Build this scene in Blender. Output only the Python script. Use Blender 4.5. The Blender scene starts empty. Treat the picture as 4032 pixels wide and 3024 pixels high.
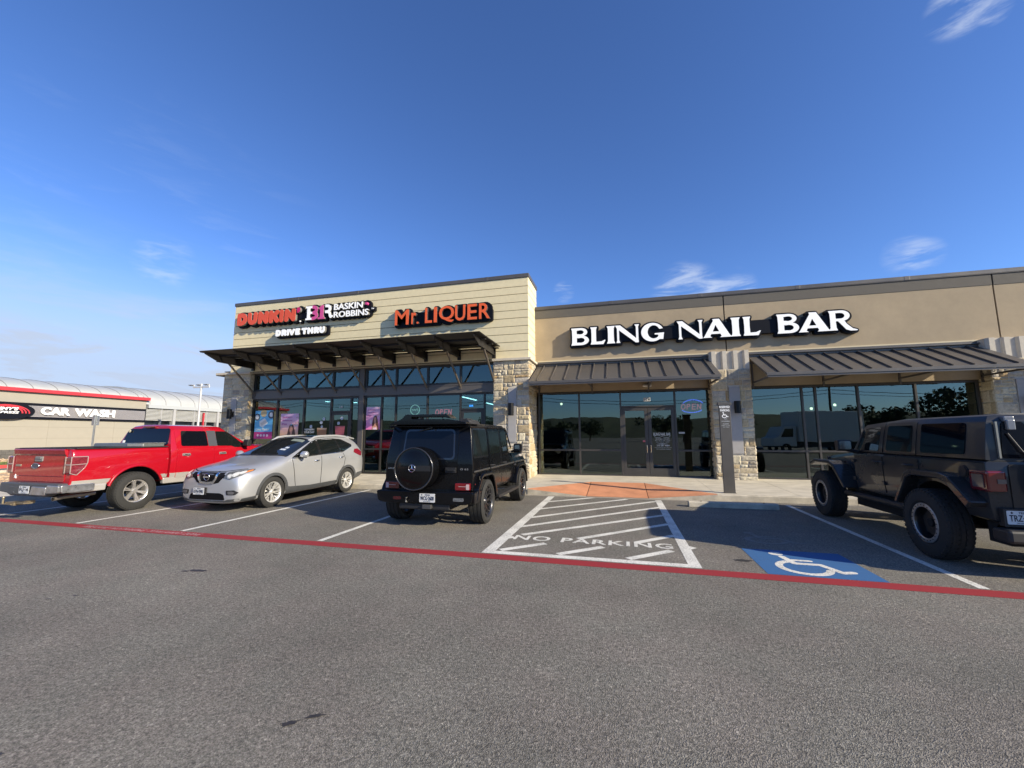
import bpy, bmesh, math, random
import numpy as np
from mathutils import Vector, Matrix
from mathutils.bvhtree import BVHTree
from mathutils.geometry import delaunay_2d_cdt
R = math.radians
S = bpy.context.scene
COL = S.collection
random.seed(7)
rng = np.random.default_rng(7)

# ------------------------------------------------------------ camera
FPX, YAW, PIT, ROL, CAMH = 1623.4, R(14.742), R(7.11), R(-0.187), 1.655
cam = bpy.data.cameras.new('camera')
cam.sensor_width = 36; cam.lens = FPX/4032*36; cam.clip_start = .05; cam.clip_end = 4000
co = bpy.data.objects.new('camera', cam); COL.objects.link(co); S.camera = co
F = Vector((-math.sin(YAW)*math.cos(PIT), math.cos(YAW)*math.cos(PIT), math.sin(PIT)))
Rv = Vector((math.cos(YAW), math.sin(YAW), 0)); Uv = Rv.cross(F)
R2 = math.cos(ROL)*Rv + math.sin(ROL)*Uv; U2 = -math.sin(ROL)*Rv + math.cos(ROL)*Uv
mw = Matrix((R2, U2, -F)).transposed().to_4x4(); mw.translation = (0, 0, CAMH)
co.matrix_world = mw
S.render.resolution_x = 1024; S.render.resolution_y = 768

# ------------------------------------------------------------ sun, sky, exposure
SUN = Vector((3.1, -1.0, 1.5)).normalized()
EL = math.asin(SUN.z); AZ = math.atan2(SUN.x, SUN.y)      # azimuth measured from +Y towards +X
sl = bpy.data.lights.new('sun', 'SUN'); sl.energy = 4.3; sl.angle = R(.53); sl.color = (1.0, .875, .66)
so = bpy.data.objects.new('sun', sl); COL.objects.link(so)
so.rotation_euler = (-SUN).to_track_quat('-Z', 'Y').to_euler(); so.location = SUN*60
W = bpy.data.worlds.new('World'); S.world = W; W.use_nodes = True
wn, wl = W.node_tree.nodes, W.node_tree.links
wn.clear()
wo = wn.new('ShaderNodeOutputWorld'); bg = wn.new('ShaderNodeBackground'); sky = wn.new('ShaderNodeTexSky')
sky.sky_type = 'NISHITA'; sky.sun_disc = False; sky.sun_elevation = EL; sky.sun_rotation = AZ
sky.altitude = 300; sky.air_density = 1.0; sky.dust_density = .35; sky.ozone_density = 3.0
bg.inputs[1].default_value = .072
# thin clouds: noise over the view direction, gathered where the wisps stand in the sky
geo = wn.new('ShaderNodeTexCoord')
def wdot(direction, lo, hi):
    d = wn.new('ShaderNodeVectorMath'); d.operation = 'DOT_PRODUCT'; d.inputs[1].default_value = direction
    wl.new(geo.outputs['Generated'], d.inputs[0])
    m = wn.new('ShaderNodeMapRange'); m.interpolation_type = 'SMOOTHSTEP'
    m.inputs[1].default_value = lo; m.inputs[2].default_value = hi
    wl.new(d.outputs['Value'], m.inputs[0]); return m.outputs[0]
def pix_dir(u, v):
    return (F + R2*((u-2016)/FPX) - U2*((v-1512)/FPX)).normalized()
def wnoise(scale, sq, lo, hi, detail=6, rot=0):
    mp = wn.new('ShaderNodeMapping'); mp.inputs['Scale'].default_value = sq; mp.inputs['Rotation'].default_value = (0, rot, 0)
    wl.new(geo.outputs['Generated'], mp.inputs[0])
    n = wn.new('ShaderNodeTexNoise'); n.inputs['Scale'].default_value = scale; n.inputs['Detail'].default_value = detail
    n.inputs['Roughness'].default_value = .62; n.inputs['Distortion'].default_value = .5
    wl.new(mp.outputs[0], n.inputs['Vector'])
    m = wn.new('ShaderNodeMapRange'); m.interpolation_type = 'SMOOTHSTEP'
    m.inputs[1].default_value = lo; m.inputs[2].default_value = hi
    wl.new(n.outputs[0], m.inputs[0]); return m.outputs[0]
def wm(op, a, b):
    m = wn.new('ShaderNodeMath'); m.operation = op; m.use_clamp = True
    for i, q in enumerate((a, b)):
        if isinstance(q, (int, float)): m.inputs[i].default_value = q
        else: wl.new(q, m.inputs[i])
    return m.outputs[0]
def blob(u, v, deg, noise, amt):
    c = math.cos(R(deg)); return wm('MULTIPLY', wm('MULTIPLY', wdot(pix_dir(u, v), c, 1-(1-c)*.15), noise), amt)
nw = wnoise(5.0, (1, 1, 4.5), .44, .72); nf2 = wnoise(7.0, (1, 1, 5.5), .50, .74, rot=.35); nf = wnoise(13.0, (.75, .75, 3.4), .40, .72, detail=5, rot=.2)
low_ = wdot((0, 0, -1), -.34, -.08)
hz = wm('MULTIPLY', wm('MULTIPLY', wdot((-.93, .37, .10), .62, .95), wdot((0, 0, -1), -.40, -.10)), wm('ADD', wm('MULTIPLY', nw, .42), .30))
hz = wm('ADD', hz, wm('MULTIPLY', wm('MULTIPLY', wdot((-.87, .46, .02), .80, .98), wdot((0, 0, -1), -.32, -.10)), .62))
cl = wm('MULTIPLY', wm('MULTIPLY', wdot((-.83, .50, .22), .90, .99), nf2), .06)
for b in [(2700, 1165, 4.6, nf, .55), (2880, 1150, 3.2, nf, .4), (3920, 40, 1.1, nf, .4), (3570, 1005, 2.2, nf, .25), (3640, 1000, 1.8, nf, .3),
          (650, 1030, 3.0, nf, .3), (2220, 1150, 1.6, nf, .5), (3780, 30, 2.4, nf, .6)]:
    cl = wm('ADD', cl, blob(*b))
mx = wn.new('ShaderNodeMix'); mx.data_type = 'RGBA'
tn = wn.new('ShaderNodeVectorMath'); tn.operation = 'MULTIPLY'; tn.inputs[1].default_value = (.79, .97, 1.30)   # camera colour rendering of the deep blue
gm = wn.new('ShaderNodeGamma'); gm.inputs[1].default_value = 1.10
wl.new(sky.outputs[0], tn.inputs[0]); wl.new(tn.outputs[0], gm.inputs[0])
mh = wn.new('ShaderNodeMix'); mh.data_type = 'RGBA'; mh.inputs['B'].default_value = (4.1, 4.9, 6.4, 1)
wl.new(hz, mh.inputs['Factor']); wl.new(gm.outputs[0], mh.inputs['A'])
wl.new(cl, mx.inputs['Factor']); wl.new(mh.outputs['Result'], mx.inputs['A']); mx.inputs['B'].default_value = (6.0, 6.6, 7.6, 1)
wl.new(mx.outputs['Result'], bg.inputs[0]); wl.new(bg.outputs[0], wo.inputs[0])
S.view_settings.view_transform = 'Standard'; S.view_settings.look = 'None'; S.view_settings.exposure = .93
S.view_settings.gamma = 1
S.render.engine = 'CYCLES'
S.cycles.max_bounces = 8; S.cycles.transparent_max_bounces = 8

# ------------------------------------------------------------ materials
MATS = {}
def M(name, col, rough=.6, metal=0., spec=.5, coat=0., noise=None, bump=None, emis=None, estr=1., crough=.05):
    if name in MATS: return MATS[name]
    m = bpy.data.materials.new(name); m.use_nodes = True; MATS[name] = m
    nt = m.node_tree; p = nt.nodes['Principled BSDF']
    p.inputs['Base Color'].default_value = (*col, 1); p.inputs['Roughness'].default_value = rough
    p.inputs['Metallic'].default_value = metal; p.inputs['Specular IOR Level'].default_value = spec
    p.inputs['Coat Weight'].default_value = coat; p.inputs['Coat Roughness'].default_value = crough
    tc = nt.nodes.new('ShaderNodeTexCoord')
    if noise:
        sc, amt = noise[:2]
        n = nt.nodes.new('ShaderNodeTexNoise'); n.inputs['Scale'].default_value = sc; n.inputs['Detail'].default_value = 6
        n.inputs['Roughness'].default_value = .65
        mp = nt.nodes.new('ShaderNodeMapping'); mp.inputs['Scale'].default_value = noise[2] if len(noise) > 2 else (1, 1, 1)
        nt.links.new(tc.outputs['Object'], mp.inputs[0]); nt.links.new(mp.outputs[0], n.inputs['Vector'])
        r = nt.nodes.new('ShaderNodeMapRange'); r.inputs[1].default_value = .3; r.inputs[2].default_value = .7
        r.inputs[3].default_value = 1-amt; r.inputs[4].default_value = 1+amt
        nt.links.new(n.outputs[0], r.inputs[0])
        v = nt.nodes.new('ShaderNodeVectorMath'); v.operation = 'SCALE'; v.inputs[0].default_value = col
        nt.links.new(r.outputs[0], v.inputs['Scale']); nt.links.new(v.outputs[0], p.inputs['Base Color'])
        r2 = nt.nodes.new('ShaderNodeMapRange'); r2.inputs[1].default_value = .3; r2.inputs[2].default_value = .7
        r2.inputs[3].default_value = max(0, rough-.08); r2.inputs[4].default_value = min(1, rough+.08)
        nt.links.new(n.outputs[0], r2.inputs[0]); nt.links.new(r2.outputs[0], p.inputs['Roughness'])
    if bump:
        n = nt.nodes.new('ShaderNodeTexNoise'); n.inputs['Scale'].default_value = bump[0]; n.inputs['Detail'].default_value = 5
        nt.links.new(tc.outputs['Object'], n.inputs['Vector'])
        b = nt.nodes.new('ShaderNodeBump'); b.inputs['Strength'].default_value = bump[1]; b.inputs['Distance'].default_value = .01
        nt.links.new(n.outputs[0], b.inputs['Height']); nt.links.new(b.outputs[0], p.inputs['Normal'])
    if emis:
        p.inputs['Emission Color'].default_value = (*emis, 1); p.inputs['Emission Strength'].default_value = estr
    return m

def glass_mat(name, tint, refl=.10, rough=.0, trans=.35):
    m = bpy.data.materials.new(name); m.use_nodes = True; nt = m.node_tree; nt.nodes.clear()
    o = nt.nodes.new('ShaderNodeOutputMaterial'); g = nt.nodes.new('ShaderNodeBsdfGlossy'); t = nt.nodes.new('ShaderNodeBsdfTransparent')
    g.inputs['Roughness'].default_value = rough; g.inputs['Color'].default_value = (.86, .97, .92, 1)
    t.inputs['Color'].default_value = (*[c*trans for c in tint], 1)
    fr = nt.nodes.new('ShaderNodeFresnel'); fr.inputs['IOR'].default_value = 1.5
    r = nt.nodes.new('ShaderNodeMapRange'); r.inputs[1].default_value = 0; r.inputs[2].default_value = 1
    r.inputs[3].default_value = refl; r.inputs[4].default_value = 1
    mx = nt.nodes.new('ShaderNodeMixShader')
    # panes are never dead flat: a faint long waviness
    tc = nt.nodes.new('ShaderNodeTexCoord'); n = nt.nodes.new('ShaderNodeTexNoise'); n.inputs['Scale'].default_value = .9
    b = nt.nodes.new('ShaderNodeBump'); b.inputs['Strength'].default_value = .12; b.inputs['Distance'].default_value = .01
    nt.links.new(tc.outputs['Object'], n.inputs['Vector']); nt.links.new(n.outputs[0], b.inputs['Height']); nt.links.new(b.outputs[0], g.inputs['Normal'])
    nt.links.new(fr.outputs[0], r.inputs[0]); nt.links.new(r.outputs[0], mx.inputs[0])
    nt.links.new(t.outputs[0], mx.inputs[1]); nt.links.new(g.outputs[0], mx.inputs[2]); nt.links.new(mx.outputs[0], o.inputs[0])
    MATS[name] = m; return m

# ------------------------------------------------------------ object helpers
def tag(o, label=None, cat=None, group=None, kind=None):
    if label: o['label'] = label
    if cat: o['category'] = cat
    if group: o['group'] = group
    if kind: o['kind'] = kind
    return o
def thing(name, label, cat, loc=(0, 0, 0), rz=0, group=None):
    o = bpy.data.objects.new(name, None); COL.objects.link(o); o.location = loc; o.rotation_euler = (0, 0, rz)
    o.empty_display_size = .1
    return tag(o, label, cat, group)
def link(name, me, mats, parent=None, smooth=None, label=None):
    o = bpy.data.objects.new(name, me); COL.objects.link(o)
    if not isinstance(mats, (list, tuple)): mats = [mats]
    for m in mats: me.materials.append(m)
    if parent is not None: o.parent = parent
    if smooth is not None:
        me.shade_smooth() if hasattr(me, 'shade_smooth') else None
        me.set_sharp_from_angle(angle=R(smooth))
    if label: o['label'] = label
    return o
def copy_tree(o, parent=None):
    c = o.copy(); COL.objects.link(c); c.parent = parent
    for ch in list(o.children): copy_tree(ch, c)
    return c

class MB:
    def __init__(s): s.v = []; s.f = []; s.m = []
    def add(s, v, f, mi=0):
        b = len(s.v); s.v += [tuple(p) for p in v]; s.f += [tuple(i+b for i in q) for q in f]; s.m += [mi]*len(f); return s
    def box(s, x0, x1, y0, y1, z0, z1, mi=0):
        v = [(x, y, z) for z in (z0, z1) for y in (y0, y1) for x in (x0, x1)]
        return s.add(v, [(0, 2, 3, 1), (4, 5, 7, 6), (0, 1, 5, 4), (2, 6, 7, 3), (0, 4, 6, 2), (1, 3, 7, 5)], mi)
    def prism(s, poly, ax, a, b, mi=0):          # poly in the two other axes, extruded along ax
        def P(p, t):
            return {'x': (t, p[0], p[1]), 'y': (p[0], t, p[1]), 'z': (p[0], p[1], t)}[ax]
        n = len(poly); v = [P(p, a) for p in poly]+[P(p, b) for p in poly]
        f = [tuple(range(n)), tuple(range(2*n-1, n-1, -1))]+[(i, i+n, (i+1) % n+n, (i+1) % n) for i in range(n)]
        ar = sum(poly[i][0]*poly[(i+1) % n][1]-poly[(i+1) % n][0]*poly[i][1] for i in range(n))
        flip = (ar > 0) == (b > a)
        if ax == 'y': flip = not flip
        if not flip: f = [q[::-1] for q in f]
        return s.add(v, f, mi)
    def beam(s, p0, p1, w, h, up=(0, 0, 1), mi=0):
        p0, p1 = Vector(p0), Vector(p1); d = (p1-p0).normalized(); u = Vector(up)
        a = d.cross(u).normalized()*w/2; c = a.cross(d).normalized()*h/2
        v = [p+sa*a+sc*c for p in (p0, p1) for sa, sc in ((-1, -1), (1, -1), (1, 1), (-1, 1))]
        return s.add(v, [(3, 2, 1, 0), (4, 5, 6, 7)]+[(i, (i+1) % 4, (i+1) % 4+4, i+4) for i in range(4)], mi)
    def tube(s, path, r, n=8, mi=0, closed=False, caps=True):
        path = [Vector(p) for p in path]; L = len(path); rs = r if isinstance(r, (list, tuple)) else [r]*L
        v = []; up = Vector((.13, .2, 1)).normalized()
        for i, p in enumerate(path):
            if closed: d = path[(i+1) % L]-path[i-1]
            else: d = path[min(i+1, L-1)]-path[max(i-1, 0)]
            d.normalize(); a = d.cross(up)
            if a.length < .05: a = d.cross(Vector((1, 0, 0)))
            a.normalize(); c = d.cross(a)
            for k in range(n):
                t = 2*math.pi*k/n; v.append(p+(a*math.cos(t)+c*math.sin(t))*rs[i])
        f = []
        for i in range(L if closed else L-1):
            j = (i+1) % L
            for k in range(n): f.append((i*n+k, i*n+(k+1) % n, j*n+(k+1) % n, j*n+k))
        if caps and not closed: f += [tuple(range(n))[::-1], tuple(range((L-1)*n, L*n))]
        return s.add(v, f, mi)
    def cyl(s, p0, p1, r0, r1=None, n=16, mi=0): return s.tube([p0, p1], [r0, r0 if r1 is None else r1], n, mi)
    def lathe(s, prof, n=32, axis='x', c=(0, 0, 0), mi=0, closed=True):   # prof: (axial, radius)
        v = []; L = len(prof)
        for a, r in prof:
            for k in range(n):
                t = 2*math.pi*k/n; q, w = r*math.cos(t), r*math.sin(t)
                p = {'x': (a, q, w), 'y': (w, a, q), 'z': (q, w, a)}[axis]
                v.append((p[0]+c[0], p[1]+c[1], p[2]+c[2]))
        f = []
        for i in range(L if closed else L-1):
            j = (i+1) % L
            for k in range(n): f.append((i*n+k, i*n+(k+1) % n, j*n+(k+1) % n, j*n+k))
        return s.add(v, f, mi)
    def mesh(s, name='m'):
        me = bpy.data.meshes.new(name); me.from_pydata(s.v, [], s.f); me.polygons.foreach_set('material_index', s.m); me.update(); return me
    def build(s, name, mats, parent=None, smooth=None, label=None, bevel=0, fix=False):
        me = s.mesh(name)
        if fix or smooth is not None:
            bm = bmesh.new(); bm.from_mesh(me); bmesh.ops.recalc_face_normals(bm, faces=bm.faces); bm.to_mesh(me); bm.free()
        o = link(name, me, mats, parent, smooth, label)
        if bevel:
            b = o.modifiers.new('b', 'BEVEL'); b.width = bevel; b.segments = 2; b.limit_method = 'ANGLE'; b.angle_limit = R(35)
        return o

def evaluated_mesh(o):
    dg = bpy.context.evaluated_depsgraph_get(); dg.update()
    return bpy.data.meshes.new_from_object(o.evaluated_get(dg))
def inside(p, poly):
    x, y = p; c = False; n = len(poly)
    for i in range(n):
        x1, y1 = poly[i]; x2, y2 = poly[i-1]
        if (y1 > y) != (y2 > y) and x < (x2-x1)*(y-y1)/(y2-y1)+x1: c = not c
    return c
def rpoly(pts, r, n=4):
    out = []; L = len(pts)
    for i in range(L):
        p, a, b = Vector(pts[i]), Vector(pts[i-1]), Vector(pts[(i+1) % L])
        da, db = (a-p), (b-p); rr = min(r, da.length*.45, db.length*.45)
        q0, q1 = p+da.normalized()*rr, p+db.normalized()*rr
        for k in range(n+1):
            t = k/n; q = q0*(1-t)**2+p*2*t*(1-t)+q1*t*t; out.append((q.x, q.y))
    return out
def rect(x0, x1, y0, y1): return [(x0, y0), (x1, y0), (x1, y1), (x0, y1)]
def circle(cx, cy, r, n=24, ry=None): return [(cx+r*math.cos(2*math.pi*k/n), cy+(ry or r)*math.sin(2*math.pi*k/n)) for k in range(n)]
def band(path, w):        # strip polygon about an open path
    L, Rr = [], []
    for i, p in enumerate(path):
        a = Vector(path[max(i-1, 0)]); b = Vector(path[min(i+1, len(path)-1)]); d = (b-a).normalized(); n = Vector((-d.y, d.x))*w/2
        L.append((p[0]+n.x, p[1]+n.y)); Rr.append((p[0]-n.x, p[1]-n.y))
    return L+Rr[::-1]

VIEWS = {'R': (Vector((-1, 0, 0)), lambda a, b: Vector((5, a, b))), 'L': (Vector((1, 0, 0)), lambda a, b: Vector((-5, a, b))),
         'B': (Vector((0, 1, 0)), lambda a, b: Vector((a, -8, b))), 'F': (Vector((0, -1, 0)), lambda a, b: Vector((a, 12, b))),
         'T': (Vector((0, 0, -1)), lambda a, b: Vector((a, b, 6)))}
def patch(name, bvh, poly, view, off, mat, parent, step=.09, thick=.02, label=None, smooth=True):
    """a panel, pane or lamp that lies on the shell of a vehicle: polygon in side/front/top view carried onto the surface"""
    d, org = VIEWS[view]; B = []
    n = len(poly)
    for i in range(n):
        a, b = Vector(poly[i]), Vector(poly[(i+1) % n]); k = max(1, int((b-a).length/step))
        for j in range(k): q = a+(b-a)*j/k; B.append((q.x, q.y))
    xs = [p[0] for p in B]; ys = [p[1] for p in B]; P = [Vector(p) for p in B]
    gx = np.arange(min(xs)+step*.5, max(xs), step); gy = np.arange(min(ys)+step*.5, max(ys), step)
    for x in gx:
        for y in gy:
            if inside((x, y), B) and min((x-q[0])**2+(y-q[1])**2 for q in B) > (step*.4)**2: P.append(Vector((x, y)))
    nb = len(B)
    r = delaunay_2d_cdt(P, [(i, (i+1) % nb) for i in range(nb)], [list(range(nb))], 1, 1e-6)
    vs, es, fs = r[0], r[1], r[2]
    pos = []; dep = []
    for p in vs:
        o = org(p.x, p.y); h = bvh.ray_cast(o, d)
        dep.append(None if h[0] is None else h[3])
    ok = [q for q in dep if q is not None]
    if not ok: print('PATCH MISS', name, poly[:2]); return None
    md = sorted(ok)[len(ok)//2]
    for p, q in zip(vs, dep): pos.append(org(p.x, p.y)+d*((q if q is not None else md)-off))
    f = []
    for t in fs:
        a, b, c = pos[t[0]], pos[t[1]], pos[t[2]]
        if (b-a).cross(c-a).dot(d) > 0: t = t[::-1]
        f.append(tuple(t))
    ec = {}
    for t in f:
        for i in range(len(t)): ec[(t[i], t[(i+1) % len(t)])] = 1
    rim = [(a, b) for a, b in ec if (b, a) not in ec]
    me_v = [tuple(p) for p in pos]; base = len(me_v); idx = {}
    for a, b in rim:
        for q in (a, b):
            if q not in idx:
                idx[q] = len(me_v); me_v.append(tuple(pos[q])); me_v.append(tuple(pos[q]+d*(thick+off)))
    for a, b in rim: f.append((idx[b], idx[a], idx[a]+1, idx[b]+1))
    me = bpy.data.meshes.new(name); me.from_pydata(me_v, [], f); me.update()
    if smooth: me.shade_smooth()
    return link(name, me, mat, parent, None, label)

def loft(stations, sub=0, bevel=0, mats=None, crease=(), caps=True):
    """closed shell through cross-sections; stations: (y, [(x, z) half section from bottom centre to top centre])"""
    v, f = [], []
    K = len(stations[0][1]); N = 2*K-2
    for y, sec in stations:
        yy = y if isinstance(y, (list, tuple)) else [y]*K
        ring = [(p[0], yy[i], p[1]) for i, p in enumerate(sec)]+[(-p[0], yy[K-2-i], p[1]) for i, p in enumerate(sec[-2:0:-1])]
        v += ring
    for i in range(len(stations)-1):
        for k in range(N): f.append((i*N+k, i*N+(k+1) % N, (i+1)*N+(k+1) % N, (i+1)*N+k))
    # caps as strips so that they subdivide cleanly
    for base, fl in ((0, False), ((len(stations)-1)*N, True)):
        for k in range(K-1):
            a, b = base+k, base+k+1; c = base+(N-k-1) % N if k+1 < K-1 else None; e = base+(N-k) % N
            q = [a, b] + ([c] if c is not None else []) + ([e] if k > 0 else [])
            if k == K-2: q = [a, b, e]
            q = q if not fl else q[::-1]
            f.append(tuple(q))
    me = bpy.data.meshes.new('loft'); me.from_pydata(v, [], f); me.update()
    bm = bmesh.new(); bm.from_mesh(me); bmesh.ops.recalc_face_normals(bm, faces=bm.faces); bm.to_mesh(me); bm.free()
    o = bpy.data.objects.new('body', me); COL.objects.link(o)
    if bevel:
        b = o.modifiers.new('b', 'BEVEL'); b.width = bevel; b.segments = 3; b.limit_method = 'ANGLE'; b.angle_limit = R(18)
    if sub:
        s = o.modifiers.new('s', 'SUBSURF'); s.levels = sub; s.render_levels = sub
    return o
def finish(o, name, cutters, mats, parent, smooth=30):
    cs = []
    for c in cutters:
        me = c[0].mesh(); bm = bmesh.new(); bm.from_mesh(me); bmesh.ops.recalc_face_normals(bm, faces=bm.faces); bm.to_mesh(me); bm.free()
        me.materials.append(c[1]); q = bpy.data.objects.new('c', me); COL.objects.link(q); cs.append(q)
        m = o.modifiers.new('x', 'BOOLEAN'); m.operation = 'DIFFERENCE'; m.object = q; m.solver = 'EXACT'; m.material_mode = 'TRANSFER'
    if not o.data.materials: o.data.materials.append(mats)
    me = evaluated_mesh(o)
    bpy.data.objects.remove(o)
    for q in cs: bpy.data.objects.remove(q)
    ob = bpy.data.objects.new(name, me); COL.objects.link(ob); ob.parent = parent
    me.shade_smooth(); me.set_sharp_from_angle(angle=R(smooth))
    bm = bmesh.new(); bm.from_mesh(me); bvh = BVHTree.FromBMesh(bm); bm.free()
    return ob, bvh

# ------------------------------------------------------------ lettering
def text_mesh(s, ext, offset=0, shear=0, size=1., align='LEFT', spacing=1., line=1.):
    c = bpy.data.curves.new('t', 'FONT'); c.body = s; c.size = size; c.extrude = ext; c.offset = offset; c.shear = shear
    c.align_x = align; c.space_character = spacing; c.space_line = line; c.resolution_u = 3
    o = bpy.data.objects.new('t', c); COL.objects.link(o); me = evaluated_mesh(o)
    bpy.data.objects.remove(o); bpy.data.curves.remove(c); return me
def place(me, fit, O, A, B, ref=None):
    """map mesh coordinates (a, b, c) into the plane O + A a + B b (+ normal c), fitted to box fit=(a0,a1,b0,b1)"""
    n = len(me.vertices); co_ = np.empty(n*3); me.vertices.foreach_get('co', co_); co_ = co_.reshape(-1, 3)
    lo, hi = ref if ref is not None else (co_.min(0), co_.max(0))
    sa = (fit[1]-fit[0])/(hi[0]-lo[0]); sb = (fit[3]-fit[2])/(hi[1]-lo[1]) if fit[3] is not None else sa
    a = fit[0]+(co_[:, 0]-lo[0])*sa; b = fit[2]+(co_[:, 1]-lo[1])*sb
    A, B = np.array(A, float), np.array(B, float); N = np.cross(A, B)
    out = np.array(O, float)+a[:, None]*A+b[:, None]*B+co_[:, 2][:, None]*N
    me.vertices.foreach_set('co', out.ravel()); me.update(); return (lo, hi)
FRONT = ((1, 0, 0), (0, 0, 1)); GROUND = ((1, 0, 0), (0, 1, 0))
def text(name, s, fit, O, axes, mat, parent=None, ext=.004, offset=0, shear=0, label=None, spacing=1., align='LEFT', line=1.):
    me = text_mesh(s, ext, offset, shear, 1., align, spacing, line); place(me, fit, O, *axes)
    return link(name, me, mat, parent, None, label)

# signed-distance shapes for the sign letters
def s_cap(X, Y, a, b, r):
    px, py = X-a[0], Y-a[1]; dx, dy = b[0]-a[0], b[1]-a[1]; L = dx*dx+dy*dy
    t = np.clip((px*dx+py*dy)/(L if L > 0 else 1), 0, 1); return np.hypot(px-dx*t, py-dy*t)-r
def s_path(X, Y, pts, r):
    d = None
    for a, b in zip(pts[:-1], pts[1:]):
        q = s_cap(X, Y, a, b, r); d = q if d is None else np.minimum(d, q)
    return d
def s_poly(X, Y, pts):
    d = np.full(X.shape, 1e9); sg = np.zeros(X.shape, bool); n = len(pts)
    for i in range(n):
        (x1, y1), (x2, y2) = pts[i], pts[(i+1) % n]
        d = np.minimum(d, s_cap(X, Y, pts[i], pts[(i+1) % n], 0))
        if y1 != y2:
            c = ((y1 > Y) != (y2 > Y)) & (X < (x2-x1)*(Y-y1)/(y2-y1)+x1); sg ^= c
    return np.where(sg, -d, d)
def s_ell(X, Y, cx, cy, rx, ry): return (np.hypot((X-cx)/rx, (Y-cy)/ry)-1)*min(rx, ry)
def arc(cx, cy, rx, ry, a0, a1, n=14):
    return [(cx+rx*math.cos(R(a0+(a1-a0)*k/n)), cy+ry*math.sin(R(a0+(a1-a0)*k/n))) for k in range(n+1)]
def contours(D, x0, y0, h):
    """marching squares on grid D (rows = y) -> closed loops"""
    ins = D < 0; H, Wd = D.shape; segs = {}
    c = ins[:-1, :-1]*1+ins[:-1, 1:]*2+ins[1:, 1:]*4+ins[1:, :-1]*8
    T = {1: [(0, 3)], 2: [(1, 0)], 3: [(1, 3)], 4: [(2, 1)], 5: [(0, 3), (2, 1)], 6: [(2, 0)], 7: [(2, 3)], 8: [(3, 2)], 9: [(0, 2)],
         10: [(1, 0), (3, 2)], 11: [(1, 2)], 12: [(3, 1)], 13: [(0, 1)], 14: [(3, 0)]}
    for j, i in zip(*np.nonzero((c > 0) & (c < 15))):
        for a, b in T[int(c[j, i])]:
            def K(e): return {0: ('h', j, i), 1: ('v', j, i+1), 2: ('h', j+1, i), 3: ('v', j, i)}[e]
            segs[K(a)] = K(b)
    def pt(k):
        o, j, i = k
        if o == 'h': a, b = D[j, i], D[j, i+1]; t = a/(a-b); return (x0+(i+t)*h, y0+j*h)
        a, b = D[j, i], D[j+1, i]; t = a/(a-b); return (x0+i*h, y0+(j+t)*h)
    loops = []
    while segs:
        k0 = next(iter(segs)); k = k0; L = []
        while k in segs:
            L.append(pt(k)); k = segs.pop(k)
        A = np.array(L); n = len(A); k0_ = int(np.argmax(np.hypot(*(A-A[0]).T))); keep = {0, k0_}   # Douglas-Peucker
        stack = [(0, k0_), (k0_, n)]
        while stack:
            i, j = stack.pop()
            if j-i < 2: continue
            p, q = A[i], A[j % n]; v = q-p; ln = math.hypot(*v) or 1e-9
            ds = np.abs((A[i+1:j]-p) @ np.array((-v[1], v[0])))/ln; m = int(np.argmax(ds))
            if ds[m] > h*.14: m += i+1; keep.add(m); stack += [(i, m), (m, j)]
        out = [L[i] for i in sorted(keep)]
        if len(out) > 3: loops.append(out)
    return loops
def shape_mesh(loops, depth):
    """solid plate bounded by the loops (outer ones and holes), thickness depth about z = 0"""
    P, E = [], []
    for L in loops:
        n0 = len(P); P += [Vector(q) for q in L]; E += [(n0+i, n0+(i+1) % len(L)) for i in range(len(L))]
    r = delaunay_2d_cdt(P, E, [], 0, 1e-7); vs, fs = r[0], r[2]
    keep = []
    for t in fs:
        c = (sum(vs[i].x for i in t)/len(t), sum(vs[i].y for i in t)/len(t))
        if sum(inside(c, L) for L in loops) % 2:
            t = tuple(t); a = sum(vs[t[i-1]].x*vs[t[i]].y-vs[t[i]].x*vs[t[i-1]].y for i in range(len(t)))
            keep.append(t if a > 0 else t[::-1])
    n = len(vs); h = depth/2
    V = [(v.x, v.y, h) for v in vs]+[(v.x, v.y, -h) for v in vs]; Fc = list(keep)+[tuple(i+n for i in t[::-1]) for t in keep]
    ec = {(t[i-1], t[i]) for t in keep for i in range(len(t))}
    for a, b in ec:
        if (b, a) not in ec: Fc.append((b, a, a+n, b+n))
    me = bpy.data.meshes.new('shape'); me.from_pydata(V, [], Fc); me.update(); return me
def sdf_part(name, fn, box, h, y_front, y_back, mat, parent, grow=0., label=None, yaxis=None):
    """fn(X, Z) -> distance; extruded between y_front and y_back (world or local y), facing -y"""
    x0, x1, z0, z1 = box; m = .05+grow
    X, Z = np.meshgrid(np.arange(x0-m, x1+m, h), np.arange(z0-m, z1+m, h))
    D = fn(X, Z)-grow; D[0, :] = D[-1, :] = 1; D[:, 0] = D[:, -1] = 1; D[D == 0] = 1e-6
    loops = contours(D, x0-m, z0-m, h)
    if not loops: print('EMPTY', name); return None
    area = lambda L: sum(L[i-1][0]*L[i][1]-L[i][0]*L[i-1][1] for i in range(len(L)))/2
    groups = [[L] for L in loops if area(L) > 0]
    for L in loops:
        if area(L) <= 0:
            c = [g for g in groups if inside(L[0], g[0])]
            if c: min(c, key=lambda g: area(g[0])).append(L)
    out = [sdf_piece(name, g, y_front, y_back, mat, parent, label) for g in groups if area(g[0]) > 2e-5]
    return out[0]
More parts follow.
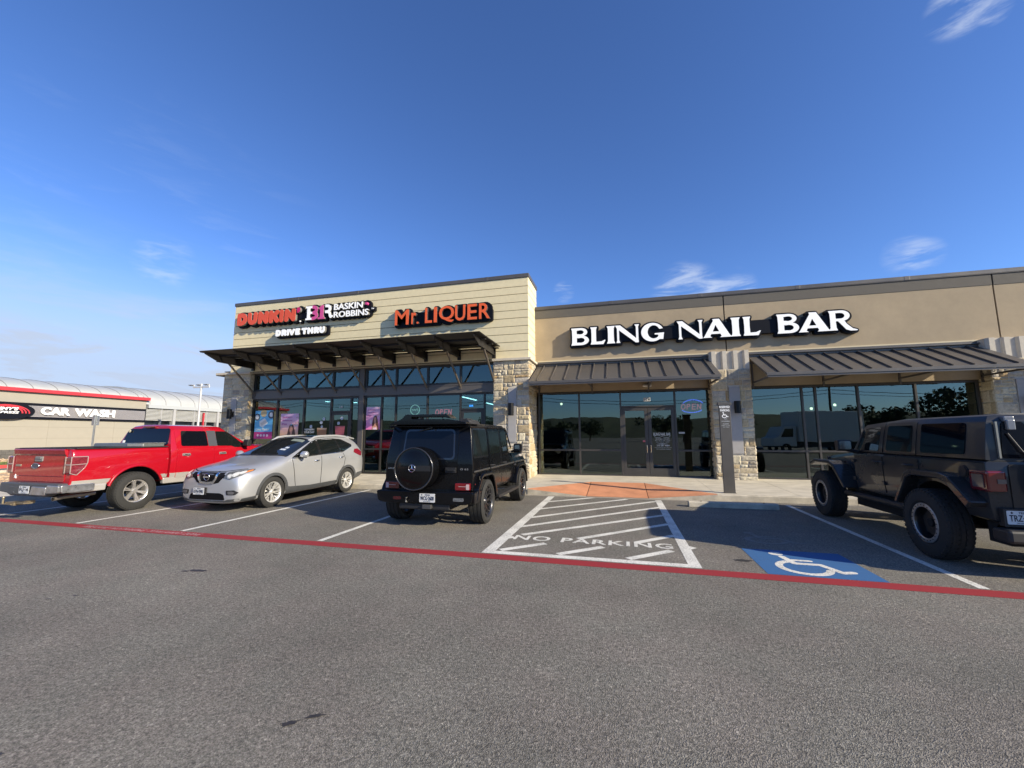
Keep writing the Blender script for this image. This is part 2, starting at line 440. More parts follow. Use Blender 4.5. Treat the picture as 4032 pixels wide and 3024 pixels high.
def sdf_piece(name, loops, y_front, y_back, mat, parent, label):
    me = shape_mesh(loops, abs(y_back-y_front)); n = len(me.vertices)
    co_ = np.empty(n*3); me.vertices.foreach_get('co', co_); co_ = co_.reshape(-1, 3)
    out = np.stack([co_[:, 0], (y_front+y_back)/2-co_[:, 2], co_[:, 1]], 1); me.vertices.foreach_set('co', out.ravel()); me.update()
    return link(name, me, mat, parent, None, label)

# ============================================================ SETTING
def asphalt():
    m = bpy.data.materials.new('asphalt'); m.use_nodes = True; nt = m.node_tree; p = nt.nodes['Principled BSDF']; L = nt.links
    tc = nt.nodes.new('ShaderNodeTexCoord')
    def noise(sc, det=3, rough=.6):
        n = nt.nodes.new('ShaderNodeTexNoise'); n.inputs['Scale'].default_value = sc; n.inputs['Detail'].default_value = det
        n.inputs['Roughness'].default_value = rough; L.new(tc.outputs['Object'], n.inputs['Vector']); return n.outputs[0]
    def vor(sc, out='Color', rnd=1.):
        n = nt.nodes.new('ShaderNodeTexVoronoi'); n.inputs['Scale'].default_value = sc*1.35; n.inputs['Randomness'].default_value = rnd
        L.new(tc.outputs['Object'], n.inputs['Vector']); return n.outputs[out]
    def rng_(v, a, b, c, d):
        r = nt.nodes.new('ShaderNodeMapRange'); r.inputs[1].default_value = a; r.inputs[2].default_value = b
        r.inputs[3].default_value = c; r.inputs[4].default_value = d; L.new(v, r.inputs[0]); return r.outputs[0]
    def mul(a, b):
        q = nt.nodes.new('ShaderNodeMath'); q.operation = 'MULTIPLY'; L.new(a, q.inputs[0]); L.new(b, q.inputs[1]); return q.outputs[0]
    sep = nt.nodes.new('ShaderNodeSeparateColor'); L.new(vor(110), sep.inputs[0])
    sp2 = nt.nodes.new('ShaderNodeSeparateColor'); L.new(vor(55), sp2.inputs[0])
    v = mul(rng_(sep.outputs[0], 0, 1, .58, 1.42), rng_(noise(34, 5, .8), .36, .64, .55, 1.45))
    v = mul(v, rng_(noise(.45, 5), .3, .7, .80, 1.2)); v = mul(v, rng_(noise(3.1, 4), .3, .7, .93, 1.07))
    v = mul(v, rng_(sp2.outputs[1], .965, .98, 1.0, 1.5))
    c = nt.nodes.new('ShaderNodeVectorMath'); c.operation = 'SCALE'
    tint = nt.nodes.new('ShaderNodeMix'); tint.data_type = 'RGBA'
    tint.inputs['A'].default_value = (.172, .157, .135, 1); tint.inputs['B'].default_value = (.166, .157, .134, 1)
    L.new(rng_(noise(1.2, 3), .42, .58, 0, 1), tint.inputs['Factor']); L.new(tint.outputs['Result'], c.inputs[0])
    L.new(v, c.inputs['Scale']); L.new(c.outputs[0], p.inputs['Base Color'])
    p.inputs['Roughness'].default_value = .85; p.inputs['Specular IOR Level'].default_value = .35
    add = nt.nodes.new('ShaderNodeMath'); add.operation = 'ADD'
    L.new(vor(110, 'Distance'), add.inputs[0]); L.new(rng_(noise(26, 5, .7), 0, 1, 0, 1.2), add.inputs[1])
    b = nt.nodes.new('ShaderNodeBump'); b.inputs['Strength'].default_value = .75; b.inputs['Distance'].default_value = .008
    L.new(add.outputs[0], b.inputs['Height']); L.new(b.outputs[0], p.inputs['Normal']); MATS['asphalt'] = m; return m
asphalt()
def paint(name, col, wear=.5, crk=.0):
    """road paint worn through to the asphalt here and there"""
    m = bpy.data.materials.new(name); m.use_nodes = True; nt = m.node_tree; L = nt.links; p = nt.nodes['Principled BSDF']
    p.inputs['Roughness'].default_value = .75; p.inputs['Specular IOR Level'].default_value = .3
    tc = nt.nodes.new('ShaderNodeTexCoord'); n = nt.nodes.new('ShaderNodeTexNoise'); n.inputs['Scale'].default_value = 38; n.inputs['Detail'].default_value = 7
    n.inputs['Roughness'].default_value = .8; L.new(tc.outputs['Object'], n.inputs['Vector'])
    n2 = nt.nodes.new('ShaderNodeTexNoise'); n2.inputs['Scale'].default_value = 2.2; n2.inputs['Detail'].default_value = 5; L.new(tc.outputs['Object'], n2.inputs['Vector'])
    a = nt.nodes.new('ShaderNodeMath'); a.operation = 'MULTIPLY_ADD'; a.inputs[1].default_value = .35; L.new(n2.outputs[0], a.inputs[0]); L.new(n.outputs[0], a.inputs[2])
    r = nt.nodes.new('ShaderNodeMapRange'); r.inputs[1].default_value = wear+.17; r.inputs[2].default_value = wear+.30; L.new(a.outputs[0], r.inputs[0])
    mx = nt.nodes.new('ShaderNodeMix'); mx.data_type = 'RGBA'; mx.inputs['A'].default_value = (*[c*.45+.03 for c in col], 1); mx.inputs['B'].default_value = (*col, 1)
    L.new(r.outputs[0], mx.inputs['Factor']); L.new(mx.outputs['Result'], p.inputs['Base Color'])
    b = nt.nodes.new('ShaderNodeBump'); b.inputs['Strength'].default_value = .4; b.inputs['Distance'].default_value = .005
    L.new(n.outputs[0], b.inputs['Height']); L.new(b.outputs[0], p.inputs['Normal']); MATS[name] = m; return m
WHITE = paint('white_paint', (.70, .69, .63), .40); RED = paint('red_paint', (.28, .026, .032), .34); BLUE = paint('blue_paint', (.04, .125, .29), .33)
PALEW = paint('faded_white', (.50, .33, .33), .46)
CONC = M('concrete', (.50, .46, .375), .85, noise=(1.6, .24, (1, 2.6, 1)), bump=(60, .25))
KERB = M('kerb_concrete', (.44, .40, .32), .85, noise=(3, .3), bump=(50, .35))
CORAL = M('coral_concrete', (.56, .245, .125), .8, noise=(2.2, .20), bump=(90, .4))
SIDING = M('cream_siding', (.70, .61, .385), .75, noise=(7, .05), bump=(35, .12))
STUCCO = M('tan_stucco', (.365, .29, .19), .9, noise=(1.3, .13), bump=(120, .5))
DBAND = M('bronze_stucco', (.115, .105, .088), .85, noise=(5, .08), bump=(120, .4))
METAL = M('bronze_metal', (.105, .096, .088), .42, metal=.25, noise=(1.4, .10))
AWN = M('awning_metal', (.118, .107, .096), .42, metal=.35, noise=(1.1, .09))
CSTEEL = M('canopy_steel', (.017, .015, .014), .45, metal=.2, noise=(1.4, .12))
FRAME = M('window_frame', (.022, .021, .02), .4, noise=(4, .1))
FRAME2 = M('door_frame_bronze', (.05, .046, .042), .4, noise=(4, .1))
LIME = M('limestone_cap', (.52, .47, .38), .85, noise=(6, .1), bump=(60, .3))
PLQ = M('grey_panel', (.33, .32, .31), .7, noise=(8, .06))
BLACK = M('black_enamel', (.006, .006, .007), .35, spec=.25)
SIGNK = M('sign_black', (.005, .006, .010), .5, spec=.15)
GLASS = glass_mat('store_glass', (.50, .72, .70), .075, trans=.5)
GLASSD = glass_mat('door_glass', (.55, .62, .58), .075, trans=.45)
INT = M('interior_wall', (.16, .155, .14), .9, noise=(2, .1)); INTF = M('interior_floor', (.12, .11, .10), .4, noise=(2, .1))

# ---- ground
def ground_sheet():
    xs = [-900, -300, -120, -60, -30, -15, 0, 15, 30, 60, 120, 300, 900]; v = []; f = []
    for y in xs:
        for x in xs: v.append((x, y, 0))
    n = len(xs)
    for j in range(n-1):
        for i in range(n-1): f.append((j*n+i, j*n+i+1, (j+1)*n+i+1, (j+1)*n+i))
    b = MB(); b.add(v, f); return b.build('asphalt_ground', MATS['asphalt'])
tag(ground_sheet(), kind='structure')
def flat(name, polys, z, mat, label=None, kind='structure'):
    b = MB()
    for p in polys:
        a = sum(p[i][0]*p[(i+1) % len(p)][1]-p[(i+1) % len(p)][0]*p[i][1] for i in range(len(p)))
        if a < 0: p = p[::-1]
        b.add([(q[0], q[1], z) for q in p], [tuple(range(len(p)))])
    o = b.build(name, mat); tag(o, label, kind=kind); return o
LY0, LY1 = 5.79, 11.30        # stall lines run from the red line to the kerb
flat('red_fire_lane_line', [rect(-24, 26, 5.55, 5.775)], .0022, RED)
for x in (-12.95, -10.22, -7.56, -4.70, 3.72, 6.48, 9.2):
    flat('stall_line', [rect(x-.05, x+.05, LY0+.02, LY1+(.2 if x < -3 else 0))], .0025, WHITE)
x0, x1 = -1.99, .92
flat('hatched_aisle', [rect(x0, x0+.17, 5.951, 11.5), rect(x1-.15, x1, 5.951, 11.38), rect(x0, x1, 5.81, 5.95)], .0025, WHITE)
hs = []
def hatch(a, b, w=.12):
    d = Vector((b[0]-a[0], b[1]-a[1])).normalized(); n = Vector((-d.y, d.x))*w/2
    hs.append([(a[0]+n.x, a[1]+n.y), (a[0]-n.x, a[1]-n.y), (b[0]-n.x, b[1]-n.y), (b[0]+n.x, b[1]+n.y)])
for a, b in [((-1.86, 10.48), (-.73, 11.5)), ((-1.86, 9.44), (.08, 11.38)), ((-1.86, 8.42), (.79, 11.2)), ((-1.86, 7.55), (.79, 10.30)),
             ((-1.67, 6.98), (.79, 9.33)), ((-.73, 6.93), (.79, 8.44)), ((.16, 6.90), (.79, 7.53)),
             ((-1.76, 6.0), (-1.19, 6.52)), ((-.92, 5.99), (-.32, 6.53)), ((.03, 6.0), (.64, 6.56)), ((-1.86, 6.72), (-1.76, 6.80)), ((.86, 6.72), (.97, 6.84))]: hatch(a, b)
flat('hatch_stripes', hs, .0029, WHITE)
o = text('no_parking_lettering', 'NO PARKING', (-1.75, .68, 6.65, 6.94), (0, 0, .0035), GROUND, WHITE, None, ext=.0002, offset=.022, spacing=1.12); tag(o, kind='structure')
o = text('fire_lane_lettering', 'FIRE LANE  NO PARKING  TOW AWAY ZONE', (-9.72, -6.95, 5.60, 5.72), (0, 0, .0032), GROUND, PALEW, None, ext=.0002, offset=.01, shear=0); tag(o, kind='structure')
flat('blue_accessible_square', [rect(1.64, 2.86, 5.785, 6.95)], .0024, BLUE)
def wheelchair(X, Y):         # unit symbol, x 0..1, y 0..1
    d = s_ell(X, Y, .30, .90, .085, .085)
    d = np.minimum(d, s_path(X, Y, [(.33, .76), (.38, .47), (.66, .47), (.78, .18), (.90, .22)], .042))
    d = np.minimum(d, s_path(X, Y, [(.36, .62), (.60, .62)], .035))
    ring = np.maximum(s_path(X, Y, arc(.42, .30, .26, .26, 118, 345, 26), .042), -1e9)
    return np.minimum(d, ring)
me = None
X, Z = np.meshgrid(np.arange(-.1, 1.1, .012), np.arange(-.1, 1.1, .012)); D = wheelchair(X, Z); D[D == 0] = 1e-6
WC = contours(D, -.1, -.1, .012)
def wc_mesh(fit, O, axes, mat, name, parent=None, ext=.0006):
    me = shape_mesh(WC, ext*2); place(me, fit, O, *axes); return link(name, me, mat, parent)
tag(wc_mesh((1.84, 2.68, 5.84, 6.84), (0, 0, .0034), GROUND, WHITE, 'wheelchair_symbol', ext=.0002), kind='structure')
tag(wc_mesh((1.84, 2.68, 7.30, 8.1), (0, 0, .0026), GROUND, M('old_faded_symbol', (.17, .165, .155), .85, noise=(20, .3)), 'faded_wheelchair_symbol'), kind='structure')
# oil stains: dark spots of their own shape
OIL = M('oil_stain', (.035, .032, .03), .55, noise=(30, .4))
def stain(cx, cy, a, b, ang, seed):
    r = random.Random(seed); P = []
    for k in range(26):
        t = 2*math.pi*k/26; q = 1+r.uniform(-.28, .28); x, y = a*q*math.cos(t), b*q*math.sin(t)
        P.append((cx+x*math.cos(ang)-y*math.sin(ang), cy+x*math.sin(ang)+y*math.cos(ang)))
    return P
STAINS = [(-1.92, 2.20, .045, .02, .6, 1), (-1.82, 2.29, .05, .016, .5, 2), (-5.14, 4.20, .12, .035, .1, 3), (-5.28, 4.14, .05, .02, .2, 12), (-5.6, 3.25, .05, .008, .1, 5), (-5.75, 3.12, .04, .007, .1, 7), (-3.23, 1.62, .04, .012, .3, 9), (1.5, 6.3, .10, .05, .1, 6)]
for q in STAINS: flat('oil_stain', [stain(*q)], .0035, OIL)

# ---- sidewalk, kerb, ramp
def walk_z(y): return .15+(y-11.65)*.022
b = MB()
def slab(x0, x1, y0=11.80, y1=16.5):
    g = .006
    b.add([(x0+g, y0, walk_z(y0)), (x1-g, y0, walk_z(y0)), (x1-g, y1, walk_z(y1)), (x0+g, y1, walk_z(y1)),
           (x0+g, y0, 0), (x1-g, y0, 0), (x1-g, y1, 0), (x0+g, y1, 0)], [(0, 1, 2, 3), (0, 4, 5, 1), (1, 5, 6, 2), (0, 3, 7, 4)])
RX0, RX1, RT0, RT1, RY = -2.62, 2.30, -.98, .63, 13.55    # ramp: foot width at the kerb, head width, depth
x = -15.2
while x < RX0-.2: slab(x, min(x+1.52, RX0)); x = min(x+1.52, RX0)
x = RX1
while x < 24: slab(x, x+1.9); x += 1.9
# walk behind the ramp
yk = 11.80
zr = walk_z(RY)
b.add([(RX0, yk, walk_z(yk)), (RT0, RY, zr), (RT0, 16.5, walk_z(16.5)), (RX0, 16.5, walk_z(16.5))], [(0, 1, 2, 3)])
b.add([(RT0, RY, zr), (RT1, RY, zr), (RT1, 16.5, walk_z(16.5)), (RT0, 16.5, walk_z(16.5))], [(0, 1, 2, 3)])
b.add([(RT1, RY, zr), (RX1, yk, walk_z(yk)), (RX1, 16.5, walk_z(16.5)), (RT1, 16.5, walk_z(16.5))], [(0, 1, 2, 3)])
tag(b.build('sidewalk', CONC, fix=True), kind='structure')
b = MB()                                            # dark joint strip beneath the slab gaps
b.box(-15.2, RX0-.02, 11.9, 16.4, .01, .12); b.box(RX1+.02, 24, 11.9, 16.4, .01, .12); b.box(RX0-.02, RX1+.02, RY+.05, 16.4, .01, .12); tag(b.build('sidewalk_base', M('joint_dark', (.06, .055, .05), .9)), kind='structure')
b = MB()
for i in range(3):
    xa, xb = ((RX0, RT0), (RT0, RT1), (RT1, RX1))[i]
g = .008
b.add([(RX0, 11.80, walk_z(11.8)), (RT0-.05, 11.66, .006), (RT0-g, 11.66, .006), (RT0-g, RY, zr)], [(0, 2, 3)])
b.add([(RX0, 11.66, .15), (RX0, 11.8, walk_z(11.8))], [])
b.add([(RT0+g, 11.66, .006), (RT1-g, 11.66, .006), (RT1-g, RY, zr), (RT0+g, RY, zr)], [(0, 1, 2, 3)])
b.add([(RT1+g, 11.66, .006), (RX1, 11.80, walk_z(11.8)), (RT1+g, RY, zr)], [(0, 1, 2)])
b.add([(RX0, 11.66, .15), (RT0-g, 11.66, .006), (RX0, 11.8, walk_z(11.8))], [(0, 1, 2)])
b.add([(RX1, 11.66, .15), (RX1, 11.8, walk_z(11.8)), (RT1+g, 11.66, .006)], [(0, 1, 2)])
tag(b.build('kerb_ramp', CORAL), kind='structure')
b = MB()                                            # the low apron in front, stained the same colour at its ends
b.box(RT0-g, RT0+g, 11.7, RY-.05, 0, .05)
b = MB()
def kerbrun(x0, x1):
    x = x0
    while x < x1-.01:
        e = min(x+3.0, x1)
        P = [(11.65, -.05), (11.66, .135), (11.68, .15), (11.798, .153), (11.798, -.05)]
        b.prism(P, 'x', x+.004, e-.004); x = e
kerbrun(-15.2, RX0); kerbrun(RX1, 24)
# falling kerb face along the flares
b.prism([(RX0, -.02), (RX0, .15), (RT0-g, .006), (RT0-g, -.02)], 'y', 11.655, 11.64)
b.prism([(RX1, -.02), (RX1, .15), (RT1+g, .006), (RT1+g, -.02)], 'y', 11.655, 11.64)
tag(b.build('kerb', KERB, fix=True, smooth=30), kind='structure')
# gutter edge
flat('gutter_strip', [rect(RX0-.3, RX1+.3, 11.42, 11.64)], .004, M('gutter', (.30, .27, .22), .85, noise=(4, .15)))

# ---- left end: side walk, gravel bed, drive lane, red kerb, lawn strip
b = MB(); b.box(-18.4, -15.35, 4.6, 11.5, 0, .15); b.box(-18.4, -17.4, 11.5, 34, 0, .15)
tag(b.build('side_walk', CONC), kind='structure')
b = MB(); b.box(-15.35, -15.2, 4.6, 11.64, -.02, .153); b.box(-19.6, -18.45, -8, 34, 0, .12); b.box(-27.6, -27.35, -20, 60, 0, .15)
tag(b.build('bed_kerb', KERB, bevel=.01), kind='structure')
flat('concrete_gutter', [rect(-15.18, -14.75, 4.6, 11.5)], .0042, M('gutter', (0, 0, 0)))
b = MB(); b.box(-32.4, -32.1, -20, 80, 0, .16); tag(b.build('red_kerb', M('red_kerb_paint', (.55, .05, .05), .7, noise=(3, .12))), kind='structure')
GRAV = M('gravel', (.50, .36, .22), .9, noise=(9, .35), bump=(22, 1.0))
b = MB()
r = random.Random(3)
for k in range(2600):                               # stone mulch, nobody could count it
    x = r.uniform(-27.3, -19.7) if k % 3 else r.uniform(-39.9, -35.6); y = r.uniform(6, 20) if k % 3 else r.uniform(15, 34)
    s_ = r.uniform(.05, .15); zc = .06 if k % 3 else .2
    P = [(x+s_*r.uniform(.6, 1)*q[0], y+s_*r.uniform(.6, 1)*q[1], zc+s_*.5*r.uniform(.6, 1)*q[2]) for q in ((1, 0, 0), (0, 1, 0), (-1, 0, 0), (0, -1, 0), (0, 0, 1), (0, 0, -1))]
    b.add(P, [(0, 1, 4), (1, 2, 4), (2, 3, 4), (3, 0, 4), (1, 0, 5), (2, 1, 5), (3, 2, 5), (0, 3, 5)])
tag(b.build('gravel_stones', GRAV), kind='stuff')
b = MB(); b.box(-27.35, -19.6, -8, 34, 0, .05); b.box(-40, -35.5, -20, 80, 0, .17); tag(b.build('gravel_bed', GRAV), kind='structure')
b = MB(); b.box(-35.5, -32.4, -20, 80, 0, .18); tag(b.build('grass_verge', M('verge', (.10, .12, .03), .9, noise=(6, .3), bump=(60, 1))), kind='structure')
b = MB()
for k in range(5000):
    x = r.uniform(-35.5, -32.45); y = r.uniform(12, 34); h = r.uniform(.04, .12); a = r.uniform(0, 3.14)
    b.add([(x-.012*math.cos(a), y-.012*math.sin(a), .17), (x+.012*math.cos(a), y+.012*math.sin(a), .17), (x+r.uniform(-.04, .04), y+r.uniform(-.04, .04), .17+h)], [(0, 1, 2)])
tag(b.build('verge_grass', M('grass', (.12, .15, .035), .8, noise=(3, .3))), kind='stuff')

# ---- stone veneer
def stone_mat():
    m = bpy.data.materials.new('stone'); m.use_nodes = True; nt = m.node_tree; L = nt.links; p = nt.nodes['Principled BSDF']
    at = nt.nodes.new('ShaderNodeAttribute'); at.attribute_name = 'tint'
    tc = nt.nodes.new('ShaderNodeTexCoord'); n = nt.nodes.new('ShaderNodeTexNoise'); n.inputs['Scale'].default_value = 22; n.inputs['Detail'].default_value = 6
    L.new(tc.outputs['Object'], n.inputs['Vector'])
    r = nt.nodes.new('ShaderNodeMapRange'); r.inputs[1].default_value = .3; r.inputs[2].default_value = .7; r.inputs[3].default_value = .8; r.inputs[4].default_value = 1.2
    L.new(n.outputs[0], r.inputs[0]); v = nt.nodes.new('ShaderNodeVectorMath'); v.operation = 'SCALE'; L.new(at.outputs['Color'], v.inputs[0]); L.new(r.outputs[0], v.inputs['Scale'])
    L.new(v.outputs[0], p.inputs['Base Color']); p.inputs['Roughness'].default_value = .9
    b = nt.nodes.new('ShaderNodeBump'); b.inputs['Strength'].default_value = .5; b.inputs['Distance'].default_value = .012; L.new(n.outputs[0], b.inputs['Height']); L.new(b.outputs[0], p.inputs['Normal'])
    return m
STONE = stone_mat(); MORTAR = M('mortar', (.52, .475, .385), .9, noise=(12, .1), bump=(80, .4))
TINTS = [(.44, .37, .25), (.48, .41, .29), (.40, .35, .26), (.46, .38, .24), (.50, .45, .33), (.42, .38, .31), (.38, .30, .18), (.45, .40, .30)]
def stone_faces(faces, z0, z1, holes=(), seed=1):
    """random coursed blocks with split faces; faces: (origin, along, outward, length)"""
    r = random.Random(seed); v = []; f = []; tint = []
    def block(O, A, N, aa, ww, zz, hh):
        t = list(r.choice(TINTS)); k = r.uniform(.9, 1.08)
        if r.random() < .05: t = [.38, .27, .14]
        elif r.random() < .06: t = [.31, .27, .21]
        t = [c*k for c in t]; g = .006
        nx, nz = max(4, int(ww/.035)), max(4, int(hh/.035)); base = len(v); dep = r.uniform(.012, .026); sl_ = r.uniform(-.012, .012)
        ph = [r.uniform(0, 6) for _ in range(4)]; fr_ = r.uniform(10, 22)
        for j in range(nz+1):
            for i in range(nx+1):
                u_, w_ = i/nx, j/nz
                edge = min(1, min(u_, 1-u_)*ww/.022, min(w_, 1-w_)*hh/.022)
                d = .004+(dep+sl_*(u_-.5)*2+.0045*math.sin(fr_*(u_*ww*2.2-w_*hh*1.2)*2+ph[0])+.003*math.sin(fr_*(u_*ww+w_*hh*2)*2+ph[1])+.0055*r.uniform(-1, 1))*edge**.7
                P = O+A*(aa+g+(ww-2*g)*u_)+Vector((0, 0, zz+g+(hh-2*g)*w_))+N*max(.004, d); v.append(tuple(P)); tint.append((*t, 1))
        for j in range(nz):
            for i in range(nx):
                q = base+j*(nx+1)+i; fc = (q, q+1, q+nx+2, q+nx+1)
                f.append(fc if A.cross(Vector((0, 0, 1))).dot(N) > 0 else fc[::-1])
        ring = [base+i for i in range(nx+1)]+[base+j*(nx+1)+nx for j in range(1, nz+1)]+[base+nz*(nx+1)+i for i in range(nx-1, -1, -1)]+[base+j*(nx+1) for j in range(nz-1, 0, -1)]
        bb = len(v)
        for q in ring: P = Vector(v[q]); P -= N*((P-O).dot(N)+.01); v.append(tuple(P)); tint.append((*t, 1))
        for q in range(len(ring)): f.append((ring[q], bb+q, bb+(q+1) % len(ring), ring[(q+1) % len(ring)]))
    for (O, A, N, Ln) in faces:
        O, A, N = Vector(O), Vector(A), Vector(N); z = z0
        while z < z1-.03:
            H = r.choice([.20, .24, .28, .34]); H = min(H, z1-z);
            if z1-(z+H) < .08: H = z1-z
            a = 0
            while a < Ln-.02:
                w = r.uniform(.26, .52); w = min(w, Ln-a)
                if Ln-(a+w) < .12: w = Ln-a
                rows = [H] if r.random() < .35 or H < .17 else ([H*.5, H*.5] if r.random() < .4 else ([H*.38, H*.62] if r.random() < .5 else [H*.62, H*.38]))
                zz = z
                for hh in rows:
                    parts = [w] if (w < .3 or r.random() < .55) else [w*.45, w*.55]
                    aa = a
                    for ww in parts:
                        spans = [(aa, aa+ww)]
                        for h in holes:
                            if h[4] == N[1] and h[2] < zz+hh-.01 and zz+.01 < h[3]:
                                spans = [q for (p_, q_) in spans for q in ((p_, min(q_, h[0])), (max(p_, h[1]), q_)) if q[1]-q[0] > .03]
                        for (aa_, ae_) in spans: block(O, A, N, aa_, ae_-aa_, zz, hh)
                        aa += ww
                    zz += hh
                a += w
            z += H
    me = bpy.data.meshes.new('stone'); me.from_pydata(v, [], f); me.update()
    at = me.color_attributes.new('tint', 'FLOAT_COLOR', 'POINT'); at.data.foreach_set('color', np.array(tint, dtype=np.float32).ravel())
    me.shade_smooth(); me.set_sharp_from_angle(angle=R(24)); return me
def pillar(parent, x0, x1, y0, y1, z0, z1, seed, panel=None, left=True, right=True):
    b = MB(); b.box(x0+.02, x1-.02, y0+.02, y1, z0, z1); core = b.build('stone_pillar', MORTAR, parent)
    fs = [((x0, y0+.02, 0), (1, 0, 0), (0, -1, 0), x1-x0)]
    if right: fs.append(((x1-.02, y0, 0), (0, 1, 0), (1, 0, 0), y1-y0))
    if left: fs.append(((x0+.02, y0, 0), (0, 1, 0), (-1, 0, 0), y1-y0))
    holes = []
    if panel: holes = [(panel[0]-x0, panel[1]-x0, panel[2], panel[3], -1.0)]
    me = stone_faces(fs, z0, z1, holes, seed); link('stone_facing', me, STONE, core)
    if panel:
        b = MB(); b.box(panel[0], panel[1], y0-.015, y0+.05, panel[2], panel[3]); b.build('inset_panel', PLQ, core, bevel=.004)
    return core

# ============================================================ TALL BUILDING
TY = 14.03; TXL, TXR = -16.35, -3.08
tall = thing('shop_building', 'taller cream sided shop unit with stone corner pillars, glazed front and bronze steel canopy', 'building', (-9.7, 14.03, 0))
def P_(o, p=None):           # children are modelled in world coordinates
    o.matrix_parent_inverse = (p or o.parent).matrix_world.inverted() if o.parent else Matrix(); return o
bpy.context.view_layer.update()
class Par:                   # parent whose children keep world coordinates: root placed, child offset undone
    pass
def adopt(root):
    bpy.context.view_layer.update()
    inv = root.matrix_world.inverted()
    for ch in root.children: ch.matrix_parent_inverse = inv
bands = [4.45, 4.67, 4.98, 5.27, 5.56, 5.86, 6.15, 6.45, 6.75, 7.03, 7.36]
b = MB(); b.box(TXL+.03, TXR-.03, TY+.03, 15.5, 4.36, 7.36); b.box(TXL+.03, TXR-.03, 15.51, 26, 4.36, 6.2); b.box(-16.3, -3.12, 20, 26, 0, 4.4)
b.box(-16.62, -16.3, 15.2, 26, 0, 4.4); b.box(-17.2, TXR-.04, TY+.05, 26, 4.3, 4.37)
b.build('wall_core', M('reveal_dark', (.10, .085, .06), .9), tall)
b = MB()
z = 4.385
lv = [4.385]+bands[1:]
for a, c in zip(lv[:-1], lv[1:]):
    b.box(TXL, TXR, TY, TY+.028, a+.009, c-.009)
    b.box(TXR-.028, TXR, TY+.0285, 15.52, a+.009, c-.009); b.box(TXL, TXL+.028, TY+.0285, 15.52, a+.009, c-.009)
b.build('siding', SIDING, tall, bevel=.004)
b = MB()
b.box(TXL-.03, TXR+.03, TY-.03, TY+.35, 7.36, 7.50); b.box(TXR-.35, TXR+.03, TY+.351, 15.55, 7.36, 7.50); b.box(TXL-.03, TXL+.35, TY+.351, 15.55, 7.36, 7.50); b.box(TXL+.351, TXR-.351, 15.2, 15.55, 7.36, 7.50)
for x in (-13.1, -10.2, -7.3, -4.7): b.box(x, x+.10, TY-.034, TY+.2, 7.357, 7.503)
b.build('coping', METAL, tall, bevel=.006)
# pillars with caps
PT = 4.30
p1 = pillar(tall, -4.38, -3.06, 13.98, 15.45, .18, PT, 11, (-3.82, -3.53, 1.43, 3.31), left=False)
p0 = pillar(tall, -16.62, -15.22, 13.98, 15.45, .18, PT, 12, (-16.11, -15.83, 1.43, 3.32))
for x0_, xm_, x1_ in ((-4.40, -3.70, -2.98), (-17.0, -15.9, -15.18)):
    b = MB(); b.box(x0_, xm_-.003, 13.90, 15.2, PT, 4.385); b.box(xm_-.003, xm_+.003, 13.905, 15.2, PT, 4.38); b.box(xm_+.003, x1_, 13.90, 15.2, PT, 4.385); b.build('limestone_cap', LIME, tall, bevel=.006)
# small canopy on the far side wall
b = MB(); b.box(-18.6, -16.4, 16.0, 19.5, 4.85, 4.95); b.box(-18.9, -18.5, 15.9, 19.6, 4.80, 4.84)
for y in (16.2, 17.6, 19.2): b.beam((-18.5, y, 4.78), (-16.4, y, 4.60), .08, .2)
b.build('side_canopy', METAL, tall)

def storefront(parent, y, x0, x1, z0, z1, xs, rails, glass, fw=.05, dep=.11, name='window_pane', skip=(), fm=None, zbase=None):
    """aluminium grid: xs = mullion centre lines, rails = {(i): [z,...]} per bay; every cell gets a pane"""
    fm = fm or FRAME
    b = MB(); xs = [x0+fw/2]+list(xs)+[x1-fw/2]
    for k, x in enumerate(xs): b.box(x-fw/2, x+fw/2, y, y+dep, z0, z1)
    out = []
    for i in range(len(xs)-1):
        a, c = xs[i]+fw/2, xs[i+1]-fw/2; zs = [z0+fw/2]+list(rails.get(i, rails.get('all', [])))+[z1-fw/2]
        for zz in zs: b.box(a, c, y+.002, y+dep-.002, zz-fw/2, zz+fw/2)
        for j in range(len(zs)-1):
            if (i, j) in skip: continue
            out.append((i, j, a, c, zs[j]+fw/2, zs[j+1]-fw/2))
    fr = b.build('storefront_frame', fm, parent, bevel=.004)
    for (i, j, a, c, za, zb) in out:
        q = MB(); q.box(a-.004, c+.004, y+dep*.45, y+dep*.45+.008, za-.004, zb+.004); q.build(name, glass, fr)
    return fr
def door(parent, y, x0, x1, z0, z1, hinge='l', pull=True, fm=None, glass=None, stile=.09, bot=.25):
    fm = fm or FRAME
    b = MB(); b.box(x0, x0+stile, y, y+.05, z0, z1); b.box(x1-stile, x1, y, y+.05, z0, z1); b.box(x0+stile, x1-stile, y+.001, y+.049, z1-stile, z1); b.box(x0+stile, x1-stile, y+.001, y+.049, z0, z0+bot)
    d = b.build('door', fm, parent, bevel=.004)
    q = MB(); q.box(x0+stile-.004, x1-stile+.004, y+.02, y+.028, z0+bot-.004, z1-stile+.004); q.build('door_glass', glass or GLASSD, d)
    if pull:
        xh = x1-.06 if hinge == 'l' else x0+.06; s_ = -1 if hinge == 'l' else 1
        q = MB(); q.tube([(xh, y, 1.06), (xh, y-.05, 1.06), (xh+s_*0, y-.07, 1.10), (xh, y-.07, 1.30), (xh, y-.05, 1.34), (xh, y, 1.34)], .012, 8)
        q.build('door_handle', M('steel_pull', (.75, .70, .62), .22, metal=1), d, smooth=40)
    return d
SY = 14.20
FL = .20
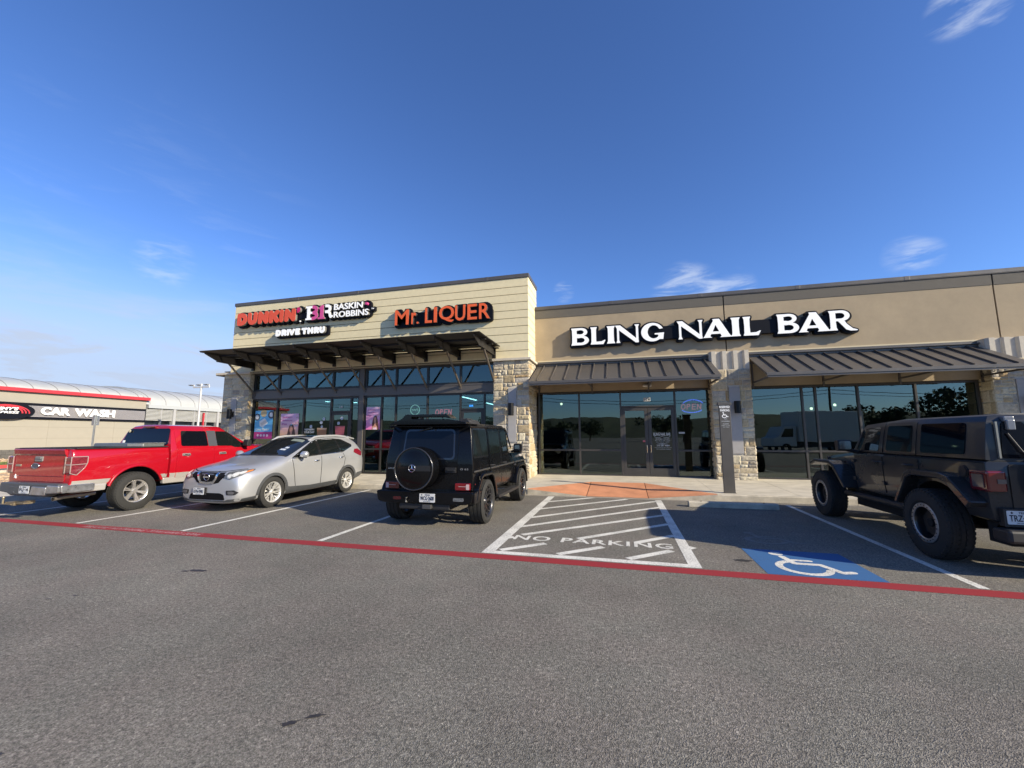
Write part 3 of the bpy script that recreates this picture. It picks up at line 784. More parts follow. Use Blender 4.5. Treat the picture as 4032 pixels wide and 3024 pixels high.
# header beam, post and the two storefronts of the tall unit
b = MB(); b.box(-15.22, -4.38, SY-.05, SY+.12, 3.22, 3.54); b.box(-9.96, -9.76, SY-.06, SY+.12, .2, 4.32)
b.box(-15.22, -9.97, SY-.065, SY-.05, 3.50, 3.55); b.box(-9.75, -4.38, SY-.065, SY-.05, 3.50, 3.55)
b.build('header_beam', METAL, tall, bevel=.004)
um1 = [-13.92, -12.58, -11.24]; um2 = [-8.97, -8.38, -7.05, -5.72]
storefront(tall, SY, -15.22, -9.97, 3.545, 4.32, um1, {}, GLASS, fw=.09)
storefront(tall, SY, -9.75, -4.38, 3.545, 4.32, um2, {}, GLASS, fw=.08)
f1 = storefront(tall, SY, -15.22, -9.97, .22, 3.215, [-13.93, -12.60, -11.29, -10.36], {'all': [1.15], 3: [2.62]}, GLASS, fw=.07, skip={(3, 0)})
f2 = storefront(tall, SY, -9.75, -4.38, .22, 3.215, [-8.99, -8.38, -7.05, -5.72, -4.78], {'all': [1.15], 4: [2.62]}, GLASS, fw=.06, skip={(4, 0)})
door(f1, SY+.02, -11.25, -10.40, .23, 2.58, 'r', True); door(f2, SY+.02, -5.68, -4.82, .23, 2.58, 'l', True)
# soffit trim above the glass
b = MB(); b.box(-15.22, -4.38, TY+.03, SY+.12, 4.32, 4.38); b.build('soffit_trim', M('tan_trim', (.42, .36, .25), .8), tall)
# ---- canopy: outriggers, struts, deck and louvre blades
cz = 4.80
can = MB()
cxs = [-15.10+1.344*k for k in range(9)]
can.box(-15.3, -4.12, 13.0, 13.98, cz+.03, cz+.06)
for k in range(14): can.prism([(11.80+k*.0, 0)], 'x', 0, 0) if False else None
canopy = can.build('canopy', CSTEEL, tall)
b = MB()
for k in range(17):           # sloping blades run the whole length
    y = 11.83+k*.075; b.beam((-15.33, y, cz+.035), (-4.13, y, cz+.035), .085, .012, up=(0, .75, 1))
b.build('louvre_blades', CSTEEL, canopy)
for x in cxs:
    b = MB()
    b.prism([(11.83, cz), (11.83, cz-.05), (12.35, cz-.25), (13.95, cz-.27), (13.95, cz)], 'x', x-.012, x+.012)
    b.box(x-.05, x+.05, 11.90, 13.97, cz-.012, cz+.0); b.prism([(12.35, cz-.25), (13.95, cz-.27), (13.95, cz-.29), (12.35, cz-.27)], 'x', x-.05, x+.05)
    b.box(x-.06, x+.06, 13.955, 14.03, cz-.38, cz+.02); b.build('outrigger', CSTEEL, canopy, fix=True)
    b = MB(); b.tube([(x, 12.85, cz-.26), (x, 14.13, 3.46)], .038, 10); b.box(x-.05, x+.05, 14.12, 14.16, 3.36, 3.52); b.build('strut', M('strut_paint', (.10, .085, .07), .45, metal=.2), canopy, smooth=40)
b = MB()
for y in (12.45, 13.2, 13.9): b.box(-15.3, -4.15, y-.04, y+.04, cz-.055, cz-.013)
b.build('purlins', CSTEEL, canopy)
adopt(tall)

# ============================================================ LOWER BUILDING
WY = 15.2; LXR = 24
low = thing('shop_building', 'lower tan stucco shop row with dark parapet band and sloping metal awnings', 'building', (5, 15.2, 0))
b = MB()
joints = [-3.10, 3.56, 10.93, 18.3, LXR]
for a, c in zip(joints[:-1], joints[1:]):
    b.box(a+.02, c-.02, WY, WY+.06, 3.26, 6.10)
b.build('stucco_wall', STUCCO, low)
b = MB(); b.box(-3.07, LXR, WY+.06, 26, 3.24, 6.40); b.box(-3.07, LXR, 22, 26, 0, 3.3); b.build('wall_core', MATS['reveal_dark'], low)
b = MB()
for a, c in zip(joints[:-1], joints[1:]): b.box(a+.02, c-.02, WY-.012, WY+.06, 6.10, 6.445)
b.build('parapet_band', DBAND, low)
b = MB()
b.box(-3.07, LXR, WY-.04, WY+.4, 6.45, 6.57)
for x in (-.3, 2.75, 5.75, 8.75, 11.8): b.box(x, x+.14, WY-.044, WY+.2, 6.447, 6.573)
b.box(-3.07, LXR, WY-.035, WY-.02, 6.43, 6.45)
b.build('coping', METAL, low, bevel=.005)
# gutter ledge over awnings
def awning(x0, x1, seed, ribs_from):
    y0, z0, y1, z1 = 15.13, 4.22, 13.52, 3.46
    b = MB(); b.prism([(y0, z0), (y1, z1), (y1, z1-.025), (y0, z0-.025)], 'x', x0, x1)
    b.box(x0, x1, y1-.012, y1, z1-.075, z1+.004)
    b.box(x0-.005, x0, y1, y0, 0, 0) if False else None
    a = b.build('awning', AWN, low, fix=True)
    b = MB(); x = ribs_from
    while x < x1-.1:
        b.beam((x, y0-.02, z0+.024), (x, y1+.03, z1+.030), .024, .050, up=(0, 0, 1)); x += .458
    b.build('standing_seams', AWN, a)
    b = MB()                   # steel frame below
    b.box(x0+.02, x1-.02, y1+.01, y1+.06, z1-.13, z1-.076); b.box(x0+.02, x1-.02, 15.08, 15.14, 3.98, 4.10)
    n = 3 if x1-x0 < 6.2 else 4
    for k in range(n+1):
        x = x0+.06+(x1-x0-.12)*k/n
        b.beam((x, y0-.02, z0-.06), (x, y1+.04, z1-.06), .05, .06); b.beam((x, y1+.06, z1-.11), (x, 15.12, z1-.11), .05, .05)
        b.beam((x, 15.1, z1-.3), (x, 15.1, z0-.1), .05, .05, up=(0, 1, 0))
    b.build('awning_frame', METAL, a)
    b = MB(); b.box(x0+.0, x1, 15.12, 15.198, 4.225, 4.30); b.box(x0, x1, 15.05, 15.198, 4.30, 4.335); b.box(x0, x1, 15.16, 15.198, 4.335, 4.40); b.build('flashing', METAL, a, bevel=.004)
    b = MB(); b.box(x0, x1, 15.17, 15.2-.001, 4.402, 4.44); b.build('ledge', M('pale_ledge', (.60, .52, .34), .8), a)
    return a
awning(-2.98, 2.98, 1, -2.70); awning(4.20, 10.36, 2, 4.53); awning(11.8, 17.8, 3, 12.1)
# stone pillars with fluted limestone heads
for i, (xa, xb) in enumerate(((2.93, 4.13), (10.31, 11.55))):
    p = pillar(low, xa, xb, 14.80, 15.45, .19, 3.80, 21+i, (xa+.52, xa+.84, 1.05, 3.2), left=True)
    b = MB(); b.box(xa+.02, xb-.02, 14.90, 15.3, 3.80, 4.42)
    n = 4; w = (xb-xa-.04)/(n*2-1)
    for k in range(n): q = xa+.02+k*2*w; b.prism([(q+.01, 14.9), (q+.05, 14.82), (q+w-.02+.03, 14.82), (q+w+.03, 14.9)], 'z', 3.80, 4.42)
    b.build('fluted_head', LIME, p, fix=True)
BSY = 15.25
fb = storefront(low, BSY, -3.0, 2.99, .215, 3.24, [-1.47, .03, 1.80], {'all': [1.12], 1: [], 1: [1.12], 2: [1.12], 'x': []}, GLASS, fw=.06, fm=FRAME2, skip=()) if False else None
fb = storefront(low, BSY, -3.0, 2.99, .215, 3.24, [-1.47, .0, 1.83], {0: [1.12], 1: [1.12], 2: [2.66], 3: [1.12]}, GLASS, fw=.06, fm=FRAME2, skip={(2, 0)})
door(fb, BSY+.02, .035, .91, .23, 2.62, 'l', True, FRAME2, GLASSD, stile=.11, bot=.28); door(fb, BSY+.02, .92, 1.795, .23, 2.62, 'r', True, FRAME2, GLASSD, stile=.11, bot=.28)
fc = storefront(low, BSY, 4.16, 10.29, .215, 3.24, [5.70, 6.08, 7.24, 8.74], {'all': [1.12]}, GLASS, fw=.06, fm=FRAME2)
fd = storefront(low, BSY, 11.6, 18.0, .215, 3.24, [13.0, 14.5, 16.2], {'all': [1.12]}, GLASS, fw=.06, fm=FRAME2)
b = MB(); b.box(18.0, LXR, 15.21, 15.4, 0, 3.25); b.build('side_wall', STUCCO, low)
adopt(low)

# ---- shop interiors seen dimly through the glass
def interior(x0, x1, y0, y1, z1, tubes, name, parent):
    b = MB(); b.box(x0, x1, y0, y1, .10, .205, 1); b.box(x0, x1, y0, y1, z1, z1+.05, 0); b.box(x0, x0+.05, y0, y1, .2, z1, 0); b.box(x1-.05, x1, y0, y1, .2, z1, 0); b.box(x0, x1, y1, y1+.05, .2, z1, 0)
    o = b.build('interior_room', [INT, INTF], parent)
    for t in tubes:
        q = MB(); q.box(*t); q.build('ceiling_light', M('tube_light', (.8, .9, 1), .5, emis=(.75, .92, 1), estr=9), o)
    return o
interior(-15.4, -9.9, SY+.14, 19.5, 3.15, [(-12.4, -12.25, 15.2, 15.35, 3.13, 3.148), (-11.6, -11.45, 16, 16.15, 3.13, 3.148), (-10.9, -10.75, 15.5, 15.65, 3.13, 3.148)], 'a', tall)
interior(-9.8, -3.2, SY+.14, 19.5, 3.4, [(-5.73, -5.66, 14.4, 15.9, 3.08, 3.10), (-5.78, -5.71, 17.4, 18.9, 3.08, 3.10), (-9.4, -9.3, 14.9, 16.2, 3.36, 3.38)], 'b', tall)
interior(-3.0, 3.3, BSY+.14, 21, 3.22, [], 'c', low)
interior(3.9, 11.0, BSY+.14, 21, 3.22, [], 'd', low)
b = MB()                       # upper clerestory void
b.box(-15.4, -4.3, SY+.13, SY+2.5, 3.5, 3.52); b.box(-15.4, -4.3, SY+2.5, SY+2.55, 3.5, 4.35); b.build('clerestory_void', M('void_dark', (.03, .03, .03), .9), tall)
adopt(tall); adopt(low)

# ============================================================ SIGNS
WF = M('letter_white', (.80, .80, .78), .35, emis=(1, 1, 1), estr=.12) ; OF = M('letter_orange_red', (.70, .085, .025), .35)
OF2 = M('letter_orange', (.78, .12, .025), .35); PF = M('letter_pink', (.62, .08, .26), .35); MF = M('letter_magenta', (.55, .012, .12), .35)
RET = M('letter_return', (.05, .05, .055), .4); RETG = M('letter_return_grey', (.16, .16, .15), .4)
def gl(ch, w, r, h=1.):
    L_, Q, B, T = r, w-r, r, h-r
    m = w/2
    if ch == 'D': return [[(L_, B), (L_, T), (m*.9, T)]+arc(m*.9, h/2, Q-m*.9, h/2-r, 90, -90)+[(L_, B)]]
    if ch == 'U': return [[(L_, T), (L_, B+m-r)]+arc(m, B+m-r, m-r, m-r, 180, 360)+[(Q, T)]]
    if ch == 'N': return [[(L_, B), (L_, T), (Q, B), (Q, T)]]
    if ch == 'K': return [[(L_, B), (L_, T)], [(Q, T), (L_+.3*r, h*.44)], [(w*.45, h*.55), (Q, B)]]
    if ch == 'I': return [[(m, B), (m, T)]]
    if ch == 'R': return [[(L_, B), (L_, T), (m, T)]+arc(m, h-r-(h-2*r)*.27, Q-m, (h-2*r)*.27, 90, -90)+[(L_, h-r-(h-2*r)*.54)], [(m, h*.46), (Q, B)]]
    if ch == 'V': return [[(L_, T), (m, B), (Q, T)]]
    if ch == 'E': return [[(Q, T), (L_, T), (L_, B), (Q, B)], [(L_, h/2), (Q-.4*r, h/2)]]
    if ch == 'T': return [[(L_, T), (Q, T)], [(m, T), (m, B)]]
    if ch == 'H': return [[(L_, B), (L_, T)], [(Q, B), (Q, T)], [(L_, h/2), (Q, h/2)]]
    if ch == 'L': return [[(L_, T), (L_, B), (Q, B)]]
def word(letters, z0, h, r):
    """letters: (char, x0, x1)"""
    def fn(X, Y):
        d = None
        for ch, a, b_ in letters:
            for p in gl(ch, (b_-a)/h, r/h):
                q = s_path(X, Y, [(a+u*h, z0+v*h) for u, v in p], r); d = q if d is None else np.minimum(d, q)
        return d
    return fn
def sign_layers(root, fn, box, h, y0, face, ret, back_y, grow, face_t=.012, label=None, back=True):
    sdf_part('letter_face', fn, box, h, y0, y0+face_t, face, root)
    sdf_part('letter_return', lambda X, Y: fn(X, Y)-.006, box, h, y0+face_t, y0+.11, ret, root)
    if back: sdf_part('backing', lambda X, Y: fn(X, Y)-grow, box, h, y0+.112, back_y, SIGNK, root, grow=0)

# orange/pink/white sign
def grown_box(b, g): return (b[0]-g, b[1]+g, b[2]-g, b[3]+g)
sg = thing('shop_sign', 'orange rounded letter sign reading DUNKIN beside pink and white letters BASKIN ROBBINS on cream siding', 'sign', (-12.8, 13.9, 6.6))
YF = 13.78; BY = TY-.005
dl = [('D', -15.93, -15.41), ('U', -15.37, -14.87), ('N', -14.82, -14.29), ('K', -14.25, -13.74), ('I', -13.72, -13.51), ('N', -13.46, -12.91)]
dun = word(dl, 6.385, .555, .098); bx = (-15.93, -12.6, 6.3, 7.0)
sdf_part('letter_face', dun, bx, .011, YF, YF+.012, OF, sg)
sdf_part('letter_return', lambda X, Y: dun(X, Y)-.005, bx, .011, YF+.012, YF+.11, RETG, sg)
apo = lambda X, Y: np.minimum(s_ell(X, Y, -12.77, 6.86, .085, .11), s_path(X, Y, [(-12.78, 6.84), (-12.80, 6.77)], .045))
sdf_part('letter_face', apo, (-12.95, -12.6, 6.7, 7.0), .011, YF, YF+.012, MF, sg)
sdf_part('letter_return', apo, (-12.95, -12.6, 6.7, 7.0), .011, YF+.012, YF+.11, RETG, sg)
dot = lambda X, Y: s_ell(X, Y, -12.73, 6.385, .03, .03)
sdf_part('small_mark', dot, (-12.8, -12.65, 6.3, 6.45), .008, YF+.07, YF+.11, WF, sg)
# B 3 1 R group: x from -12.42 to -11.13, z 6.385..6.965
B0, BW, BZ, BH = -12.42, 1.29, 6.385, .58
def U_(X, Y): return (X-B0)/BH, (Y-BZ)/BH     # units of letter height, width 2.22
def bw(X, Y):
    x, y = U_(X, Y); d = s_poly(x, y, [(0, 0), (.52, 0), (.52, .14), (.50, .14), (.50, .40), (.56, .45), (.56, .55), (.50, .6), (.50, .86), (.54, .86), (.54, 1), (.0, 1), (.0, .88), (.12, .86), (.12, .14), (0, .12)])
    d = np.maximum(d, -s_ell(x, y, .47, .71, .13, .14)); d = np.maximum(d, -s_ell(x, y, .47, .29, .14, .15)); 
    rr = s_path(x, y, [(1.62, .92)]+arc(1.80, .70, .20, .21, 90, -90)+[(1.66, .49)], .10)
    rr = np.minimum(rr, s_path(x, y, [(1.80, .48), (1.98, .40), (2.02, .20), (2.08, .09), (2.17, .14)], .085)); rr = np.maximum(rr, 1.62-x)
    return np.minimum(d, rr)*BH
def bp(X, Y):
    x, y = U_(X, Y)
    d = s_path(x, y, [(.55, .92)]+arc(.66, .71, .22, .20, 100, -90)+arc(.66, .29, .25, .20, 90, -100)+[(.55, .08)], .115); d = np.maximum(d, .525-x)
    one = s_poly(x, y, [(1.03, 0), (1.58, 0), (1.58, .12), (1.47, .14), (1.47, 1), (1.33, 1), (1.08, .80), (1.08, .70), (1.20, .72), (1.20, .14), (1.03, .12)])
    return np.minimum(d, one)*BH
bb = (B0-.1, B0+BW+.12, BZ-.1, BZ+BH+.1); YB = 13.80
sdf_part('letter_face', bw, bb, .010, YB, YB+.012, WF, sg); sdf_part('letter_face', bp, bb, .010, YB+.001, YB+.012, PF, sg)
br = lambda X, Y: np.minimum(bw(X, Y), bp(X, Y))
sdf_part('letter_return', lambda X, Y: br(X, Y)-.004, bb, .010, YB+.0125, YB+.11, RETG, sg)
def ftext(s, fit, yf, face, ret, root, off, grow, yb, spacing=1., name='letter_face'):
    me0 = text_mesh(s, .006, off, spacing=spacing); ref = place(me0, fit, (0, yf+.006, 0), *FRONT); link(name, me0, face, root)
    me1 = text_mesh(s, .05, off+.004, spacing=spacing); sc = (fit[1]-fit[0])/(ref[1][0]-ref[0][0]); place(me1, fit, (0, yf+.064, 0), *FRONT, ref=ref); link('letter_return', me1, ret, root)
    if grow:
        d = (yb-(yf+.115))/2
        me2 = text_mesh(s, d, off+grow/sc, spacing=spacing); place(me2, fit, (0, yf+.115+d, 0), *FRONT, ref=ref); link('backing', me2, SIGNK, root)
ftext('BASKIN', (-11.07, -9.74, 6.70, 6.955), YB, WF, RETG, sg, .022, .0, BY)
ftext('ROBBINS', (-11.07, -9.47, 6.385, 6.64), YB, WF, RETG, sg, .022, .0, BY)
sdf_part('small_mark', lambda X, Y: s_ell(X, Y, -9.58, 6.86, .055, .055), (-9.7, -9.5, 6.75, 6.95), .008, YB, YB+.11, PF, sg)
text('small_mark', 'TM', (-9.40, -9.28, 6.63, 6.68), (0, YB+.08, 0), FRONT, WF, sg, ext=.004, offset=.02)
def back1(X, Y):
    d = dun(X, Y)-.075
    d = np.minimum(d, apo(X, Y)-.07); d = np.minimum(d, dot(X, Y)-.05); d = np.minimum(d, br(X, Y)-.07)
    d = np.minimum(d, s_path(X, Y, [(-15.6, 6.60), (-12.2, 6.60)], .10)); d = np.minimum(d, s_path(X, Y, [(-12.9, 6.62), (-12.4, 6.66)], .09))
    xs = [-10.95, -10.72, -10.50, -10.28, -10.06, -9.85, -9.62]
    for i, x in enumerate(xs):
        d = np.minimum(d, s_ell(X, Y, x+.02, 6.84, .19, .19)); d = np.minimum(d, s_ell(X, Y, x+.04, 6.50, .19, .18))
    d = np.minimum(d, s_path(X, Y, [(-11.0, 6.68), (-9.6, 6.68)], .2)); d = np.minimum(d, s_poly(X, Y, rect(-9.5, -9.24, 6.57, 6.74)))
    return d
sdf_part('backing', back1, (-16.1, -9.1, 6.2, 7.15), .014, YF+.13, BY, SIGNK, sg)
adopt(sg)
sg = thing('shop_sign', 'small black sign with rounded white letters DRIVE THRU, below the orange letters', 'sign', (-12.6, 13.9, 5.9))
dr = word([('D', -13.86, -13.60), ('R', -13.57, -13.32), ('I', -13.31, -13.18), ('V', -13.20, -12.90), ('E', -12.88, -12.65), ('T', -12.57, -12.29), ('H', -12.28, -12.00), ('R', -11.97, -11.72), ('U', -11.71, -11.45)], 5.79, .28, .052)
bx = (-13.9, -11.4, 5.7, 6.15)
sdf_part('letter_face', dr, bx, .008, YF+.01, YF+.022, WF, sg); sdf_part('letter_return', lambda X, Y: dr(X, Y)-.004, bx, .008, YF+.022, YF+.12, RETG, sg)
sdf_part('backing', lambda X, Y: np.minimum(dr(X, Y)-.055, s_poly(X, Y, rect(-13.72, -11.42, 5.80, 6.06))-.07), (-14, -11.1, 5.6, 6.3), .012, YF+.13, BY, SIGNK, sg)
adopt(sg)
sg = thing('shop_sign', 'orange letter sign reading Mr. LIQUER with black backing on cream siding', 'sign', (-6.4, 13.9, 6.15))
for s, a, c, z0, z1 in (('M', -8.28, -7.70, 5.86, 6.455), ('r', -7.58, -7.39, 5.86, 6.31), ('.', -7.36, -7.28, 5.86, 5.94), ('L', -7.01, -6.73, 5.86, 6.45), ('I', -6.65, -6.53, 5.86, 6.45),
                        ('Q', -6.44, -5.84, 5.83, 6.46), ('U', -5.80, -5.40, 5.855, 6.445), ('E', -5.31, -4.95, 5.86, 6.44), ('R', -4.86, -4.45, 5.86, 6.44)):
    ftext(s, (a, c, z0, z1), YF, OF2, RET, sg, .012, 0, BY)
def back2(X, Y):
    R_ = lambda a, c, z0, z1, r=.085: s_poly(X, Y, rect(a, c, z0, z1))-r
    d = R_(-8.26, -7.72, 5.87, 6.44)
    d = np.maximum(d, -s_poly(X, Y, [(-8.10, 6.56), (-7.90, 6.56), (-8.0, 6.36)]))
    for q in ((-7.6, -7.4, 5.87, 6.28), (-7.4, -7.0, 5.87, 5.98), (-7.5, -6.8, 6.05, 6.25), (-7.0, -6.95, 5.87, 6.44), (-6.95, -6.5, 5.87, 6.30), (-6.63, -6.55, 5.87, 6.44), (-5.78, -5.42, 5.90, 6.43), (-5.3, -4.96, 5.87, 6.43), (-4.86, -4.60, 5.87, 6.43), (-4.6, -4.46, 5.87, 6.2)): d = np.minimum(d, R_(*q))
    d = np.minimum(d, s_ell(X, Y, -6.14, 6.15, .38, .37)); d = np.minimum(d, s_ell(X, Y, -4.66, 6.30, .26, .22)); return d
sdf_part('backing', back2, (-8.5, -4.2, 5.6, 6.7), .012, YF+.125, BY, SIGNK, sg)
adopt(sg)

# flared capital letters
def stem(a, b_, z0=0, z1=1, fl=.05):
    m = (z0+z1)/2
    return [(a-fl, z0), (b_+fl, z0), (b_, z0+.14), (b_-.008, m), (b_, z1-.14), (b_+fl, z1), (a-fl, z1), (a, z1-.14), (a+.008, m), (a, z0+.14)]
def fB(x, y, w):
    d = s_poly(x, y, stem(.05, .05+.27, fl=.05)); e = s_poly(x, y, [(.2, 0), (w*.62, 0), (w*.62, 1), (.2, 1)])
    o = np.minimum(s_ell(x, y, w*.56, .755, w*.36, .245), s_ell(x, y, w*.58, .275, w*.42, .275)); o = np.minimum(o, s_poly(x, y, rect(.1, w*.56, 0, 1)))
    i = np.minimum(np.maximum(s_ell(x, y, w*.52, .755, w*.20, .125), .32-x), np.maximum(s_ell(x, y, w*.54, .285, w*.22, .145), .32-x))
    i = np.minimum(i, s_poly(x, y, rect(.32, w*.5, .65, .86))); i = np.minimum(i, s_poly(x, y, rect(.32, w*.54, .15, .42)))
    o = np.maximum(o, -i); return np.minimum(o, d)
def fL(x, y, w):
    return np.minimum(s_poly(x, y, stem(.05, .32)), s_poly(x, y, [(.1, 0), (w*.86, -.01), (w, .22), (w*.95, .235), (w*.74, .155), (.30, .145)]))
def fI(x, y, w): return s_poly(x, y, stem(.06, w-.06, fl=.06))
def fN(x, y, w):
    d = s_poly(x, y, [(.04, 0), (.24, 0), (.20, .12), (.19, .8), (.0, 1.0), (.0, 1), (.28, 1), (w-.20, .36), (w-.20, .86), (w-.26, 1), (w, 1), (w-.04, .86), (w-.035, -.02), (w-.16, -.02), (.19, .70), (.20, .5), (.2, .12)])
    a = s_poly(x, y, [(.03, 0), (.25, 0), (.19, .14), (.19, .9), (.08, .9), (.08, .14)])
    b_ = s_poly(x, y, [(-.02, 1), (.26, 1), (w-.02, .10), (w-.02, -.02), (w-.18, -.02), (.08, .82)])
    c = s_poly(x, y, [(w-.15, 0), (w-.03, 0), (w-.03, .86), (w+.03, 1), (w-.22, 1), (w-.15, .86)])
    return np.minimum(np.minimum(a, b_), c)
def fA(x, y, w):
    o = s_poly(x, y, [(-.04, 0), (.02, .06), (w*.36, .90), (w*.34, 1), (w*.58, 1), (w*.94, .09), (w+.03, 0), (w*.58, 0), (w*.64, .07), (w*.60, .19), (w*.27, .19), (w*.23, .07), (w*.30, 0)])
    return np.maximum(o, -s_poly(x, y, [(w*.33, .32), (w*.56, .32), (w*.44, .68)]))
def fG(x, y, w):
    o = np.maximum(s_ell(x, y, w*.5, .5, w*.5, .52), -s_ell(x, y, w*.56, .51, w*.27, .37))
    o = np.maximum(o, -s_poly(x, y, [(w*.62, .42), (w*1.2, .42), (w*1.2, .72), (w*.80, .66)]))
    return np.minimum(o, s_poly(x, y, [(w*.60, .43), (w*1.02, .45), (w*1.0, .36), (w*.97, .08), (w*.74, .10), (w*.76, .34), (w*.60, .36)]))
def fR(x, y, w):
    d = s_poly(x, y, stem(.05, .30)); o = np.minimum(s_ell(x, y, w*.47, .73, w*.32, .27), s_poly(x, y, rect(.1, w*.47, .46, 1)))
    i = np.minimum(np.maximum(s_ell(x, y, w*.43, .73, w*.17, .145), .30-x), s_poly(x, y, rect(.30, w*.43, .585, .875))); o = np.maximum(o, -i)
    leg = s_poly(x, y, [(w*.32, .50), (w*.56, .50), (w*.66, .30), (w*.86, .06), (w*1.04, -.01), (w*1.02, -.05), (w*.78, -.05), (w*.62, .02), (w*.48, .24)])
    return np.minimum(np.minimum(d, o), leg)
FG = {'B': fB, 'L': fL, 'I': fI, 'N': fN, 'G': fG, 'A': fA, 'R': fR}
NB = [('B', -1.67, -1.03), ('L', -.97, -.44), ('I', -.39, -.10), ('N', -.08, .72), ('G', .80, 1.55), ('N', 2.00, 2.80), ('A', 2.83, 3.70), ('I', 3.68, 3.97), ('L', 4.05, 4.57), ('B', 5.05, 5.68), ('A', 5.68, 6.55), ('R', 6.52, 7.25)]
NZ, NH = 4.925, .64
def bling(X, Y):
    d = None
    for ch, a, c in NB:
        q = FG[ch]((X-a)/NH, (Y-NZ)/NH, (c-a)/NH)*NH; d = q if d is None else np.minimum(d, q)
    return d
sg = thing('shop_sign', 'large white letter sign reading BLING NAIL BAR with black outline on tan stucco', 'sign', (2.8, 15.1, 5.2))
bx = (-1.8, 7.5, 4.8, 5.7); BF = 14.95
sdf_part('letter_face', bling, bx, .011, BF, BF+.012, WF, sg); sdf_part('letter_return', lambda X, Y: bling(X, Y)-.004, bx, .011, BF+.012, BF+.06, RET, sg)
def back3(X, Y):
    d = bling(X, Y)-.065
    for a, c in ((-1.5, 4.4), (5.2, 6.9), (4.4, 5.3)): d = np.minimum(d, s_poly(X, Y, rect(a, c, 5.02, 5.42))-.03)
    return d
sdf_part('backing', back3, (-1.95, 7.65, 4.6, 5.85), .014, BF+.07, WY-.004, SIGNK, sg)
adopt(sg)

# ============================================================ small things on and behind the facades
def sconce(x, y, z0, z1, label):
    t = thing('wall_light', label, 'wall light', (x, y, (z0+z1)/2), 0, 'black cylinder wall lights on the stone pillars'); h = (z1-z0)/2
    b = MB(); b.lathe([(-h, .085), (-h, .095), (h, .095), (h, .085), (h-.05, .075), (-h+.05, .075)], 28, 'z', (0, -.17, 0)); b.build('lamp_body', BLACK, t, smooth=40)
    b = MB(); b.box(-.05, .05, -.085, 0, -.06, .06); b.box(-.06, .06, -.012, 0, -.12, .12); b.build('bracket', BLACK, t, bevel=.004)
sconce(-3.675, 13.965, 2.34, 2.77, 'black cylinder wall light on the sunlit stone pillar behind the black suv')
sconce(-15.97, 13.965, 2.39, 2.79, 'black cylinder wall light on the far left stone pillar above the red pickup')
sconce(3.63, 14.785, 2.34, 2.73, 'black cylinder wall light behind the reserved parking post')
sconce(11.03, 14.785, 2.34, 2.73, 'black cylinder wall light on the pillar at the right edge of the picture')
t = thing('emergency_light', 'white oval emergency light under the awning above the glass doors', 'light', (.93, 15.2, 3.38))
b = MB(); b.lathe([(-.15, .0), (-.145, .035), (-.11, .05), (.11, .05), (.145, .035), (.15, 0)], 20, 'x', (0, -.05, 0), closed=False); b.build('housing', M('white_plastic', (.6, .58, .52), .4), t, smooth=50)

DECW = M('decal_white', (.55, .56, .55), .5); DECG = M('decal_grey', (.34, .36, .35), .5)
YG = BSY+.02+.020
# door lettering (flat vinyl on the right-hand door glass)
t = thing('door_lettering', 'white vinyl BLING NAIL BAR lettering with opening hours on the right glass door', 'lettering', (1.36, YG, 1.4))
for s, fit in (('BLING NAIL BAR', (1.08, 1.64, 1.63, 1.735)), ('BUSINESS HOURS', (1.15, 1.60, 1.50, 1.53)), ('Mon - Sat: 9:30AM - 7:00PM', (1.13, 1.62, 1.445, 1.475)), ('Sun: 11:00AM - 5:00PM', (1.16, 1.59, 1.395, 1.425)),
               ('210-281-4084', (1.17, 1.59, 1.265, 1.315)), ('Appointments & Walk-in Welcome', (1.10, 1.66, 1.205, 1.235)), ('Gift Certificates Available', (1.16, 1.62, 1.155, 1.185))):
    text('letters', s, fit, (0, YG-.004, 0), FRONT, DECW if s[0] in 'B2' else DECG, t, ext=.001, offset=.012)
sdf_part('scroll', lambda X, Y: np.minimum(s_path(X, Y, [(1.10, 1.60), (1.16, 1.57), (1.28, 1.575), (1.36, 1.60), (1.44, 1.575), (1.56, 1.57), (1.62, 1.60)], .007), s_poly(X, Y, [(1.16, 1.345), (1.36, 1.33), (1.58, 1.345), (1.36, 1.362)])), (1.05, 1.7, 1.3, 1.65), .004, YG-.005, YG-.003, DECG, t)
adopt(t)
t = thing('unit_number', 'black number 114 on white squares above the glass doors', 'number', (.9, BSY, 2.9))
b = MB()
for k in range(3): b.box(.79+k*.082, .79+k*.082+.076, BSY+.035, BSY+.045, 2.84, 2.97)
b.build('plates', DECW, t); text('digits', '1 1 4', (.81, 1.01, 2.855, 2.955), (0, BSY+.032, 0), FRONT, M('black_print', (.01, .01, .01), .5), t, ext=.001, offset=.03); adopt(t)
t = thing('unit_number', 'white number 101 above the door of the drive-thru shop', 'number', (-10.85, SY, 2.8)); text('digits', '101', (-10.90, -10.76, 2.76, 2.85), (0, SY+.03, 0), FRONT, DECW, t, ext=.001, offset=.02); adopt(t)
t = thing('unit_number', 'glowing blue number 104 above the door of the liquor shop', 'number', (-5.3, SY, 2.75)); text('digits', '104', (-5.37, -5.22, 2.70, 2.78), (0, SY+.03, 0), FRONT, M('blue_digits', (.02, .2, .7), .5, emis=(.05, .35, 1), estr=.6), t, ext=.001, offset=.02); adopt(t)
b = MB(); b.box(1.91, 2.10, YG-.01, YG-.004, 1.695, 1.755); o = b.build('small_notice', M('notice', (.35, .36, .36), .6)); tag(o, 'small white notice strip on the pane right of the glass doors', 'notice')
b = MB(); b.box(.72, .80, YG-.01, YG-.004, 1.41, 1.47); o = b.build('door_sticker', M('pink_sticker', (.5, .12, .15), .6)); tag(o, 'small red sticker on the left glass door', 'sticker')
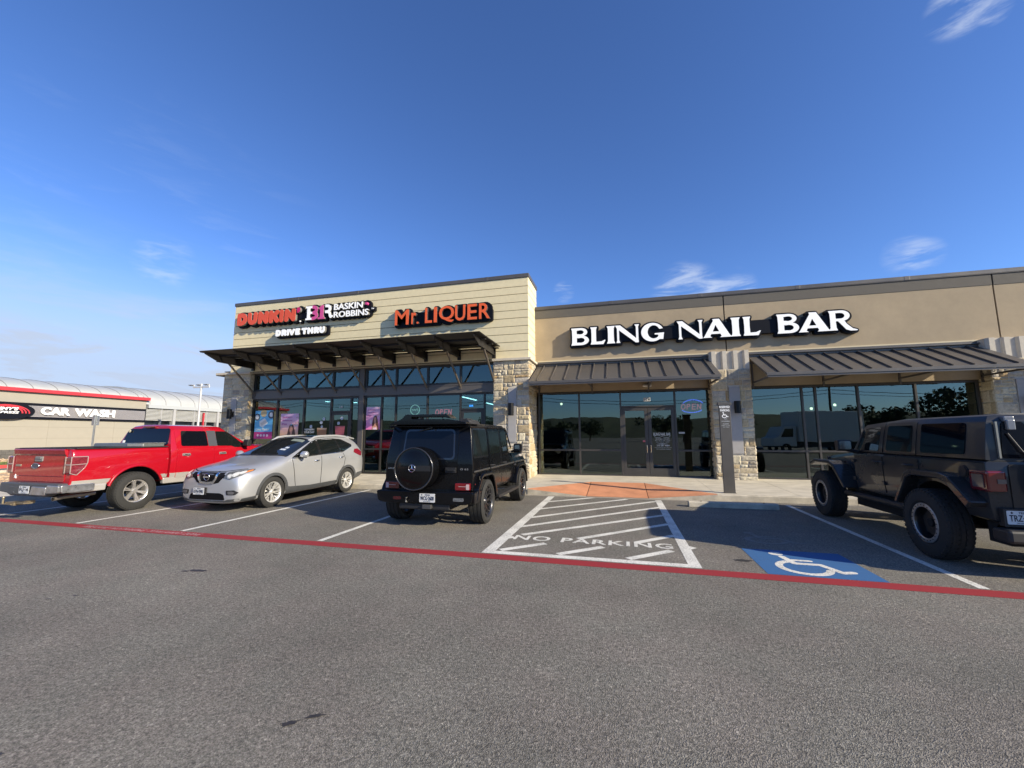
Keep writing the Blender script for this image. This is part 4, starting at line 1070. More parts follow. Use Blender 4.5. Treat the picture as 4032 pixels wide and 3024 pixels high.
NEONR = M('neon_red', (.30, .05, .06), .4, emis=(1, .10, .13), estr=1.9); NEONB = M('neon_blue', (.05, .05, .4), .4, emis=(.12, .12, 1), estr=3.2); NEONW = M('neon_white', (.3, .35, .33), .4, emis=(.85, 1, .92), estr=1.3)
NEOND = M('neon_off', (.10, .17, .18), .4, emis=(.5, 1, 1), estr=.04); NEONR2 = M('neon_red_bright', (.30, .05, .06), .4, emis=(1, .11, .16), estr=3.0)
def neon_open(label, x0, x1, z0, z1, y, mats, arcs):
    t = thing('open_sign', label, 'neon sign', ((x0+x1)/2, y, (z0+z1)/2)); w = (x1-x0); h = z1-z0; r = .014; sh = .10
    def fn(X, Y):
        d = None; lw = w/4.35
        for k, ch in enumerate('OPEN'):
            a = x0+k*lw*1.09
            if ch == 'O': ps = [arc(lw*.44, h/2, lw*.40, h/2-r, 0, 360, 22)]
            if ch == 'P': ps = [[(.04*w, 0+r), (.04*w, h-r), (.11*w, h-r)]+arc(.11*w, h*.73, .055*w, h*.27-r, 90, -90)+[(.04*w, h*.46+r)]]
            if ch == 'E': ps = [[(lw*.85, h-r), (.035*w, h-r), (.035*w, r), (lw*.85, r)], [(.035*w, h/2), (lw*.75, h/2)]]
            if ch == 'N': ps = [[(.03*w, r), (.03*w, h-r), (lw*.82, r), (lw*.82, h-r)]]
            for p in ps:
                q = s_path(X, Y, [(a+u+sh*v, z0+v) for u, v in p], r); d = q if d is None else np.minimum(d, q)
        return d
    sdf_part('letters', fn, (x0-.1, x1+.2, z0-.05, z1+.05), .006, y, y+.02, mats[0], t)
    for i, (cx, cz_, rx, rz, a0, a1) in enumerate(arcs):
        sdf_part('arc', lambda X, Y: s_path(X, Y, arc(cx, cz_, rx, rz, a0, a1, 20), .015), (cx-rx-.1, cx+rx+.1, cz_-abs(rz)-.1, cz_+abs(rz)+.1), .008, y, y+.02, mats[1], t)
    adopt(t)
neon_open('neon OPEN sign with red letters between two blue arcs in the nail bar window', 2.03, 2.70, 2.52, 2.72, BSY+.09, (NEONR, NEONB), [(2.42, 2.66, .34, .20, 25, 155), (2.38, 2.56, .34, .14, 205, 335)])
neon_open('red neon OPEN sign in the liquor shop window above the black suv', -6.76, -6.08, 2.42, 2.64, SY+.09, (NEONR2, NEOND), [(-6.36, 2.62, .33, .17, 20, 160)])
t = thing('vape_sign', 'round white outlined VAPE sign in the liquor shop window', 'neon sign', (-7.6, SY+.1, 2.62))
sdf_part('ring', lambda X, Y: np.abs(s_ell(X, Y, -7.60, 2.64, .185, .185))-.012, (-7.85, -7.35, 2.4, 2.9), .006, SY+.09, SY+.11, NEONW, t)
text('letters', 'VAPE', (-7.73, -7.47, 2.59, 2.69), (0, SY+.10, 0), FRONT, NEONW, t, ext=.003); adopt(t)
# wires of reflected light etc. are left to real things behind the camera

# posters (flat printed sheets behind the glass)
PY = SY+.035
def plane_part(name, poly, y, mat, parent, label=None):
    a = sum(poly[i][0]*poly[(i+1) % len(poly)][1]-poly[(i+1) % len(poly)][0]*poly[i][1] for i in range(len(poly)))
    if a < 0: poly = poly[::-1]
    b = MB(); b.prism(poly, 'y', y, y+.002); return b.build(name, mat, parent, label=label, fix=True)
def C_(n, c): return M('print_'+n, c, .5, noise=(30, .06))
def grad(name, c0, c1, z0, z1, c2=None, diag=0):
    m = bpy.data.materials.new(name); m.use_nodes = True; nt = m.node_tree; L = nt.links; p = nt.nodes['Principled BSDF']; p.inputs['Roughness'].default_value = .5
    tc = nt.nodes.new('ShaderNodeTexCoord'); s = nt.nodes.new('ShaderNodeSeparateXYZ'); L.new(tc.outputs['Object'], s.inputs[0])
    r = nt.nodes.new('ShaderNodeMapRange'); r.inputs[1].default_value = z0; r.inputs[2].default_value = z1; L.new(s.outputs[2], r.inputs[0])
    cr = nt.nodes.new('ShaderNodeValToRGB'); cr.color_ramp.elements[0].color = (*c0, 1); cr.color_ramp.elements[1].color = (*c1, 1)
    if c2: e = cr.color_ramp.elements.new(.5); e.color = (*c2, 1)
    L.new(r.outputs[0], cr.inputs[0]); L.new(cr.outputs[0], p.inputs['Base Color']); return m
t = thing('poster', 'blue and pink cold treat poster at the left end of the shop window', 'poster', (-14.6, PY, 2.1))
plane_part('sheet', rect(-15.06, -14.14, 1.55, 2.73), PY, C_('skyblue', (.13, .45, .70)), t); plane_part('pink_band', rect(-15.06, -14.14, 1.55, 1.84), PY-.002, C_('magenta', (.50, .03, .20)), t)
for cx, cz_, rr, c in ((-14.95, 2.46, .15, C_('cookie_dark', (.03, .05, .09))), (-14.62, 2.62, .16, C_('cookie_tan', (.55, .42, .22))), (-14.23, 2.55, .16, C_('cookie_dark', (.03, .05, .09)))):
    pl = [(max(-15.06, min(-14.14, x)), min(2.73, z)) for x, z in circle(cx, cz_, rr, 20)]; plane_part('treat', pl, PY-.003, c, t)
for cx, cz_ in ((-14.95, 2.46), (-14.23, 2.55)):
    pl = [(max(-15.05, min(-14.15, x)), min(2.72, z)) for k, (x, z) in enumerate([(cx+(.12 if k % 2 else .07)*math.cos(k*.628/2*1), cz_+(.12 if k % 2 else .07)*math.sin(k*.628/2)) for k in range(20)])]; plane_part('icing', pl, PY-.005, C_('cream', (.75, .75, .72)), t)
plane_part('treat', [(-14.82, 2.28), (-14.55, 2.42), (-14.38, 2.20), (-14.62, 2.02), (-14.80, 2.08)], PY-.003, C_('cream', (.75, .75, .72)), t)
plane_part('treat_icing', [(-14.78, 2.20), (-14.50, 2.34), (-14.42, 2.22), (-14.70, 2.08)], PY-.005, C_('icing', (.60, .55, .5)), t)
text('letters', 'Love Flavor', (-14.98, -14.30, 1.88, 2.0), (0, PY-.004, 0), FRONT, C_('cream', (.75, .75, .72)), t, ext=.001, offset=.02)
for k in range(4): plane_part('icon', circle(-14.86+k*.16, 1.69, .055, 12), PY-.004, C_('palepink', (.75, .55, .62)), t)
adopt(t)
def girl_poster(x0, x1, z0, z1, words, label, gm, side):
    t = thing('poster', label, 'poster', ((x0+x1)/2, PY, z0)); w, h = x1-x0, z1-z0
    P = lambda pts: [(x0+u*w, z0+v*h) for u, v in pts]
    plane_part('sheet', rect(x0, x1, z0, z1), PY, gm, t)
    HAIR = C_('brown_hair', (.09, .035, .022)); SKIN = C_('skin', (.52, .26, .18))
    cx = .66 if side else .62
    plane_part('printed_hair', P([(cx-.20, .0), (cx-.22, .22), (cx-.17, .42), (cx-.10, .58), (cx, .63), (cx+.11, .58), (cx+.17, .44), (cx+.24, .24), (cx+.28, .0)]), PY-.002, HAIR, t)
    plane_part('printed_shoulders', P([(cx-.26, 0), (cx-.18, .13), (cx-.05, .19), (cx+.08, .19), (cx+.17, .10), (cx+.18, 0)]), PY-.003, SKIN, t)
    plane_part('printed_neck', P([(cx-.05, .15), (cx+.05, .15), (cx+.05, .32), (cx-.05, .32)]), PY-.0035, SKIN, t)
    plane_part('printed_face', P(circle(cx-.005, .42, .085, 18, .13)), PY-.004, SKIN, t)
    plane_part('printed_top', P([(cx-.16, 0), (cx-.10, .10), (cx, .08), (cx+.10, .12), (cx+.14, 0)]), PY-.005, C_('palepink', (.75, .55, .62)), t)
    for k in (-1, 1): plane_part('printed_eye', P(circle(cx-.005+k*.035, .44, .013, 8, .008)), PY-.005, HAIR, t)
    plane_part('printed_mouth', P(circle(cx-.005, .36, .022, 8, .009)), PY-.005, C_('magenta', (0, 0, 0)), t)
    if side: plane_part('printed_cup', P([(.30, .24), (.42, .24), (.44, .44), (.28, .44)]), PY-.005, C_('palepink', (0, 0, 0)), t)
    for i, s in enumerate(words): text('letters', s, (x0+.10*w, x0+(.10+.55*min(1, len(s)/8))*w, z0+(.83-i*.12)*h, z0+(.90-i*.12)*h), (0, PY-.004, 0), FRONT, C_('plum', (.40, .06, .25)), t, ext=.001, offset=.02)
    r = random.Random(5)
    for k in range(11):
        u, v = r.uniform(.1, .95), r.uniform(.55, .97)
        if u < .7 and v > .62: u = .72+r.uniform(0, .24)
        plane_part('sprinkle', P(circle(u, v, .03, 6, .016)), PY-.003, C_(['lime', 'coral', 'sky', 'gold'][k % 4], [(.5, .6, .1), (.7, .15, .2), (.1, .5, .65), (.7, .5, .1)][k % 4]), t)
    adopt(t)
GP = grad('print_sunset', (.75, .42, .25), (.62, .40, .62), 1.72, 2.58, (.72, .42, .50)); GP2 = grad('print_pinkfade', (.75, .20, .45), (.66, .45, .60), 1.90, 2.78)
girl_poster(-13.73, -12.84, 1.45, 2.58, ["Sydney's", 'Signature', 'Fizz'], 'lilac and orange drink poster with brown haired woman, behind the silver suv', GP, 0)
girl_poster(-9.67, -9.06, 1.90, 2.78, ["Sydney's", 'Signature', 'Fizz'], 'smaller pink poster of a woman holding a cup, right of the steel post', GP2, 1)
t = thing('window_decal', 'window decal of iced drinks with ice cubes and the words REFRESH YOUR DAY', 'decal', (-11.6, PY, 2))
text('letters', 'REFRESH', (-12.52, -12.06, 1.88, 1.96), (0, PY, 0), FRONT, DECW, t, ext=.001, offset=.03); text('letters', 'YOUR DAY', (-12.55, -12.04, 1.77, 1.85), (0, PY, 0), FRONT, DECW, t, ext=.001, offset=.03)
ICE = C_('ice', (.42, .46, .52))
for cx, cz_, s in ((-12.22, 2.04, .085), (-11.62, 2.34, .085), (-11.74, 2.20, .09), (-10.78, 2.36, .09), (-10.92, 2.16, .085), (-11.70, 2.03, .07)):
    a = random.Random(int(cx*100)).uniform(0, 1.5); plane_part('ice_cube', rpoly([(cx+s*math.cos(a+k*math.pi/2), cz_+s*math.sin(a+k*math.pi/2)) for k in range(4)], .05), PY, ICE, t)
plane_part('drink', [(-11.93, 1.98), (-11.46, 1.98), (-11.52, 1.3), (-11.86, 1.3)], PY+.003, C_('iced_coffee', (.34, .15, .06)), t); plane_part('drink', [(-11.08, 2.05), (-10.62, 2.05), (-10.70, 1.3), (-11.0, 1.3)], PY+.003, C_('iced_berry', (.45, .10, .11)), t)
plane_part('foam', [(-11.93, 1.98), (-11.46, 1.98), (-11.49, 1.90), (-11.90, 1.92)], PY+.001, C_('foam', (.50, .33, .2)), t)
adopt(t)

# bollard sign
t = thing('reserved_parking_post', 'flat dark bronze post with RESERVED PARKING and white wheelchair symbol beside the ramp', 'sign post', (2.655, 12.0, walk_z(12)))
BRZ = M('post_bronze', (.095, .088, .078), .5, metal=.1, noise=(3, .08))
b = MB(); b.box(-.135, .135, -.04, .04, 0, 2.27); b.box(-.15, .15, -.055, .055, 0, .012); b.build('post', BRZ, t, bevel=.006)
b = MB(); b.box(-.165, .165, -.058, .058, 2.272, 2.345); b.build('cap', BRZ, t, bevel=.006)
zo = -walk_z(12)
for s, fit in (('RESERVED', (-.125, .125, 2.355+zo, 2.415+zo)), ('PARKING', (-.105, .115, 2.265+zo, 2.325+zo)), ('VAN', (-.03, .045, 2.055+zo, 2.08+zo)), ('ACCESSIBLE', (-.095, .105, 1.995+zo, 2.02+zo)),
               ('VIOLATORS', (-.065, .075, 1.925+zo, 1.95+zo)), ('SUBJECT TO FINE', (-.10, .105, 1.885+zo, 1.905+zo)), ('AND TOWING', (-.07, .085, 1.845+zo, 1.865+zo))):
    text('lettering', s, fit, (0, -.0415, 0), FRONT, WF if s[0] in 'RP' else DECW, t, ext=.001, offset=.018)
wc_mesh((-.075, .085, 2.095+zo, 2.245+zo), (0, -.0415, 0), FRONT, WF, 'symbol', t, ext=.001)
# wheel stop
t = thing('wheel_stop', 'concrete wheel stop at the head of the blue marked bay', 'wheel stop', (2.38, 10.62, 0))
b = MB(); b.prism([(-.10, .0), (-.085, .11), (-.06, .125), (.06, .125), (.085, .11), (.10, 0)], 'x', -.93, .93); b.build('block', KERB, t, bevel=.012, fix=True)
b = MB()
for x in (-.65, .65): b.cyl((x, 0, .12), (x, 0, .132), .022, n=10)
b.build('pin', M('rust', (.12, .06, .03), .7), t)

# ============================================================ CAR WASH
cw = thing('car_wash', 'long pale car wash hall with barrel roof, red trim and black sign band', 'building', (-40, 20, 0))
CWW = M('pale_wall', (.29, .27, .222), .85, noise=(2, .04), bump=(50, .15)); RTR = M('red_trim', (.46, .03, .04), .4); CWR = M('vault_panel', (.38, .39, .38), .45, noise=(1.2, .05))
XW = -40
b = MB(); b.box(-54, XW, -14, 26.6, .8, 4.8); b.build('wall', CWW, cw)
b = MB()
for z in (1.55, 2.35): b.box(XW, XW+.004, -14, 26.6, z, z+.02)
for y in range(-12, 27, 4): b.box(XW, XW+.004, y+.4, y+.42, .8, 2.9)
b.build('wall_joints', M('joint_tan', (.24, .22, .18), .9), cw)
b = MB(); 
for j in range(4):
    y = -14+(.2 if j % 2 else 0)
    while y < 26.6: e = min(y+.4, 26.6); b.box(XW-.1, XW+.06, y+.006, e-.006, .17+j*.16, .17+j*.16+.15); y = e
b.build('block_base', M('dark_block', (.10, .095, .085), .9, noise=(5, .25), bump=(30, .4)), cw)
b = MB(); b.box(XW-.3, XW+.25, -14, 26.75, 4.77, 5.02); b.box(XW-14, XW-.3, 26.6, 26.75, 4.77, 5.02); b.build('trim', RTR, cw, bevel=.01)
def vault(y0, y1, xa, xb, z0, zc, name):
    b = MB(); P = [(xa+(xb-xa)*(1-math.cos(R(k*9)))/2, z0+(zc-z0)*math.sin(R(k*9))**.9 if k not in (0, 20) else z0) for k in range(21)]
    b.prism(P, 'y', y0, y1); o = b.build(name, CWR, cw, fix=True, smooth=30)
    q = MB(); y = y0+.3
    while y < y1: q.tube([(x, y, z+.012) for x, z in P[::-1]], .022, 5); y += 1.33
    q.build('roof_rib', M('rib_dark', (.20, .20, .20), .5), o)
vault(-14, 26.6, -52.5, -40.3, 4.8, 6.12, 'barrel_roof'); vault(26.6, 60, -52.5, -40.0, 4.45, 6.25, 'barrel_roof')
b = MB(); b.box(-52.6, -39.9, 26.76, 60, 4.15, 4.46); b.build('eave', M('white_eave', (.36, .38, .39), .5), cw)
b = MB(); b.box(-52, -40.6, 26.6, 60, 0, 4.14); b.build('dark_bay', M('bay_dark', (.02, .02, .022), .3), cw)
b = MB()
for k in range(9): b.beam((-40.1, 26.7, 3.12+k*.115), (-40.1, 60, 3.12+k*.115), .10, .035, up=(.5, 0, 1))
b.build('louvre', M('white_louvre', (.5, .51, .5), .4), cw)
for y, w_ in ((28.9, .22), (33.2, .22), (37.5, .22), (42, .22), (27.9, .06), (30.9, .06), (32.1, .06), (35.3, .06)):
    b = MB(); b.box(-40.2-w_/2, -40.05+w_/2, y, y+w_, 0, 4.14); b.build('post', M('grey_post', (.33, .33, .33), .5), cw)
b = MB(); b.box(-40.0, -39.85, 31.7, 31.8, 0, 3.95); b.build('red_post', RTR, cw)
adopt(cw)
sg = thing('car_wash_sign', 'black framed striped sign band reading CAR WASH with oval logo', 'sign', (-39.9, 20, 3.4))
b = MB(); b.box(XW, XW+.10, 8, 26.58, 2.90, 4.02); b.build('board', SIGNK, sg)
b = MB()
for k in range(10): b.box(XW+.10, XW+.13, 8, 26.5, 3.07+k*.078, 3.07+k*.078+.055)
b.build('stripes', M('silver_stripe', (.27, .26, .27), .5), sg)
CWAX = ((0, 1, 0), (0, 0, 1))
def cwt(s, fit, off, sh, x=XW+.22, mat=None, ext=.05): 
    me = text_mesh(s, ext, off, shear=sh); place(me, fit, (x, 0, 0), *CWAX); link('letters', me, mat or WF, sg)
cwt('CAR', (19.78, 21.40, 3.22, 3.77), .045, 0); cwt('WASH', (21.66, 24.22, 3.20, 3.77), .045, 0)
b = MB(); b.lathe([(0, .0001), (0, 1.0), (.14, 1.0), (.14, .0001)], 44, 'x', (0, 0, 0), closed=False)
o = b.build('logo_board', SIGNK, sg); o.scale = (1, 1.42, .58); o.location = (XW+.13, 18.05, 3.42)
cwt("TOMMY'S", (16.95, 18.62, 3.45, 3.66), .03, .25, XW+.30, WF, .015); cwt('EXPRESS', (17.35, 18.66, 3.24, 3.39), .02, .25, XW+.30, WF, .015)
for k in range(3):
    P = band([(18.05+(.78+k*.17)*math.cos(R(a)), 3.30+(.42+k*.045)*math.sin(R(a))) for a in range(-4, 150-k*12, 7)], .085-.01*k)
    q = MB(); q.prism([(p[0], p[1]) for p in P], 'x', XW+.275, XW+.30+k*.004); q.build('red_arc', RTR, sg, fix=True)
adopt(sg)
t = thing('light_pole', 'white parking lot light pole with three flat heads near the car wash', 'light pole', (-33.2, 26, 0))
WP = M('white_pole', (.5, .5, .49), .45)
b = MB(); b.tube([(0, 0, 0), (0, 0, 5.95)], [.09, .07], 12); b.build('pole', WP, t, smooth=40)
b = MB(); b.box(-.85, .85, -.045, .045, 5.62, 5.73)
for x in (-.8, -.02, .78): b.box(x-.035, x+.035, -.03, .03, 5.73, 5.9)
b.build('crossarm', WP, t)
for x in (-1.05, -.25, .55): q = MB(); q.box(x-.22, x+.17, -.12, .12, 5.84, 5.90); q.box(x-.15, x+.1, -.09, .09, 5.80, 5.84); q.build('lamp_head', M('lamp_grey', (.25, .26, .27), .4), t, bevel=.01)
t = thing('road_sign', 'back of a small road sign on a thin steel post behind the red pickup bed', 'sign', (-19.02, 11.0, 0))
GAL = M('galvanised', (.42, .44, .45), .4, metal=.6)
b = MB(); b.box(-.03, .03, -.012, .012, 0, 2.46); b.box(-.03, -.02, -.03, .0, 0, 2.46); b.box(.02, .03, -.03, .0, 0, 2.46); b.build('post', GAL, t)
b = MB(); b.add([(-.30, .06, 2.08), (.02, -.04, 2.08), (.02, -.04, 2.44), (-.30, .06, 2.44)], [(0, 1, 2, 3)]); b.add([(-.02, .02, 2.08), (.22, -.01, 2.08), (.22, -.01, 2.44), (-.02, .02, 2.44)], [(0, 1, 2, 3)])
o = b.build('plate', GAL, t); s_ = o.modifiers.new('s', 'SOLIDIFY'); s_.thickness = .004

# small pendant lamps inside the nail bar, seen through the glass
PEND = M('pendant_glow', (.8, .7, .6), .5, emis=(1, .72, .5), estr=9)
for x, z, lab in ((-2.43, 2.98, 'small warm pendant lamp inside the pane left of the glass doors'), (6.80, 2.60, 'small warm pendant lamp behind the first pane of the right shop window'), (7.55, 2.72, 'small warm pendant lamp behind the second pane of the right shop window')):
    t = thing('pendant_lamp', lab, 'lamp', (x, 17.5, z))
    b = MB(); b.lathe([(-.05, .001), (-.04, .035), (0, .05), (.04, .035), (.05, .001)], 14, 'z', closed=False); b.build('bulb', PEND, t, smooth=60)
    b = MB(); b.tube([(0, 0, .05), (0, 0, 3.2-z)], .006, 6); b.build('cord', FRAME, t)

# ============================================================ VEHICLES
RUB = M('tyre_rubber', (.020, .020, .019), .82, noise=(14, .25), bump=(60, .2)); PLB = M('black_plastic', (.016, .016, .017), .55, noise=(9, .12)); WELL = M('wheel_well', (.006, .006, .006), .95)
TG = M('tinted_glass', (.004, .005, .008), .03, spec=.35); TGB = M('tinted_glass_side', (.007, .009, .009), .04, spec=.4)
CHR = M('chrome', (.75, .76, .78), .12, metal=1); ALU = M('alloy', (.55, .55, .56), .25, metal=.9); DALU = M('dark_alloy', (.018, .018, .02), .3, coat=.6)
REDL = M('red_lens', (.17, .004, .008), .12, coat=1, noise=(30, .3)); REDD = M('dark_red_lens', (.13, .008, .012), .12, coat=1); CLR = M('clear_lens', (.42, .43, .43), .08, coat=1, noise=(26, .45)); AMB = M('amber_lens', (.55, .17, .03), .12, coat=1)
PLT = M('plate_white', (.62, .63, .63), .45); PRT = M('plate_print', (.01, .012, .03), .5); GAP = M('panel_gap', (.004, .004, .004), .9)
def paintm(name, col, rough=.3, metal=0., coat=1.):
    m = M(name, col, rough, metal=metal, coat=coat, crough=.04, noise=(1.3, .03), spec=.2); return m

def wheel(parent, x, y, side, r, w, rim_r, kind, rimm, steer=0):
    """side +1: outer face towards +x"""
    h = MB(); h.lathe([(-.02, .05), (.05, .05), (.05, rim_r*.62), (.035, rim_r*.62), (.035, .05)], 24, 'x'); o = h.build('wheel', M('brake_disc', (.035, .035, .035), .5, metal=.5), parent, smooth=40)
    sh = .08*w; half = w/2
    prof = [(-half*.80, rim_r), (-half, rim_r+.03), (-half*1.02, (rim_r+r)/2), (-half*.93, r-.03), (-half*.80, r-.006)]
    for g in (-.5, -.17, .17, .5): prof += [(half*(g-.055)*1.5, r), (half*(g-.04)*1.5, r-.011), (half*(g+.04)*1.5, r-.011), (half*(g+.055)*1.5, r)]
    prof += [(half*.80, r-.006), (half*.93, r-.03), (half*1.02, (rim_r+r)/2), (half, rim_r+.03), (half*.80, rim_r), (half*.7, rim_r-.01), (-half*.7, rim_r-.01)]
    t = MB(); t.lathe(prof, 56, 'x')
    if kind in ('truck', 'offroad'):      # shoulder and tread blocks
        n = 44
        for k in range(n):
            a = 2*math.pi*k/n
            for s in (-1, 1):
                for (xa, xb, ra, rb) in ((half*.66, half*.99, r-.045, r+.004),):
                    aa = a+(.5 if s > 0 else 0)*2*math.pi/n; da = .30*2*math.pi/n; pts = []
                    for xx in (xa, xb):
                        for rr in (ra, rb-(.025 if xx == xb else 0)):
                            for q in (-da, da): pts.append((s*xx, rr*math.cos(aa+q), rr*math.sin(aa+q)))
                    t.add(pts, [(0, 1, 3, 2), (4, 6, 7, 5), (0, 4, 5, 1), (2, 3, 7, 6), (0, 2, 6, 4), (1, 5, 7, 3)])
            for g in (-.36, 0, .36):
                aa = a+(.25 if g else .6)*2*math.pi/n; da = .34*2*math.pi/n; pts = []
                for xx in (half*(g-.14), half*(g+.14)):
                    for rr in (r-.03, r+.004):
                        for q in (-da, da): pts.append((xx, rr*math.cos(aa+q), rr*math.sin(aa+q)))
                t.add(pts, [(0, 1, 3, 2), (4, 6, 7, 5), (0, 4, 5, 1), (2, 3, 7, 6), (0, 2, 6, 4), (1, 5, 7, 3)])
    t.build('tyre', RUB, o, smooth=35)
    m = MB(); R_ = rim_r
    m.lathe([(half*.86, R_-.004), (half*.90, R_+.006), (half*.80, R_+.012), (half*.55, R_-.012), (-half*.8, R_-.016), (-half*.8, R_-.03), (half*.5, R_-.028), (half*.74, R_-.018)], 48, 'x')
    fx = half*.62
    def spoke(a, w0, w1, r0, r1, x0, x1, th=.03):
        ca, sa = math.cos(a), math.sin(a); pts = []
        for rr, ww, xx in ((r0, w0, x0), (r1, w1, x1)):
            for q, dx in ((-ww, -th), (-ww*.75, 0), (ww*.75, 0), (ww, -th)): pts.append((xx+dx, rr*ca-q*sa, rr*sa+q*ca))
        m.add(pts, [(0, 1, 5, 4), (1, 2, 6, 5), (2, 3, 7, 6), (3, 0, 4, 7), (0, 3, 2, 1), (4, 5, 6, 7)])
    if kind == 'truck':
        for k in range(6):
            a = 2*math.pi*k/6+.52
            spoke(a+.10, .015, .020, .05, R_-.01, fx+.0, fx+.035); spoke(a-.10, .015, .020, .05, R_-.01, fx, fx+.035); spoke(a, .026, .030, .05, R_-.015, fx-.02, fx+.012)
        m.lathe([(fx+.02, .001), (fx+.02, .045), (fx+.0, .055), (fx-.03, .075), (fx-.05, .075)], 18, 'x', closed=False)
    elif kind == 'suv':
        for k in range(5):
            a = 2*math.pi*k/5+.3
            for d in (-.17, .17): spoke(a+d, .016, .014, .045, R_-.008, fx-.005, fx+.03)
            spoke(a+.63, .010, .016, R_*.55, R_-.008, fx-.02, fx+.025)
        m.lathe([(fx+.015, .001), (fx+.015, .03), (fx+.0, .045), (fx-.04, .07)], 18, 'x', closed=False)
    elif kind == 'mesh':
        for k in range(10):
            a = 2*math.pi*k/10
            spoke(a+.07, .009, .009, .05, R_*.72, fx-.03, fx+.0, .02); spoke(a-.07, .009, .009, .05, R_*.72, fx-.03, fx, .02)
            for s in (-1, 1):
                a0, a1 = a+s*.07, a+s*.30; p0 = (fx, R_*.68*math.cos(a0), R_*.68*math.sin(a0)); p1 = (fx+.01, (R_-.01)*math.cos(a1), (R_-.01)*math.sin(a1)); m.beam(p0, p1, .02, .018, up=(1, 0, 0))
        m.lathe([(fx+.01, .001), (fx+.01, .03), (fx-.0, .045), (fx-.04, .08)], 18, 'x', closed=False)
    elif kind == 'offroad':
        for k in range(8): a = 2*math.pi*k/8; spoke(a, .022, .035, .06, R_-.03, fx-.09, fx-.07, .03)
        m.lathe([(fx-.06, .001), (fx-.06, .05), (fx-.08, .065), (fx-.1, .09)], 18, 'x', closed=False)
        q = MB(); q.lathe([(half*.92, R_-.055), (half*.97, R_-.045), (half*.97, R_-.012), (half*.92, R_)], 48, 'x')
        for k in range(24): a = 2*math.pi*k/24; q.cyl((half*.96, (R_-.028)*math.cos(a), (R_-.028)*math.sin(a)), (half*1.0, (R_-.028)*math.cos(a), (R_-.028)*math.sin(a)), .009, n=6, mi=1)
        q.build('bead_ring', [M('worn_ring', (.36, .36, .35), .4, metal=.7, noise=(18, .3)), PLB], o, smooth=35)
    m.build('rim', rimm, o, smooth=35)
    o.location = (x, y, r); o.rotation_euler = (0, 0, (0 if side > 0 else math.pi)+steer)
    o.rotation_euler[0] = random.uniform(0, 6) if side > 0 else random.uniform(0, 6)
    return o
def wheels(root, front_y, rear_y, x, r, w, rim_r, kind, rimm, steer=0):
    a = wheel(root, x, rear_y, 1, r, w, rim_r, kind, rimm)
    for (sx, yy, st) in ((-1, rear_y, 0), (1, front_y, steer), (-1, front_y, steer)):
        c = copy_tree(a, root); c.location = (sx*x, yy, r); c.rotation_euler = (random.uniform(0, 6), 0, (0 if sx > 0 else math.pi)+st)
def arch_cut(y, r, zc, hx0=.42, hx1=1.3, n=28):
    b = MB()
    for s in (-1, 1): b.cyl((s*hx0, y, zc), (s*hx1, y, zc), r, n=n)
    return (b, WELL)
def plate(parent, s, x, y, z, tilt=0, top='TEXAS', full=True):
    """white licence plate facing -y, centred at x, z"""
    b = MB(); b.prism(rpoly(rect(x-.152, x+.152, z-.076, z+.076), .014), 'y', y, y+.004); o = b.build('licence_plate', PLT, parent, fix=True)
    text('plate_text', s, (x-.132, x+.132, z-.042, z+.030), (0, y-.002, 0), FRONT, PRT, o, ext=.001, offset=.012)
    text('plate_text', top, (x-.045, x+.055, z+.042, z+.064), (0, y-.002, 0), FRONT, PRT, o, ext=.001, offset=.01)
    text('plate_text', 'The Lone Star State', (x-.07, x+.07, z-.066, z-.055), (0, y-.002, 0), FRONT, PRT, o, ext=.001)
    st = [(x-.105+(.016 if k % 2 == 0 else .007)*math.sin(k*math.pi/5), z+.053+(.016 if k % 2 == 0 else .007)*math.cos(k*math.pi/5)) for k in range(10)]
    q = MB(); q.prism(st, 'y', y-.002, y); q.build('plate_text', PRT, o, fix=True)
    if tilt: pass
    return o
def seam(bvh, path, view, parent, w=.010, off=.002, mat=None): return patch('panel_gap', bvh, band(path, w), view, off, mat or GAP, parent, step=.05, thick=.004)
def handle_y(parent, x, y, z, s, mat, cup=None, L=.19):
    b = MB(); b.tube([(x-s*.015, y-L/2, z), (x+s*.035, y-L*.36, z), (x+s*.042, y, z), (x+s*.035, y+L*.36, z), (x-s*.015, y+L/2, z)], .014, 8)
    return b.build('door_handle', mat, parent, smooth=50)

